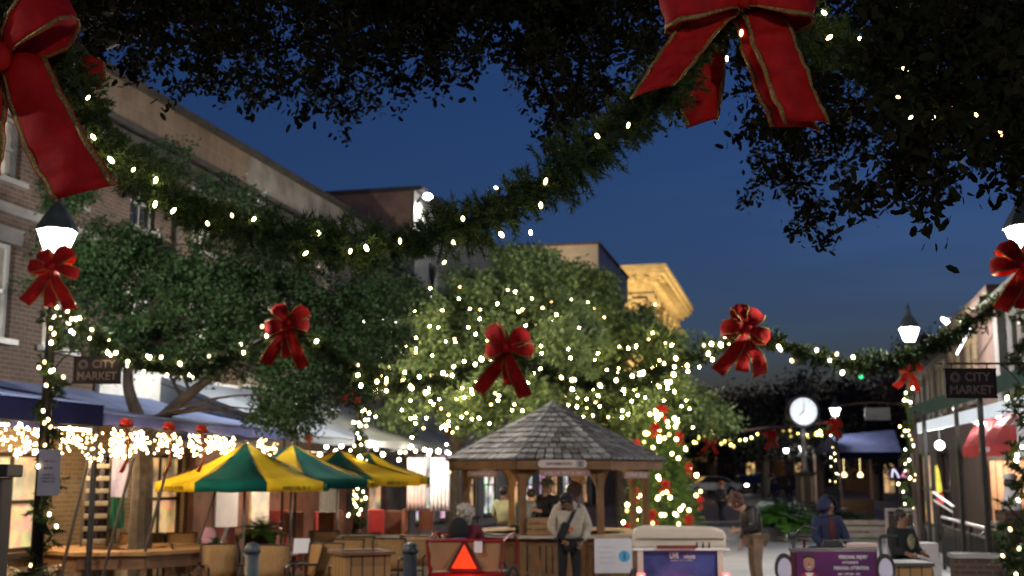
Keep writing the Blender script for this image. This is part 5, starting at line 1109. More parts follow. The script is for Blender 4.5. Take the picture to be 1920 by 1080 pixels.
# string lights in the lit trees
def lstring(label, pts, n, me=BULBT, jit=0.5, power=0):
    P = smooth_path([at(*p) for p in pts], 8); o = P[len(P) // 2].copy(); t = thing('light_string', label, 'string lights', o)
    b = MB(); b.tube([p - o for p in P[::2] + [P[-1]]], 0.006, 4); b.build('wire', M_wire, t); A, T, _, _ = sample_path(P, n)
    add_bulbs(t, [V(a) + V(rng.normal(size=3) * jit * np.array([1, .5, 1])) for a in A], me); return t
for pts, n, lab in [([(700, 730, 28.6), (690, 690, 28.6), (760, 650, 28.5), (800, 600, 28.6), (860, 585, 28.7)], 26, 'string lights climbing the near edge of the broad lit tree'),
    ([(720, 770, 28.4), (770, 745, 28.3), (830, 760, 28.3), (870, 730, 28.3), (900, 700, 28.4)], 26, 'string lights low in the broad lit tree above the umbrellas'),
    ([(840, 650, 28.4), (900, 640, 28.3), (960, 590, 28.5), (1010, 575, 28.8)], 26, 'string lights around the middle red bow in the broad lit tree'),
    ([(880, 770, 28.2), (930, 745, 28.2), (980, 700, 28.2), (1040, 680, 28.3)], 26, 'string lights above the kiosk roof peak'),
    ([(1040, 720, 30.8), (1090, 700, 30.8), (1110, 640, 31), (1080, 600, 31.4), (1100, 590, 31.6)], 28, 'string lights rising through the middle of the second lit tree'),
    ([(1130, 760, 30.6), (1170, 720, 30.6), (1215, 690, 30.8), (1240, 640, 31.2)], 28, 'string lights toward the outer edge of the second lit tree'),
    ([(1150, 700, 30.7), (1190, 690, 30.7), (1250, 700, 30.8), (1290, 680, 31)], 22, 'string lights beside the garland in the second lit tree'),
    ([(1050, 770, 30.5), (1110, 770, 30.5), (1160, 760, 30.5), (1230, 740, 30.6), (1290, 755, 30.8)], 24, 'string lights just above the Christmas tree top'),
    ([(860, 800, 28.2), (850, 830, 28.4), (855, 780, 28.3), (835, 740, 28.2)], 16, 'string lights winding down the broad lit tree trunk')]:
    lstring(lab, pts, n)

# ------------------------------------------------------------------ right side: awning, posts, railing, tents, clock
def right_side():
    Pa = V((gx(1712, 24.5), 24.5, 0)); Pb = V((gx(1862, 17.6), 17.6, 0)); d = (Pb - Pa).normalized(); ang = atan2(d.y, d.x); L = (Pb - Pa).length + 3
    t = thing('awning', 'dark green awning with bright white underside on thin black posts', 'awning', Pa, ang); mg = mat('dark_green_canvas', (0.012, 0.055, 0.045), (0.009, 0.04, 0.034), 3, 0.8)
    b = MB(); b.grid([[(L * i / 12, 0, z) for i in range(13)] for z in (3.10, 3.34)]); b.build('valance', mg, t, solid=0.012)
    b = MB(); b.grid([[(L * i / 12, 1.9 * j / 4, 3.34 + 0.5 * j / 4) for i in range(13)] for j in range(5)]); b.build('canopy', mg, t, solid=0.015)
    b = MB(); b.box((L / 2, 1.5, 3.0), (L, 0.5, 0.05)); b.build('soffit', M_white, t)
    b = MB(); b.box((L / 2, 0.14, 2.90), (L, 0.06, 0.2)); b.build('lit_underside', glow('underside_glow', (0.72, 0.86, 1.0), 0.6), t)  # underside band glows in place of lamplight on it; it is no lamp
    for x in (1.2, 3.8): lamp('lamp', (x, 1.0, 2.75), 60, (0.9, 0.95, 1), 0.1, t)
    for k, (u, Y, top, m, lab) in enumerate(((1721, 23.4, 3.2, M_dkwood, 'brownish thin post at the outer end of the green awning'), (1738, 22.3, 3.15, M_black, 'black thin post of the green awning beside the wrapped lamp post'), (1800, 20.0, 3.12, M_black, 'black thin post of the green awning in front of the handrail'), (1846, 18.2, 3.1, M_black, 'thickest black post of the green awning before the red awning'))):
        b = MB(); b.box((0, 0, top / 2), (0.06 if k < 3 else 0.075, 0.06, top)); b.lathe([(0.07, 0), (0.06, 0.02)], 10)
        o = b.build('awning_post', m); o.location = (gx(u, Y), Y, 0); tag(o, lab, 'post')
    # bright wall lamp with a star glare, and a smaller one
    for u, v, Y, p, r, lab in ((1762, 835, 23.8, 160, 0.09, 'very bright white lamp under the green awning'), (1838, 792, 20.4, 60, 0.07, 'round white lamp between the black posts under the green awning'), (1872, 780, 19.6, 30, 0.045, 'small white lamp above the red awning')):
        t = thing('ceiling_lamp', lab, 'lamp', at(u, v, Y)); b = MB(); b.ball((0, 0, 0), r, 12, 8); b.build('globe', glow('white_globe', (0.97, 0.98, 1), 30), t, True); b = MB(); b.tube([(0, 0, r), (0, 0, 3.0 - t.location.z)], 0.012, 5); b.build('rod', M_black, t); lamp('lamp', (0, -r - 0.06, -0.05), p, (1, 0.97, 0.93), 0.05, t)
    # red awning
    Y = 18.6; A = at(1806, 858, Y + 1.2); B = at(1908, 852, Y - 0.6); top = at(1903, 757, Y + 0.3)
    t = thing('awning', 'red sloping awning with pale print over the lit siding', 'awning', A, 0); mr = mat('red_canvas', (0.50, 0.045, 0.05), (0.40, 0.035, 0.04), 3, 0.75); a, bb, c = V((0, 0, 0)), B - A, top - A; bk = c + V((0.5, 1.6, 0.05)); e = a + V((0.9, 1.5, 0.75)); h = V((0, 0, 0.17))
    rows = [[(a + h).lerp(bb + h, i / 8) for i in range(9)], [(a + h).lerp(e, .5).lerp((bb + h).lerp(c, .5), i / 8) - V((0, 0, 0.03 * (i % 2))) for i in range(9)], [e.lerp(c + V((0.35, 0.3, 0)), i / 8) for i in range(9)]]
    b = MB(); b.grid(rows); b.build('canopy', mr, t, solid=0.012)
    b = MB(); b.grid([[(a + h).lerp(bb + h, i / 16) + V((0, -0.006, 0)) for i in range(17)], [a.lerp(bb, i / 16) + V((0, -0.01, 0.02 * sin(i * 1.6))) for i in range(17)]]); v = b.build('valance', mr, t, solid=0.01)
    an = atan2(bb.y, bb.x); scribble(0.34, 0.085, M_paper, v, a.lerp(bb, 0.42) + V((-0.012, -0.025, 0.11)), 31, 1, rot=an)
    b = MB(); b.bar(e, e + V((0, 0, -1.9 - 0.3)), 0.04); b.bar(c + V((0.35, 0.3, 0)), c + V((0.35, 0.3, -2.8)), 0.04); b.build('frame_post', M_black, t)
    # lit timber siding
    t = thing('timber_booth', 'booth wall of vertical tan boards lit warm under the red awning', 'booth', (gx(1862, 21.4), 21.4, 0), -0.25); ms = mat('tan_boards', (0.50, 0.30, 0.17), (0.36, 0.20, 0.11), 3, 0.65); b = MB(); x = -0.05; k = 0
    while x < 0.95: w = (0.10, 0.13, 0.085)[k % 3]; b.box((x + w / 2, 0.01 * (k % 2), 1.1), (w - 0.012, 0.05, 2.2)); x += w; k += 1
    b.build('boarding', ms, t); b = MB(); b.box((0.45, 0.02, 2.24), (1.1, 0.12, 0.08)); b.box((0.45, 0.02, 0.06), (1.1, 0.1, 0.12)); b.build('rail', M_dkwood, t); b = MB(); b.box((0.45, 0.4, 1.1), (1.05, 0.05, 2.2)); b.build('back_wall', M_woodd, t)
    lamp('lamp', (0.3, -0.7, 1.97), 55, (1, 0.75, 0.48), 0.08, t); b = MB(); b.lathe([(0.03, 2.1), (0.08, 2.03), (0.07, 2.0)], 10, (0.3, -0.7, 0.02)); b.build('lamp_shade', M_black, t)
    # railing and sloping handrail
    A = V((gx(1762, 25.0), 25.0, 0)); B = V((gx(1848, 19.2), 19.2, 0)); d = (B - A); L = d.length; t = thing('railing', 'dark metal railing with a shining white top rail between the black posts', 'railing', A, atan2(d.y, d.x))
    mw = mat('white_rail', (0.75, 0.75, 0.76), None, 5, 0.35)
    b = MB(); b.tube([(0, 0, 1.08), (L, 0, 1.08)], 0.03, 8); b.build('top_rail', mw, t)
    b = MB(); b.tube([(0, 0, 0.92), (L, 0, 0.92)], 0.022, 6); b.tube([(0, 0, 0.12), (L, 0, 0.12)], 0.02, 6); b.build('lower_rail', M_black, t)
    b = MB()
    for k in range(46): x = L * k / 45; b.bar((x, 0, 0.12), (x, 0, 0.92), 0.05, 0.02)
    b.build('baluster_grille', M_black, t)
    for k in range(4): b = MB(); b.bar((L * k / 3, 0, 0), (L * k / 3, 0, 1.06), 0.06); b.build('post', M_black, t)
    t = thing('ramp_handrail', 'short sloping double white handrail behind the railing', 'railing', at(1770, 940, 24.4), 0); b = MB()
    p, q = at(1750, 923, 24.6) - t.location, at(1788, 950, 23.6) - t.location
    b.tube([p, q], 0.028, 8); b.build('upper_rail', M_white, t); b = MB(); b.tube([p - V((0, 0, .16)), q - V((0, 0, .12))], 0.022, 8); b.build('lower_rail', M_white, t); b = MB()
    for s in (p, q): b = MB(); b.tube([s, (s.x, s.y, -t.location.z)], 0.022, 6); b.build('post', M_black, t)
    t = thing('furled_flag', 'yellow and red furled flag behind the sloping handrail', 'flag', at(1754, 930, 24.9), 0); b = MB(); b.tube([(0, 0, -1.3), (0.02, 0, 0.75)], 0.012, 5); b.build('pole', M_black, t); b = MB(); b.grid([[(0.02 + 0.16 * j * (0.35 + 0.13 * i), 0.03 * sin(3 * j + i), 0.6 - 0.14 * i + 0.05 * j) for j in (0, .25, .5, .75, 1)] for i in range(5)]); b.build('yellow_cloth', mat('flag_yellow', (0.5, 0.42, 0.04), (0.35, 0.35, 0.04), 8, 0.8), t, solid=0.004); b = MB(); b.grid([[(0.02 + 0.14 * j, 0.03 * sin(3 * j + i), 0.02 - 0.1 * i + 0.03 * j) for j in (0, .25, .5, .75, 1)] for i in range(3)]); b.build('red_cloth', mr, t, solid=0.004)
    # dark plants at the edge
    fern('dark bushy plant with two bulbs hanging behind the railing near the red awning', 1895, 16.2, 0.85, 0.42, M_fernd, 0.85, 60); fern('dark shrub low at the picture edge by the last railing', 1915, 14.2, 0.55, 0.4, M_fernd, 0.55, 50); fern('leafy plant in front of the lit tan siding', 1873, 18.9, 1.05, 0.42, M_fernd, 1.05, 50)
    t = thing('brick_planter', 'low brick planter wall behind the fine wire fence under the red awning', 'planter', (gx(1900, 16.8), 17.2, 0), -0.2); b = MB(); b.box((0, 0, 0.38), (1.5, 0.4, 0.76)); b.build('masonry', M_brickD, t); b = MB(); b.box((0, 0, 0.79), (1.56, 0.46, 0.06)); b.build('coping', M_stone, t)
    t = thing('curved_pole', 'bent dark pole curving up beside the brick planter', 'pole', (gx(1862, 15.6), 15.6, 0)); b = MB(); b.tube(smooth_path([(0, 0, 0.1), (0.06, 0, 0.6), (0.13, 0, 0.95), (0.14, 0, 1.25)], 6), 0.032, 8); b.build('pole', M_black, t); b = MB(); b.lathe([(0.14, 0), (0.12, 0.05), (0.04, 0.1)], 12); b.build('foot', M_black, t)
    t = thing('dog_statue', 'white and black figure standing behind plants under the red awning', 'statue', at(1895, 915, 19.2), 0); b = MB(); b.lathe([(0.16, -0.35), (0.14, -0.2), (0.10, -0.05), (0.08, 0.02)], 12); b.build('body', M_paper, t, True); b = MB(); b.ball((0, 0, 0.08), (0.11, 0.1, 0.09), 12, 8); b.build('dark_face', M_black, t, True); b = MB(); b.ball((0, 0, 0.18), (0.12, 0.11, 0.06), 12, 8); b.build('white_cap', M_white, t, True); b = MB(); b.box((0, 0, -0.9), (0.4, 0.4, 1.1)); b.build('plinth', M_brickD, t)
right_side()

def clock():
    Y = 40; t = thing('post_clock', 'street clock with glowing white dial on a tall post rising from the planter', 'clock', (gx(1509, Y), Y, 0)); zc = at(1510, 772, Y).z
    b = MB(); b.box((0, 0, 0.45), (0.86, 0.86, 0.9)); b.box((0, 0, 0.95), (0.7, 0.7, 0.14)); b.box((0, 0, 1.5), (0.52, 0.52, 1.0)); b.box((0, 0, 2.03), (0.64, 0.64, 0.1)); b.build('pedestal', mat('bronze_green_iron', (0.05, 0.04, 0.03), (0.03, 0.025, 0.02), 5, 0.4, metal=0.3), t, bevel=0.03)
    for x in (-0.16, 0.16): b = MB(); b.box((x, -0.275, 1.5), (0.1, 0.03, 0.8)); b.build('gilt_panel', mat('gilt_panel', (0.30, 0.2, 0.1), None, 5, 0.5), t)
    b = MB(); b.lathe([(0.16, 2.08), (0.10, 2.2), (0.085, 2.5), (0.075, zc - 0.9), (0.13, zc - 0.85), (0.11, zc - 0.75), (0.06, zc - 0.55)], 14); b.build('column', mat('pale_column', (0.22, 0.19, 0.17), None, 4, 0.5), t, True)
    def ring(r0, r1, y0, y1):
        b = MB(); n = 32
        for j in range(n):
            a, c = 2 * pi * j / n, 2 * pi * (j + 1) / n
            f = lambda r, y, q: (r * cos(q), y, zc + r * sin(q))
            b.poly([f(r1, y0, a), f(r1, y0, c), f(r0, y0, c), f(r0, y0, a)]); b.poly([f(r1, y0, a), f(r1, y1, a), f(r1, y1, c), f(r1, y0, c)]); b.poly([f(r0, y0, a), f(r0, y0, c), f(r0, y1, c), f(r0, y1, a)]); b.poly([f(r1, y1, a), f(r0, y1, a), f(r0, y1, c), f(r1, y1, c)])
        return b
    ring(0.46, 0.545, -0.22, 0.22).build('case_rim', M_black, t)
    b = MB(); b.mesh([(0.47 * cos(2 * pi * j / 40), -0.17, zc + 0.47 * sin(2 * pi * j / 40)) for j in range(40)], [tuple(range(40))]); b.mesh([(0.47 * cos(2 * pi * j / 40), 0.17, zc + 0.47 * sin(2 * pi * j / 40)) for j in range(40)], [tuple(range(40))]); d = b.build('dial', glow('lit_dial', (0.86, 0.93, 1.0), 0.92), t)
    b = MB()
    for k in range(12): a = pi * k / 6; b.bar((0.36 * cos(a), -0.178, zc + 0.36 * sin(a)), (0.42 * cos(a), -0.178, zc + 0.42 * sin(a)), 0.02, 0.006, (0, 1, 0))
    b.build('hour_mark', M_stone, d); b = MB(); b.bar((0, -0.184, zc - 0.04), (0.03, -0.184, zc + 0.33), 0.022, 0.006, (0, 1, 0)); b.build('minute_hand', M_stone, d); b = MB(); b.bar((0.02, -0.19, zc + 0.03), (-0.15, -0.19, zc - 0.14), 0.03, 0.006, (0, 1, 0)); b.build('hour_hand', M_stone, d)
    b = MB()
    for s in (-1, 1): b.tube(smooth_path([(s * 0.54, 0, zc + 0.2), (s * 0.42, 0, zc + 0.62), (s * 0.16, 0, zc + 0.74), (0, 0, zc + 0.98)], 6), 0.035, 6)
    b.lathe([(0.07, zc + 0.92), (0.05, zc + 1.0), (0.01, zc + 1.1)], 8); b.build('upper_scroll', M_black, t); b = MB()
    for s in (-1, 1): b.tube(smooth_path([(s * 0.56, 0, zc - 0.2), (s * 0.62, 0, zc - 0.42), (s * 0.3, 0, zc - 0.62), (0, 0, zc - 0.75)], 6), 0.035, 6)
    b.build('lower_scroll', M_black, t)
    lamp('lamp', (0, -0.6, zc - 0.7), 10, (0.9, 0.95, 1), 0.3, t)
clock()
t = thing('planter_wall', 'long pale planter wall holding the ferns and the clock post', 'planter', (gx(1530, 36.5), 36.5, 0), 0.05); b = MB(); b.box((0, 0, 0.2), (7.2, 0.3, 0.4)); b.box((0, 5, 0.2), (7.2, 0.3, 0.4)); b.box((-3.45, 2.5, 0.2), (0.3, 4.7, 0.4)); b.box((3.45, 2.5, 0.2), (0.3, 4.7, 0.4)); b.build('masonry', mat('pale_planter', (0.34, 0.34, 0.35), (0.26, 0.26, 0.27), 2, 0.7), t); b = MB(); b.box((0, 2.5, 0.3), (6.6, 4.7, 0.1)); b.build('soil', M_dkwood, t)
for u, Y, z, r, m, lab in ((1452, 36.0, 0.55, 1.35, None, 'brightest lime green fern at the planter corner'), (1492, 36.6, 0.6, 1.0, None, 'bright fern directly before the clock pedestal'), (1424, 37.4, 0.6, 0.9, M_fernd, 'darker fern beside the bending passer-by'), (1462, 38.2, 0.9, 0.8, mat('mid_fern', (0, 0, 0)), 'taller mid green fern behind the lime green one'), (1560, 37, 0.6, 0.8, M_fernd, 'dark plant beside the clock pedestal'), (1600, 36.8, 0.5, 0.9, M_fernd, 'dark plant behind the hooded rider'), (1612, 36.4, 0.1, 0.7, None, 'pale green grass tuft beside the hooded rider')): fern(lab, u, Y, z, r, m, None, 95)

def tent(label, u0, u1, Y, v0, v1):
    a, c = at(u0, v1, Y), at(u1, v1, Y); w = c.x - a.x; zt = at(u1, v0, Y).z; t = thing('market_tent', label, 'tent', (a.x, Y, 0)); m = mat('blue_tent_canvas', (0.05, 0.065, 0.15), (0.035, 0.045, 0.11), 2, 0.8); z = a.z
    b = MB(); b.grid([[V((0, 0, z)).lerp(V((w, 0, z)), i / 8) for i in range(9)], [V((w * 0.12, 2, z + (zt - z) * 0.75)).lerp(V((w * 1.2, 2.2, zt)), i / 8) for i in range(9)], [V((0, 4, z + 0.1)).lerp(V((w, 4, z + 0.1)), i / 8) for i in range(9)]]); b.build('canopy', m, t, solid=0.02)
    b = MB(); b.grid([[(w * i / 8, -0.01, zz) for i in range(9)] for zz in (z, z - 0.25)]); b.build('valance', M_navy, t, solid=0.01)
    for x in (0.05, w - 0.05):
        for y in (0.05, 3.9): b = MB(); b.bar((x, y, 0), (x, y, z), 0.09); b.build('post', mat('pinkish_post', (0.2, 0.14, 0.13), None, 3, 0.7), t)
    b = MB(); b.box((w / 2, 3.6, 0.5), (w - 0.3, 0.5, 1.0)); b.build('counter', M_dkwood, t)
    for x in (0.35, 0.62): b = MB(); b.lathe([(0.05, z - 0.75), (0.12, z - 0.85), (0.1, z - 0.95)], 10, (w * x, 2.4, 0)); b.tube([(w * x, 2.4, z - 0.75), (w * x, 2.4, z)], 0.01, 4); b.build('hanging_lamp', glow('amber_lamp_glass', (1, 0.75, 0.3), 3), t)
    lamp('lamp', (w / 2, 2.0, z - 1.2), 40, (1, 0.7, 0.35), 0.1, t); return t
tent('slate blue market tent with warm lamps beyond the farthest lamp post', 1572, 1690, 46, 802, 848)
t = thing('white_sign', 'small blank whitish sign board hanging above the market tent', 'sign', at(1645, 776, 44)); b = MB(); b.box((0, 0, 0), (0.95, 0.05, 0.46)); b.build('board', mat('dull_white_board', (0.45, 0.45, 0.42), None, 3, 0.7), t); b = MB(); b.tube(smooth_path([(-1.5, 0, 0.3), (-0.6, 0, 0.4), (0, 0, 0.42), (0.8, 0, 0.38), (1.5, 0, 0.45)], 4), 0.02, 5); b.tube([(-0.4, 0, 0.23), (-0.4, 0, 0.41)], 0.01, 4); b.tube([(0.4, 0, 0.23), (0.4, 0, 0.41)], 0.01, 4); b.build('cable', mat('pinkish_rope', (0, 0, 0)), t)
# dark terrace furniture behind the riders
t = thing('garden_bench', 'long grey wooden bench behind the hooded rider', 'bench', (gx(1640, 27), 27, 0), -0.1); mb = mat('grey_teak', (0.22, 0.18, 0.16), (0.16, 0.13, 0.11), 4, 0.7)
b = MB()
for k in range(4): b.box((0, -0.2 + 0.13 * k, 0.46), (1.9, 0.11, 0.03))
b.build('seat', mb, t); b = MB()
for k in range(3): b.box((0, 0.28 + 0.03 * k, 0.6 + 0.14 * k), (1.9, 0.03, 0.11))
b.build('backrest', mb, t)
for x in (-0.85, 0.85):
    b = MB(); b.bar((x, -0.2, 0), (x, -0.2, 0.44), 0.06); b.build('leg', mb, t); b = MB(); b.bar((x, 0.26, 0), (x, 0.36, 0.95), 0.06); b.build('leg', mb, t); b = MB(); b.bar((x, -0.24, 0.66), (x, 0.3, 0.66), 0.06); b.build('armrest', mb, t)
t = thing('door_frame', 'pale square metal frame behind the seated man in the black shirt', 'frame', (gx(1683, 20.4), 20.4, 0), 0); b = MB(); za = at(1680, 958, 20.4).z
b.bar((-0.22, 0, 0), (-0.22, 0, za), 0.045); b.bar((0.26, 0, 0), (0.26, 0, za), 0.045); b.bar((-0.2425, 0, za + 0.02), (0.2825, 0, za + 0.02), 0.045); b.build('tube_frame', mat('pinkish_metal', (0.35, 0.28, 0.27), None, 4, 0.4), t); b = MB(); b.box((0.02, 0.03, za * 0.5), (0.42, 0.02, za * 0.9)); b.build('dark_panel', M_dkwood, t)
t = thing('wooden_planter', 'low dark topped wooden planter in front of the seated man', 'planter', (gx(1672, 16.4), 16.4, 0), 0.1); b = MB(); b.box((0, 0, 0.36), (0.74, 0.6, 0.72)); b.build('body', M_plank, t); b = MB(); b.box((0, 0, 0.745), (0.80, 0.66, 0.05)); b.build('lid', mat('dark_grey_top', (0.06, 0.055, 0.05), None, 4, 0.6), t, bevel=0.006)
t = thing('white_crate', 'stack of pale boxes between the thin black posts', 'crate', (gx(1722, 19.4), 19.4, 0), 0.1); b = MB(); b.box((0.03, 0, 0.27), (0.36, 0.4, 0.54)); b.build('lower_box', mat('pale_box', (0.55, 0.5, 0.5), (0.48, 0.43, 0.43), 3, 0.7), t, bevel=0.01); b = MB(); b.box((0.03, 0, 0.70), (0.32, 0.38, 0.32)); b.build('upper_box', mat('pale_box', (0, 0, 0)), t, bevel=0.01)

# ------------------------------------------------------------------ vehicles
M_tyre = mat('tyre_rubber', (0.015, 0.015, 0.015), None, 8, 0.85); M_chrome = mat('chrome_metal', (0.55, 0.55, 0.57), None, 8, 0.2, metal=0.9); M_redp = mat('red_enamel', (0.22, 0.008, 0.008), (0.18, 0.006, 0.006), 6, 0.3)
def ringmesh(c, r, rr, ax, n=24, m=8):
    b = MB(); vs = []; fs = []
    for i in range(n):
        a = 2 * pi * i / n
        for j in range(m): q = 2 * pi * j / m; R_ = r + rr * cos(q); p = V((rr * sin(q), R_ * cos(a), R_ * sin(a))) if ax == 'x' else V((R_ * cos(a), rr * sin(q), R_ * sin(a))); vs.append(p + V(c))
    for i in range(n):
        for j in range(m): fs.append((i * m + j, ((i + 1) % n) * m + j, ((i + 1) % n) * m + (j + 1) % m, i * m + (j + 1) % m))
    b.mesh(vs, fs); return b
def wheel(par, c, r):
    w = ringmesh(c, r - 0.03, 0.028, 'x').build('tyre', M_tyre, par, True); ringmesh(c, r - 0.062, 0.012, 'x', 24, 6).build('rim', M_chrome, w, True); b = MB(); b.tube([V(c) - V((0.06, 0, 0)), V(c) + V((0.06, 0, 0))], 0.025, 8)
    for k in range(14): a = 2 * pi * k / 14; b.tube([V(c) + V((0.02 * (-1) ** k, 0, 0)), V(c) + V((0, (r - .065) * cos(a), (r - .065) * sin(a)))], 0.0025, 3)
    b.build('spoke', M_chrome, w); return w
def pedicab(label, u, Y, rz, m, seatz=0.64):
    """three wheeled cycle rickshaw, seat back towards -y, driver's end towards +y"""
    t = thing('pedicab', label, 'pedicab', (gx(u, Y), Y, 0), rz)
    for x in (-0.55, 0.55): wheel(t, (x, 0.42, 0.36), 0.36)
    wheel(t, (0, 2.15, 0.33), 0.33)
    b = MB()
    for x in (-0.42, 0.42): b.tube([(x, -0.05, 0.42), (x, 0.9, 0.40)], 0.022, 6)
    b.tube([(-0.5, 0.42, 0.38), (0.5, 0.42, 0.38)], 0.02, 6); b.tube([(0, 0.85, 0.40), (0, 1.35, 0.42), (0, 1.95, 0.78)], 0.028, 8); b.tube([(0, 1.35, 0.42), (0, 1.25, 0.88)], 0.022, 6); b.tube([(0, 2.15, 0.33), (0, 1.98, 0.72), (0, 1.92, 1.0)], 0.022, 6); b.build('frame', m, t)
    b = MB(); b.tube(smooth_path([(-0.3, 1.66, 1.0), (-0.26, 1.8, 1.06), (0, 1.92, 1.03), (0.26, 1.8, 1.06), (0.3, 1.66, 1.0)], 5), 0.014, 6); b.build('handlebar', M_chrome, t); b = MB(); b.ball((0, 1.24, 0.91), (0.1, 0.14, 0.04), 10, 6); b.build('saddle', M_black, t, True)
    b = MB(); b.box((0, 0.36, seatz - 0.05), (0.98, 0.52, 0.10)); b.build('seat', M_woodd, t, bevel=0.03); b = MB(); b.box((0, 0.95, 0.38), (0.9, 0.5, 0.03)); b.build('footboard', M_black, t)
    return t
def cab_red():
    t = pedicab('red pedicab with tan back panel and glowing orange warning triangle', 874, 16.2, -0.22, M_redp)
    mt = mat('tan_panel', (0.30, 0.20, 0.10), (0.25, 0.165, 0.08), 5, 0.6); b = MB(); b.mesh([(-0.46, 0, 0.66), (0.46, 0, 0.66), (0.50, -0.06, 1.04), (-0.50, -0.06, 1.04)], [(0, 1, 2, 3)]); b.build('back_panel', mt, t, solid=0.02)
    b = MB(); b.tube([(-0.49, 0, 0.62), (0.49, 0, 0.62), (0.535, -0.065, 1.06), (-0.535, -0.065, 1.06), (-0.49, 0, 0.62)], 0.027, 8); b.tube(smooth_path([(-0.42, -0.05, 1.07), (-0.38, -0.03, 1.15), (-0.30, -0.03, 1.15), (-0.26, -0.05, 1.07)], 4), 0.014, 6); b.build('back_frame', M_redp, t)
    for x in (-0.52, 0.52): b = MB(); b.tube(smooth_path([(x, -0.04, 1.05), (x * 1.03, 0.35, 1.13), (x * 1.06, 0.62, 1.10), (x * 1.06, 0.72, 0.9), (x, 0.72, 0.62), (x, 0.1, 0.56), (x * 0.96, 0.0, 0.64)], 6), 0.02, 8); b.build('armrest', M_redp, t)
    b = MB(); b.box((0, -0.02, 0.585), (0.9, 0.03, 0.09)); b.build('apron', M_redp, t)
    tri = lambda r, y0, y1: MB().prism([(r * cos(pi / 2 + 2 * pi * k / 3), 0.80 + r * sin(pi / 2 + 2 * pi * k / 3) * 1.06) for k in range(3)], y0, y1)
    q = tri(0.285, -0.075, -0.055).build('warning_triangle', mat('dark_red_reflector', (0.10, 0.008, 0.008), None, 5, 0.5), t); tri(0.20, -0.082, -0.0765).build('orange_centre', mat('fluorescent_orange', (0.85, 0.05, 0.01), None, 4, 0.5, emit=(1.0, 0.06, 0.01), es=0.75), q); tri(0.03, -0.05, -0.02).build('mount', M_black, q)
    for k in range(12): b = MB(); b.ball((-0.25 + 0.0455 * k, -0.05, 0.555), (0.016, 0.012, 0.014), 8, 6); b.build('marker_light', glow('pink_led', (1, 0.42, 0.34), 9), t, True)
    for x in (-0.42, 0.42): b = MB(); b.ball((x, -0.05, 0.50), 0.03, 8, 6); b.build('tail_light', glow('red_led', (1, 0.05, 0.03), 3), t, True)
    lamp('lamp', (0, -0.25, 0.50), 4, (1, 0.08, 0.05), 0.05, t)
    b = MB(); b.box((0.2, -0.10, 0.98), (0.11, 0.012, 0.15)); b.build('paper_tag', M_paper, t)
    return t
RC = cab_red()
def cab_white():
    t = pedicab('white pedicab with a rounded cream seat back and dark blue advertising panel', 1272, 15.5, 0.03, M_white)
    mc = mat('cream_vinyl', (0.55, 0.48, 0.40), (0.48, 0.41, 0.34), 2, 0.45); poly = [(-0.60, 1.0), (0.60, 1.0), (0.60, 1.14), (0.57, 1.22), (0.45, 1.265), (-0.45, 1.285), (-0.57, 1.25), (-0.60, 1.17)]
    b = MB(); b.prism(poly, -0.04, 0.16); b.build('seat_back', mc, t, bevel=0.03); b = MB(); b.box((0, -0.06, 1.13), (1.14, 0.02, 0.012)); b.build('piping', M_cream, t)
    b = MB(); b.box((0, -0.07, 0.99), (1.24, 0.12, 0.03)); b.build('shelf', M_white, t); b = MB(); b.bar((-0.32, -0.14, 1.02), (0.18, -0.14, 1.02), 0.04, 0.04); b.build('red_strip', mat('maroon_strip', (0.14, 0.03, 0.025), None, 4, 0.5), t)
    for x in (0.2, 0.28, 0.36): b = MB(); b.lathe([(0.014, 1.005), (0.012, 1.05), (0.004, 1.085)], 8, (x, -0.11, 0)); b.build('small_bottle', M_black, t)
    for x in (-0.53, 0.50): b = MB(); b.bar((x, -0.1, 0.4), (x, -0.1, 0.98), 0.07, 0.03, (0, 1, 0)); b.build('frame_bar', mc, t)
    b = MB(); b.box((0, -0.05, 0.72), (1.0, 0.03, 0.5)); a = b.build('advert_panel', mat('night_blue_print', (0.02, 0.028, 0.12), (0.05, 0.075, 0.26), 3, 0.4, detail=6), t)
    mw = mat('pale_print', (0.6, 0.58, 0.6), None, 4, 0.5); text('LIVE', 0.10, mw, a, (-0.09, -0.072, 0.905), sx=0.62, bold=0.003); scribble(0.15, 0.045, mw, a, (0.11, -0.07, 0.89), 51); scribble(0.30, 0.014, mw, a, (0.0, -0.07, 0.845), 52)
    b = MB(); b.ball((0.12, -0.065, 0.55), (0.08, 0.012, 0.10), 12, 8); b.ball((0.12, -0.065, 0.42), (0.2, 0.012, 0.08), 12, 6); b.build('printed_figure', mat('print_skin', (0.34, 0.22, 0.17), (0.08, 0.06, 0.08), 7, 0.5), a, True)
    b = MB()
    for k in range(14): x = -0.36 + 0.035 * k; b.ball((x, -0.066, 0.56 + 0.06 * sin(k * 1.9)), (0.03, 0.006, 0.035), 8, 5)
    b.build('printed_crowd', mat('print_grey', (0.2, 0.2, 0.24), (0.05, 0.05, 0.07), 14, 0.5), a, True)
    for x in (-0.53, 0.56): b = MB(); b.box((x, -0.13, 0.645), (0.11, 0.05, 0.11)); b.build('tail_light', glow('red_lens', (1, 0.02, 0.02), 0.9), t, bevel=0.015); b = MB(); b.ball((x, -0.165, 0.635), 0.026, 10, 7); b.build('bulb_spot', glow('tail_spot', (1, 0.75, 0.68), 6), t, True)
    lamp('lamp', (0, -0.5, 0.5), 5, (1, 0.1, 0.06), 0.1, t)
cab_white()
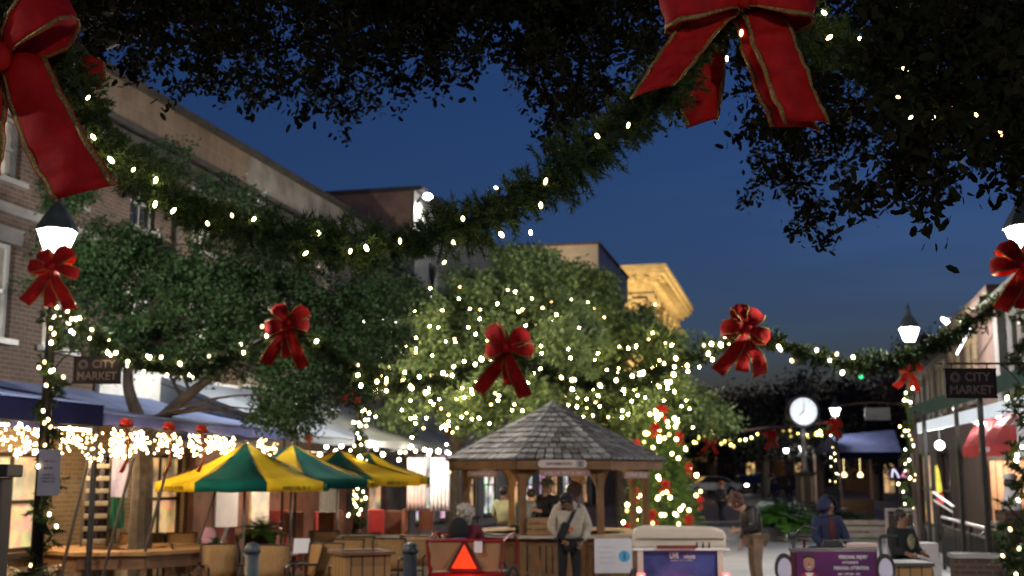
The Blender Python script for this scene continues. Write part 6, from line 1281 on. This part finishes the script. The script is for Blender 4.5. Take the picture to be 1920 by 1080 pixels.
def cab_dark():
    t = pedicab('dark maroon pedicab with a purple advertising panel showing a smiling portrait', 1556, 15.7, -0.05, M_redp)
    mk = mat('dark_maroon_paint', (0.055, 0.012, 0.014), (0.04, 0.01, 0.012), 5, 0.35); b = MB(); b.box((0, -0.02, 0.68), (1.12, 0.05, 0.56)); b.build('back_body', mk, t, bevel=0.02)
    b = MB(); b.box((0.02, -0.055, 0.72), (1.02, 0.012, 0.46)); a = b.build('advert_panel', mat('purple_print', (0.09, 0.014, 0.085), (0.05, 0.010, 0.055), 1.5, 0.4), t)
    mw = mat('pale_print', (0, 0, 0)); text('PERSONAL INJURY', 0.062, mw, a, (0.24, -0.07, 0.875), sx=0.72, bold=0.0015); text('ATTORNEYS', 0.045, mw, a, (0.20, -0.07, 0.805), sx=0.8, bold=0.001); text('PERSONAL ATTENTION', 0.06, mw, a, (0.21, -0.07, 0.735), sx=0.7, bold=0.0015); scribble(0.3, 0.03, mw, a, (0.18, -0.064, 0.66), 61)
    ms = mat('printed_face', (0.36, 0.19, 0.12), (0.30, 0.155, 0.10), 4, 0.6); b = MB(); b.ball((-0.33, -0.06, 0.80), (0.074, 0.012, 0.108), 16, 10); b.build('portrait_face', ms, a, True); b = MB(); b.ball((-0.33, -0.058, 0.866), (0.077, 0.0115, 0.05), 16, 8); b.build('portrait_hair', mat('print_black', (0.02, 0.014, 0.012), None, 4, 0.7), a, True)
    b = MB(); b.prism([(-0.52, 0.5), (-0.14, 0.5), (-0.17, 0.60), (-0.27, 0.68), (-0.33, 0.66), (-0.39, 0.68), (-0.49, 0.60)], -0.066, -0.0615); b.build('portrait_suit', mat('print_red', (0.40, 0.02, 0.02), None, 4, 0.6), a); b = MB(); b.prism([(-0.385, 0.675), (-0.275, 0.675), (-0.33, 0.56)], -0.069, -0.0665); b.build('portrait_shirt', mw, a)
    b = MB(); b.ball((-0.33, -0.071, 0.748), (0.024, 0.003, 0.006), 10, 6); b.build('portrait_smile', mw, a); b = MB()
    for x in (-0.362, -0.298): b.ball((x, -0.072, 0.822), (0.010, 0.004, 0.005), 8, 5)
    b.ball((-0.33, -0.071, 0.785), (0.009, 0.004, 0.018), 8, 6); b.build('portrait_features', mat('print_brown', (0.10, 0.045, 0.03), None, 4, 0.6), a)
    b = MB(); b.prism([(0.16, 0.985), (0.60, 0.985), (0.57, 1.055), (0.22, 1.055)], 0.02, 0.14); b.build('cushion', mat('pinkish_vinyl', (0.42, 0.30, 0.27), (0.36, 0.25, 0.22), 3, 0.5), t, bevel=0.015); b = MB(); b.tube([(-0.57, 0, 0.97), (0.57, 0, 0.97)], 0.02, 8); b.tube([(-0.1, 0.1, 1.075), (0.6, 0.1, 1.085)], 0.012, 6); b.build('top_rail', M_black, t)
    b = MB(); b.prism([(-0.14, 0.975), (0.16, 0.975), (0.13, 1.06), (-0.11, 1.06)], 0.05, 0.12); b.build('seat_pad', M_black, t)
    # mudguard with its pale oval window and the cab's bent tubes
    for x in (-0.64, 0.66):
        b = MB(); n = 20; b.prism([(0.125 * cos(2 * pi * k / n), 0.72 + 0.20 * sin(2 * pi * k / n)) for k in range(n)], -0.03, 0.02); g = b.build('mudguard', M_black, t); g.location.x = x
        b = MB(); b.prism([(0.09 * cos(2 * pi * k / n), 0.71 + 0.15 * sin(2 * pi * k / n)) for k in range(n)], -0.036, -0.0305); b.build('pale_plate', mat('lilac_plate', (0.5, 0.48, 0.58), (0.4, 0.38, 0.5), 6, 0.4), g)
    for x in (-0.5, 0.62): b = MB(); b.tube(smooth_path([(x, 0.0, 0.9), (x + 0.02, 0.1, 1.05), (x + 0.08, 0.25, 1.12), (x + 0.3, 0.3, 1.13)], 5), 0.022, 7); b.build('side_tube', M_black, t)
    b = MB(); b.tube([(-0.5, 0.02, 0.92), (-0.53, 0.05, 1.12)], 0.014, 6); b.build('mirror_stalk', M_black, t); b = MB(); b.ball((-0.53, 0.04, 1.15), (0.05, 0.03, 0.05), 10, 7); b.build('mirror', M_black, t, True); b = MB(); b.tube(smooth_path([(-0.42, 0.45, 1.12), (-0.34, 0.5, 1.2), (-0.24, 0.5, 1.25), (-0.1, 0.5, 1.2)], 5), 0.016, 6); b.tube([(-0.42, 0.45, 1.12), (-0.42, 0.45, 0.6)], 0.012, 5); b.build('front_hoop', M_black, t)
cab_dark()

def car(label, u, Y, rz, paint, lights=True, h=1.45):
    t = thing('parked_car', label, 'car', (gx(u, Y), Y, rise(Y)), rz); L, w = 4.3, 1.75
    prof = [(-L / 2, 0.35), (-L / 2, 0.72), (-L / 2 + 0.9, 0.86), (-L / 2 + 1.5, h - 0.08), (0.1, h), (0.95, h - 0.12), (L / 2 - 0.55, 0.92), (L / 2, 0.82), (L / 2, 0.35)]
    b = MB(); b.prism(prof, -w / 2, w / 2); b.build('body', paint, t, bevel=0.06); b = MB(); b.prism([(-L / 2 + 1.0, 0.9), (-L / 2 + 1.55, h - 0.12), (0.1, h - 0.06), (0.9, h - 0.16), (1.4, 0.93)], -w / 2 - 0.012, w / 2 + 0.012); b.build('side_glass', M_glass, t)
    b = MB(); b.mesh([(-L / 2 + 0.93, -0.72, 0.9), (-L / 2 + 0.93, 0.72, 0.9), (-L / 2 + 1.48, 0.66, h - 0.1), (-L / 2 + 1.48, -0.66, h - 0.1)], [(0, 1, 2, 3)]); b.build('windscreen', M_glass, t)
    for x in (-1.3, 1.35):
        for y in (-w / 2, w / 2): wl = ringmesh((x, y, 0.32), 0.24, 0.08, 'y', 16, 6).build('wheel', M_tyre, t, True); q = MB(); q.box((x, y, 0.32), (0.26, 0.1, 0.26)); q.build('rim', M_chrome, wl)
    for y in (-0.6, 0.6):
        b = MB(); b.ball((-L / 2 - 0.02, y, 0.64), (0.05, 0.16, 0.09), 10, 7); b.build('headlight', glow('headlight_lens', (1, 1, 1), 30) if lights else M_chrome, t, True)
        b = MB(); b.box((L / 2 + 0.005, y, 0.74), (0.03, 0.3, 0.12)); b.build('tail_light', mat('red_tail_lens', (0.25, 0.01, 0.01), None, 4, 0.3), t)
    b = MB(); b.box((-L / 2 - 0.005, 0, 0.5), (0.03, 1.0, 0.14)); b.build('grille', M_black, t)
mdark = mat('dark_car_paint', (0.03, 0.03, 0.035), None, 3, 0.25); mwht = mat('white_car_paint', (0.7, 0.7, 0.7), None, 3, 0.25)
car('dark car facing up the street with both headlights shining', 1402, 96, pi / 2 + 0.03, mdark); car('white car seen from the side beyond the Christmas tree', 1334, 92, 0.05, mwht, False); car('dark car parked sideways beyond the ferns', 1472, 94, pi - 0.05, mdark, False); car('pale car parked behind the dark one with shining headlights', 1424, 112, 0.0, mwht, False)

t = thing('traffic_light', 'small traffic light showing green beyond the farther garland', 'traffic light', at(1613, 700, 76)); b = MB(); b.box((0, 0, 0.1), (0.36, 0.3, 1.0)); b.build('case', M_black, t, bevel=0.03); b = MB(); b.ball((0, -0.16, -0.22), (0.15, 0.05, 0.15), 10, 7); b.build('green_lens', glow('green_lens_glass', (0.05, 1, 0.35), 1.6), t, True); b = MB()
for z in (0.1, 0.42): b.ball((0, -0.15, z), (0.14, 0.04, 0.14), 10, 7)
b.build('dark_lens', M_tyre, t, True); b = MB(); b.tube([(0, 0, 0.6), (0, 0, 1.0), (4, 0, 1.4), (4.2, 0, -t.location.z + rise(76))], 0.07, 6); b.build('mast_arm', M_black, t)
t = thing('neon_sign', 'small pink and lilac neon sign beside the market tent', 'sign', at(1688, 888, 45)); b = MB(); b.box((0, 0.05, 0), (0.8, 0.06, 0.5)); b.build('backing', M_black, t); b = MB(); b.tube(smooth_path([(0.05, 0, -0.12), (0.2, 0, 0.12), (0.32, 0, 0.1), (0.28, 0, -0.1), (0.1, 0, -0.1)], 4), 0.03, 6); b.build('pink_tube', glow('pink_neon', (1, 0.25, 0.5), 1.0), t, True); b = MB(); b.tube(smooth_path([(-0.32, 0, -0.14), (-0.26, 0, 0.16), (-0.12, 0, 0.0), (-0.06, 0, -0.16)], 4), 0.03, 6); b.build('lilac_tube', glow('lilac_neon', (0.75, 0.7, 1), 1.4), t, True)
b = MB(); b.bar((0, 0.08, -t.location.z), (0, 0.08, -0.2), 0.06); b.build('post', M_black, t)
t = thing('cobra_lamp', 'white oblong lamp on an arm above the red brick building roof', 'lamp', at(1774, 603, 41)); b = MB(); b.ball((0, 0, 0), (0.22, 0.14, 0.08), 12, 7, Matrix.Rotation(0.7, 3, 'Y')); b.build('lens', glow('cool_lamp_lens', (0.9, 0.96, 1), 9), t, True); b = MB(); b.tube(smooth_path([(0.1, 0.1, 0.12), (0.6, 0.3, 0.35), (1.3, 0.6, 0.2), (1.5, 0.7, -1.2)], 5), 0.05, 6); b.build('arm', M_stone, t)

# ------------------------------------------------------------------ people
M_skin = mat('light_skin', (0.50, 0.29, 0.20), (0.45, 0.25, 0.17), 5, 0.55); M_skind = mat('brown_skin', (0.20, 0.095, 0.055), (0.17, 0.08, 0.045), 5, 0.55)
def skinned(name, par, m, J, E, sub=2):
    names = list(J); me = bpy.data.meshes.new(name); me.from_pydata([J[k][0] for k in names], [(names.index(a), names.index(b)) for a, b in E], []); me.update()
    o = link(name, me, m, par); md = o.modifiers.new('skin', 'SKIN'); md.use_smooth_shade = True
    for i, k in enumerate(names):
        r = J[k][1]; r = (r, r) if not isinstance(r, tuple) else r; me.skin_vertices[0].data[i].radius = r; me.skin_vertices[0].data[i].use_root = (i == 0)
    s = o.modifiers.new('smooth', 'SUBSURF'); s.levels = s.render_levels = sub; return o
def person(label, loc_, rz, pose, cols, s=1.0, hair=None, hairshape='short', hat=None, hood=None, fat=1.0, skirt=None):
    """one figure facing -y: pose gives joint positions that differ from standing"""
    t = thing('person', label, 'person', loc_, rz); t.scale = (s, s, s); skin, top, legs, shoe = cols
    J = dict(pelvis=(0, 0, .95), spine=(0, 0, 1.13), chest=(0, 0, 1.32), neck=(0, 0, 1.47), chin=(0, -.015, 1.545), brow=(0, -.015, 1.64), crown=(0, .0, 1.715),
             shL=(.18, 0, 1.41), elL=(.25, .02, 1.14), wrL=(.25, -.06, .89), shR=(-.18, 0, 1.41), elR=(-.25, .02, 1.14), wrR=(-.25, -.06, .89),
             hipL=(.095, 0, .90), knL=(.11, -.02, .50), anL=(.11, .03, .09), toL=(.12, -.12, .045), hipR=(-.095, 0, .90), knR=(-.11, -.02, .50), anR=(-.11, .03, .09), toR=(-.12, -.12, .045))
    J.update(pose); J.pop('face', None); J = {k: V(v) for k, v in J.items()}
    rad = dict(pelvis=(.14, .105), spine=(.125, .10), chest=(.145, .105), neck=.055, chin=(.068, .075), brow=(.083, .095), crown=(.055, .06), shL=.06, elL=.042, wrL=.03, hipL=.085, knL=.055, anL=.04, toL=.032)
    R_ = lambda k: rad.get(k, rad.get(k[:-1] + 'L'))
    B = {k: (v, R_(k)) for k, v in J.items()}
    E = [('pelvis', 'spine'), ('spine', 'chest'), ('chest', 'neck'), ('neck', 'chin'), ('chin', 'brow'), ('brow', 'crown')]
    for q in 'LR': E += [('chest', 'sh' + q), ('sh' + q, 'el' + q), ('el' + q, 'wr' + q), ('pelvis', 'hip' + q), ('hip' + q, 'kn' + q), ('kn' + q, 'an' + q), ('an' + q, 'to' + q)]
    up = (J['crown'] - J['chin']).normalized(); f = pose.get('face', None); fwd = V(f) if f else V((0, -1, 0)); fwd = (fwd - up * fwd.dot(up)).normalized(); side = up.cross(fwd).normalized()
    B['nose'] = (J['chin'].lerp(J['brow'], .55) + fwd * .105, .013); E.append(('brow', 'nose'))
    for q, sg in (('L', 1), ('R', -1)):
        # palm, four unequal bent fingers and a thumb from the side of the palm
        w = J['wr' + q]; d = (w - J['el' + q]).normalized(); a = d.cross(V((0, 1, 0)));
        if a.length < .2: a = d.cross(V((1, 0, 0)))
        a.normalize(); n = d.cross(a).normalized(); c = n if n.y < 0 else -n
        B['palm' + q] = (w + d * .07, (.034, .02)); E.append(('wr' + q, 'palm' + q))
        for i, (off, L) in enumerate(((-.03, .07), (-.01, .08), (.01, .076), (.03, .06))):
            p = w + d * .095 + a * off; k1 = p + d * L * .5 + c * .008; k2 = p + d * L * .9 + c * .03
            B[f'f{i}a{q}'] = (k1, .0095); B[f'f{i}b{q}'] = (k2, .008); E += [('palm' + q, f'f{i}a{q}'), (f'f{i}a{q}', f'f{i}b{q}')]
        B['th' + q] = (w + d * .055 - a * .05 + c * .02, .011); B['tt' + q] = (w + d * .095 - a * .055 + c * .035, .009); E += [('palm' + q, 'th' + q), ('th' + q, 'tt' + q)]
    skinned('body', t, skin, B, E)
    g = lambda k, r: (J[k], r); F_ = fat
    T = dict(pelvis=g('pelvis', (.17 * F_, .135 * F_)), spine=g('spine', (.17 * F_, .14 * F_)), chest=g('chest', (.175 * F_, .14 * F_)), neck=(J['chest'].lerp(J['neck'], .8), .075)); TE = [('pelvis', 'spine'), ('spine', 'chest'), ('chest', 'neck')]
    for q in 'LR':
        T['sh' + q] = g('sh' + q, .085 * F_); T['el' + q] = g('el' + q, .068 * F_); T['wr' + q] = (J['el' + q].lerp(J['wr' + q], .92), .05); TE += [('chest', 'sh' + q), ('sh' + q, 'el' + q), ('el' + q, 'wr' + q)]
    skinned('jacket', t, top, T, TE)
    Lg = dict(pelvis=(J['pelvis'] + V((0, 0, .02)), (.15 * min(F_, 1.15), .12 * min(F_, 1.15)))); LE = []
    for q in 'LR': Lg['hip' + q] = g('hip' + q, .105); Lg['kn' + q] = g('kn' + q, .075); Lg['an' + q] = g('an' + q, .062); LE += [('pelvis', 'hip' + q), ('hip' + q, 'kn' + q), ('kn' + q, 'an' + q)]
    skinned('trousers', t, legs, Lg, LE)
    for q in 'LR': skinned('shoe', t, shoe, {'a': (J['an' + q] - V((0, 0, .03)), .052), 'b': (J['an' + q].lerp(J['to' + q], .6) - V((0, 0, .015)), .05), 'c': (J['to' + q] + (J['to' + q] - J['an' + q]).normalized() * .05, .04)}, [('a', 'b'), ('b', 'c')], 1)
    hc = J['brow']; M = Matrix((side, -fwd, up)).transposed()
    for sg in (-1, 1): b = MB(); b.ball(J['chin'].lerp(hc, .62) + fwd * .088 + side * (.034 * sg), (.012, .012, .009), 8, 6, M); b.build('eye', M_ink, t, True)
    b = MB(); b.ball(J['chin'].lerp(hc, .1) + fwd * .078, (.024, .01, .008), 8, 6, M); b.build('mouth', mat('lip_colour', (0.3, 0.09, 0.08), None, 4, 0.5), t, True)
    for sg in (-1, 1): b = MB(); b.ball(J['chin'].lerp(hc, .55) + side * (.086 * sg), (.012, .02, .032), 8, 6, M); b.build('ear', skin, t, True)
    if hair is not None:
        b = MB(); c = hc - fwd * .022 + up * .022; b.ball(c, (.100, .102, .098), 16, 10, M)
        if hairshape in ('curly', 'long'):
            for k in range(70 if hairshape == 'curly' else 30):
                th, ph = rnd.uniform(0, 2 * pi), rnd.uniform(-1.0, 1.4); dd = V((cos(th) * cos(ph), sin(th) * cos(ph), sin(ph))); p = c + M @ V((dd.x * .105, dd.y * .105, dd.z * .11))
                if (p - hc).dot(fwd) > .045 and (p - hc).dot(up) < .06: continue
                b.ball(p - (up * .03 if hairshape == 'long' else V()), rnd.uniform(.028, .05), 7, 5)
            if hairshape == 'long': b.ball(c - up * .10 - fwd * .03, (.10, .06, .12), 12, 8, M)
        o = b.build('hair', hair, t, True); o.data.transform(Matrix.Identity(4))
    if hat is not None:
        b = MB(); b.ball(hc + up * .045 - fwd * .01, (.108, .118, .085), 18, 10, M); b.build('hat', hat, t, True); b = MB(); b.ball(hc + up * .03 + fwd * .12, (.075, .07, .012), 12, 6, M); b.build('hat_brim', hat, t, True)
    if hood is not None:
        vs = MB(); rows = []
        for i in range(9):
            ph = -0.55 + 2.12 * i / 8; row = []
            for j in range(13): th = pi * (0.22 + 1.56 * j / 12); r = .128 * (1 + .10 * (i < 2)); row.append(hc - fwd * .012 + M @ V((r * cos(ph if ph < 1.57 else 1.57) * sin(th), -r * 1.12 * cos(ph if ph < 1.57 else 1.57) * cos(th), r * 1.12 * sin(ph))))
            rows.append(row)
        vs.grid(rows); vs.build('hood', hood, t, True, solid=0.016); b = MB(); b.ball(J['neck'] + V((0, .02, .02)), (.11, .10, .075), 14, 8); b.build('hood_collar', hood, t, True)
    return t
M_jet = mat('black_cloth', (0.012, 0.012, 0.014), (0.008, 0.008, 0.009), 9, 0.85); M_wool = mat('cream_wool', (0.46, 0.40, 0.32), (0.36, 0.31, 0.25), 14, 0.9, bump=0.5); M_maroon = mat('maroon_cloth', (0.11, 0.009, 0.02), (0.075, 0.006, 0.014), 9, 0.85); M_navyc = mat('navy_cloth', (0.010, 0.014, 0.05), (0.007, 0.010, 0.035), 9, 0.85); M_khaki = mat('tan_trousers', (0.23, 0.15, 0.10), (0.18, 0.115, 0.075), 9, 0.85); M_denim = mat('dark_denim', (0.03, 0.034, 0.05), (0.02, 0.022, 0.035), 15, 0.85); M_shoe = mat('dark_shoe', (0.03, 0.025, 0.022), None, 8, 0.6); M_leath = mat('black_leather', (0.018, 0.014, 0.013), (0.012, 0.01, 0.01), 8, 0.42)
H_br = mat('auburn_hair', (0.13, 0.055, 0.03), (0.07, 0.028, 0.015), 30, 0.6, bump=0.4); H_gr = mat('grey_hair', (0.38, 0.34, 0.29), (0.26, 0.23, 0.2), 30, 0.7, bump=0.4); H_dk = mat('dark_hair', (0.02, 0.014, 0.01), None, 30, 0.6)
# the man in the pullover, head bent over what his hands hold at his waist
bend = dict(spine=(0, -.01, 1.13), chest=(0, -.05, 1.31), neck=(-.03, -.12, 1.44), chin=(-.06, -.20, 1.455), brow=(-.075, -.235, 1.545), crown=(-.08, -.225, 1.625), face=(-.1, -.85, -.5), shL=(.19, -.03, 1.40), shR=(-.19, -.05, 1.40), elL=(.30, .02, 1.12), wrL=(.17, -.14, .93), elR=(-.27, .0, 1.13), wrR=(-.13, -.17, .98))
t = person('stout man in a cream pullover and black cap looking down before the kiosk', (gx(1066, 18.3), 18.3, 0), 0.12, bend, (M_skind, M_wool, M_jet, M_shoe), 1.0, H_dk, 'short', M_jet, None, 1.30)
b = MB()
for sg in (-1, 1): b.ball((-.05 + .10 * sg, -.15, 1.47), (.05, .055, .07), 12, 8)
b.ball((0.0, -.06, 1.44), (.14, .11, .055), 14, 8); b.build('fleece_collar', M_wool, t, True)
b = MB(); b.grid([[V(p) + V((w, -0.012, w * .4)) for w in (-.035, .035)] for p in smooth_path([(.05, -.19, 1.40), (-.01, -.235, 1.28), (-.09, -.245, 1.14), (-.17, -.21, 1.02)], 5)]); b.build('bag_strap', M_jet, t, solid=0.01)
b = MB(); b.box((-.13, -.245, 1.1), (.13, .07, .26), Matrix.Rotation(0.45, 3, 'Y')); b.build('sling_bag', M_jet, t, bevel=0.025); b = MB(); b.box((-.015, -.262, 1.13), (.075, .01, .055)); b.build('orange_patch', mat('orange_patch', (0.5, 0.10, 0.05), None, 4, 0.7), t)
sit = lambda z, y=0.0, kn=.42, fz=None: dict(pelvis=(0, y, z), spine=(0, y, z + .18), chest=(0, y - .01, z + .37), neck=(0, y - .02, z + .52), chin=(0, y - .035, z + .595), brow=(0, y - .035, z + .69), crown=(0, y - .02, z + .765), shL=(.18, y, z + .46), shR=(-.18, y, z + .46), elL=(.24, y - .05, z + .20), elR=(-.24, y - .05, z + .20), wrL=(.16, y - .26, z + .14), wrR=(-.16, y - .26, z + .14), hipL=(.095, y, z - .03), hipR=(-.095, y, z - .03), knL=(.13, y - kn, z + .0), knR=(-.13, y - kn, z + .0), anL=(.13, y - kn - .04, z - .40), anR=(-.13, y - kn - .04, z - .40), toL=(.14, y - kn - .2, z - .44), toR=(-.14, y - kn - .2, z - .44))
p = sit(.76, 0); p['face'] = (0.0, -1, 0)
t = person('grey haired woman in a maroon jacket riding in the red pedicab', (gx(872, 16.5), 16.62, 0), pi + 0.75 - 0.9, p, (M_skin, M_maroon, M_jet, M_shoe), 0.98, H_gr, 'long', None, None, 1.08)
b = MB(); b.ball((.07, .13, 1.22), (.15, .09, .17), 14, 9); b.build('black_hood', M_jet, t, True); b = MB(); b.ball((.05, .16, 1.02), (.16, .07, .10), 12, 8); b.build('lilac_scarf', mat('lilac_scarf', (0.22, 0.16, 0.32), (0.06, 0.04, 0.09), 14, 0.8), t, True)
# bending passer-by with curly hair
p = dict(spine=(0, -.03, 1.12), chest=(0, -.10, 1.29), neck=(0, -.20, 1.41), chin=(0, -.30, 1.42), brow=(0, -.345, 1.50), crown=(0, -.345, 1.585), face=(0, -.85, -.55), shL=(.17, -.10, 1.37), shR=(-.17, -.10, 1.37), elL=(.22, -.10, 1.1), elR=(-.22, -.1, 1.1), wrL=(.16, -.34, 1.06), wrR=(-.2, -.16, .86))
person('curly haired person in a black leather jacket and tan trousers bending forward on the path', (gx(1413, 19.6), 19.6, 0), -pi / 2 + 0.15, p, (M_skin, M_leath, M_khaki, M_shoe), 1.0, H_br, 'curly', None, None, 1.1)
p = sit(.93, 0, .25); p.update(elL=(.26, -.06, 1.16), elR=(-.26, -.06, 1.16), wrL=(.2, -.28, 1.02), wrR=(-.2, -.28, 1.02), face=(0.35, -1, 0))
t = person('pedicab rider in a navy hooded jacket over a maroon shirt', (gx(1547, 17.0), 17.0, -0.06), 0.35, p, (M_skind, M_navyc, M_jet, M_shoe), 0.97, H_dk, 'short', None, M_navyc, 1.12)
b = MB(); b.ball((0, -.095, 1.24), (.07, .085, .22), 12, 9); b.build('maroon_shirt', mat('dark_maroon_shirt', (0.05, 0.008, 0.012), None, 9, 0.85), t, True)
p = sit(.62, 0, .38); p.update(face=(0.5, -1, 0))
t = person('seated man in a printed black T-shirt by the wrapped lamp post', (gx(1684, 18.4), 18.4, 0), 0.5, p, (M_skind, M_jet, M_denim, M_shoe), 1.0, H_dk, 'short', None, None, 1.22)
b = MB(); b.ball((.01, -.185, .93), (.085, .02, .12), 12, 8); b.build('shirt_print', mat('yellowish_print', (0.30, 0.27, 0.16), (0.06, 0.05, 0.03), 22, 0.8), t, True)
t = thing('stool', 'low dark stool under the seated man in the printed shirt', 'stool', (gx(1684, 18.4), 18.4, 0)); b = MB(); b.lathe([(0.19, 0.49), (0.2, 0.52), (0.18, 0.54)], 16); b.build('seat', M_dkwood, t)
for k in range(4): a = pi / 4 + pi * k / 2; b = MB(); b.tube([(0.14 * cos(a), 0.14 * sin(a), 0.5), (0.18 * cos(a), 0.18 * sin(a), 0)], 0.016, 6); b.build('leg', M_dkwood, t)
walk = dict(knL=(.11, -.16, .5), anL=(.11, -.12, .1), toL=(.11, -.28, .06), knR=(-.11, .02, .5), anR=(-.11, .22, .14), toR=(-.11, .1, .05), wrL=(.24, .1, .92), wrR=(-.24, -.2, .95))
person('distant walker in an orange cap and dark clothes crossing the pale path', (gx(1352, 47), 47, 0.0), -1.2, walk, (M_skin, mat('grey_coat', (0.12, 0.11, 0.11), None, 9, 0.85), M_denim, M_shoe), 1.0, None, 'short', mat('orange_cap', (0.5, 0.12, 0.05), None, 8, 0.8))
p = dict(elL=(.26, -.08, 1.16), wrL=(.14, -.3, 1.1), face=(-0.4, -1, 0))
person('kiosk visitor in a pale yellow jacket behind the wooden post', (gx(946, 24.6), 24.6, 0), pi - 0.3, p, (M_skind, mat('pale_yellow_cloth', (0.5, 0.48, 0.25), None, 8, 0.8), M_denim, M_shoe), 0.98, H_dk)
p = dict(spine=(0, -.05, 1.12), chest=(0, -.14, 1.28), neck=(0, -.22, 1.42), chin=(0, -.29, 1.47), brow=(0, -.31, 1.565), crown=(0, -.29, 1.645), face=(0, -1, -.1), shL=(.17, -.14, 1.37), shR=(-.17, -.14, 1.37), elL=(.24, -.32, 1.12), wrL=(.15, -.5, 1.02), elR=(-.24, -.32, 1.12), wrR=(-.15, -.5, 1.02))
person('visitor in a blue grey jacket leaning on the kiosk counter', (gx(978, 23.4), 23.4, 0), pi - 0.75, p, (M_skin, mat('blue_grey_cloth', (0.14, 0.17, 0.21), None, 8, 0.8), M_denim, M_shoe), 1.0, H_dk)
p = dict(elL=(.25, -.06, 1.16), wrL=(.12, -.26, 1.2), face=(0, -1, 0))
t = person('kiosk attendant with white beard, green cap and black top', (gx(1026, 21.6), 21.6, 0.06), -0.95, p, (M_skin, M_jet, M_denim, M_shoe), 1.04, H_gr, 'short', mat('green_cap', (0.06, 0.17, 0.12), (0.2, 0.26, 0.24), 12, 0.8))
b = MB(); b.ball((0, -.075, 1.545), (.06, .04, .065), 12, 8); b.build('beard', mat('white_beard', (0.55, 0.52, 0.48), None, 30, 0.8), t, True)
for u, Y, rz, lab, m in ((1478, 62, 0.6, 'distant person in dark clothes before the dark buildings beyond the clock', M_jet), (1453, 66, -0.8, 'distant person in a navy coat beyond the ferns', M_navyc)):
    person(lab, (gx(u, Y), Y, rise(Y)), rz, walk, (M_skind, m, M_denim, M_shoe), 1.0, H_dk)
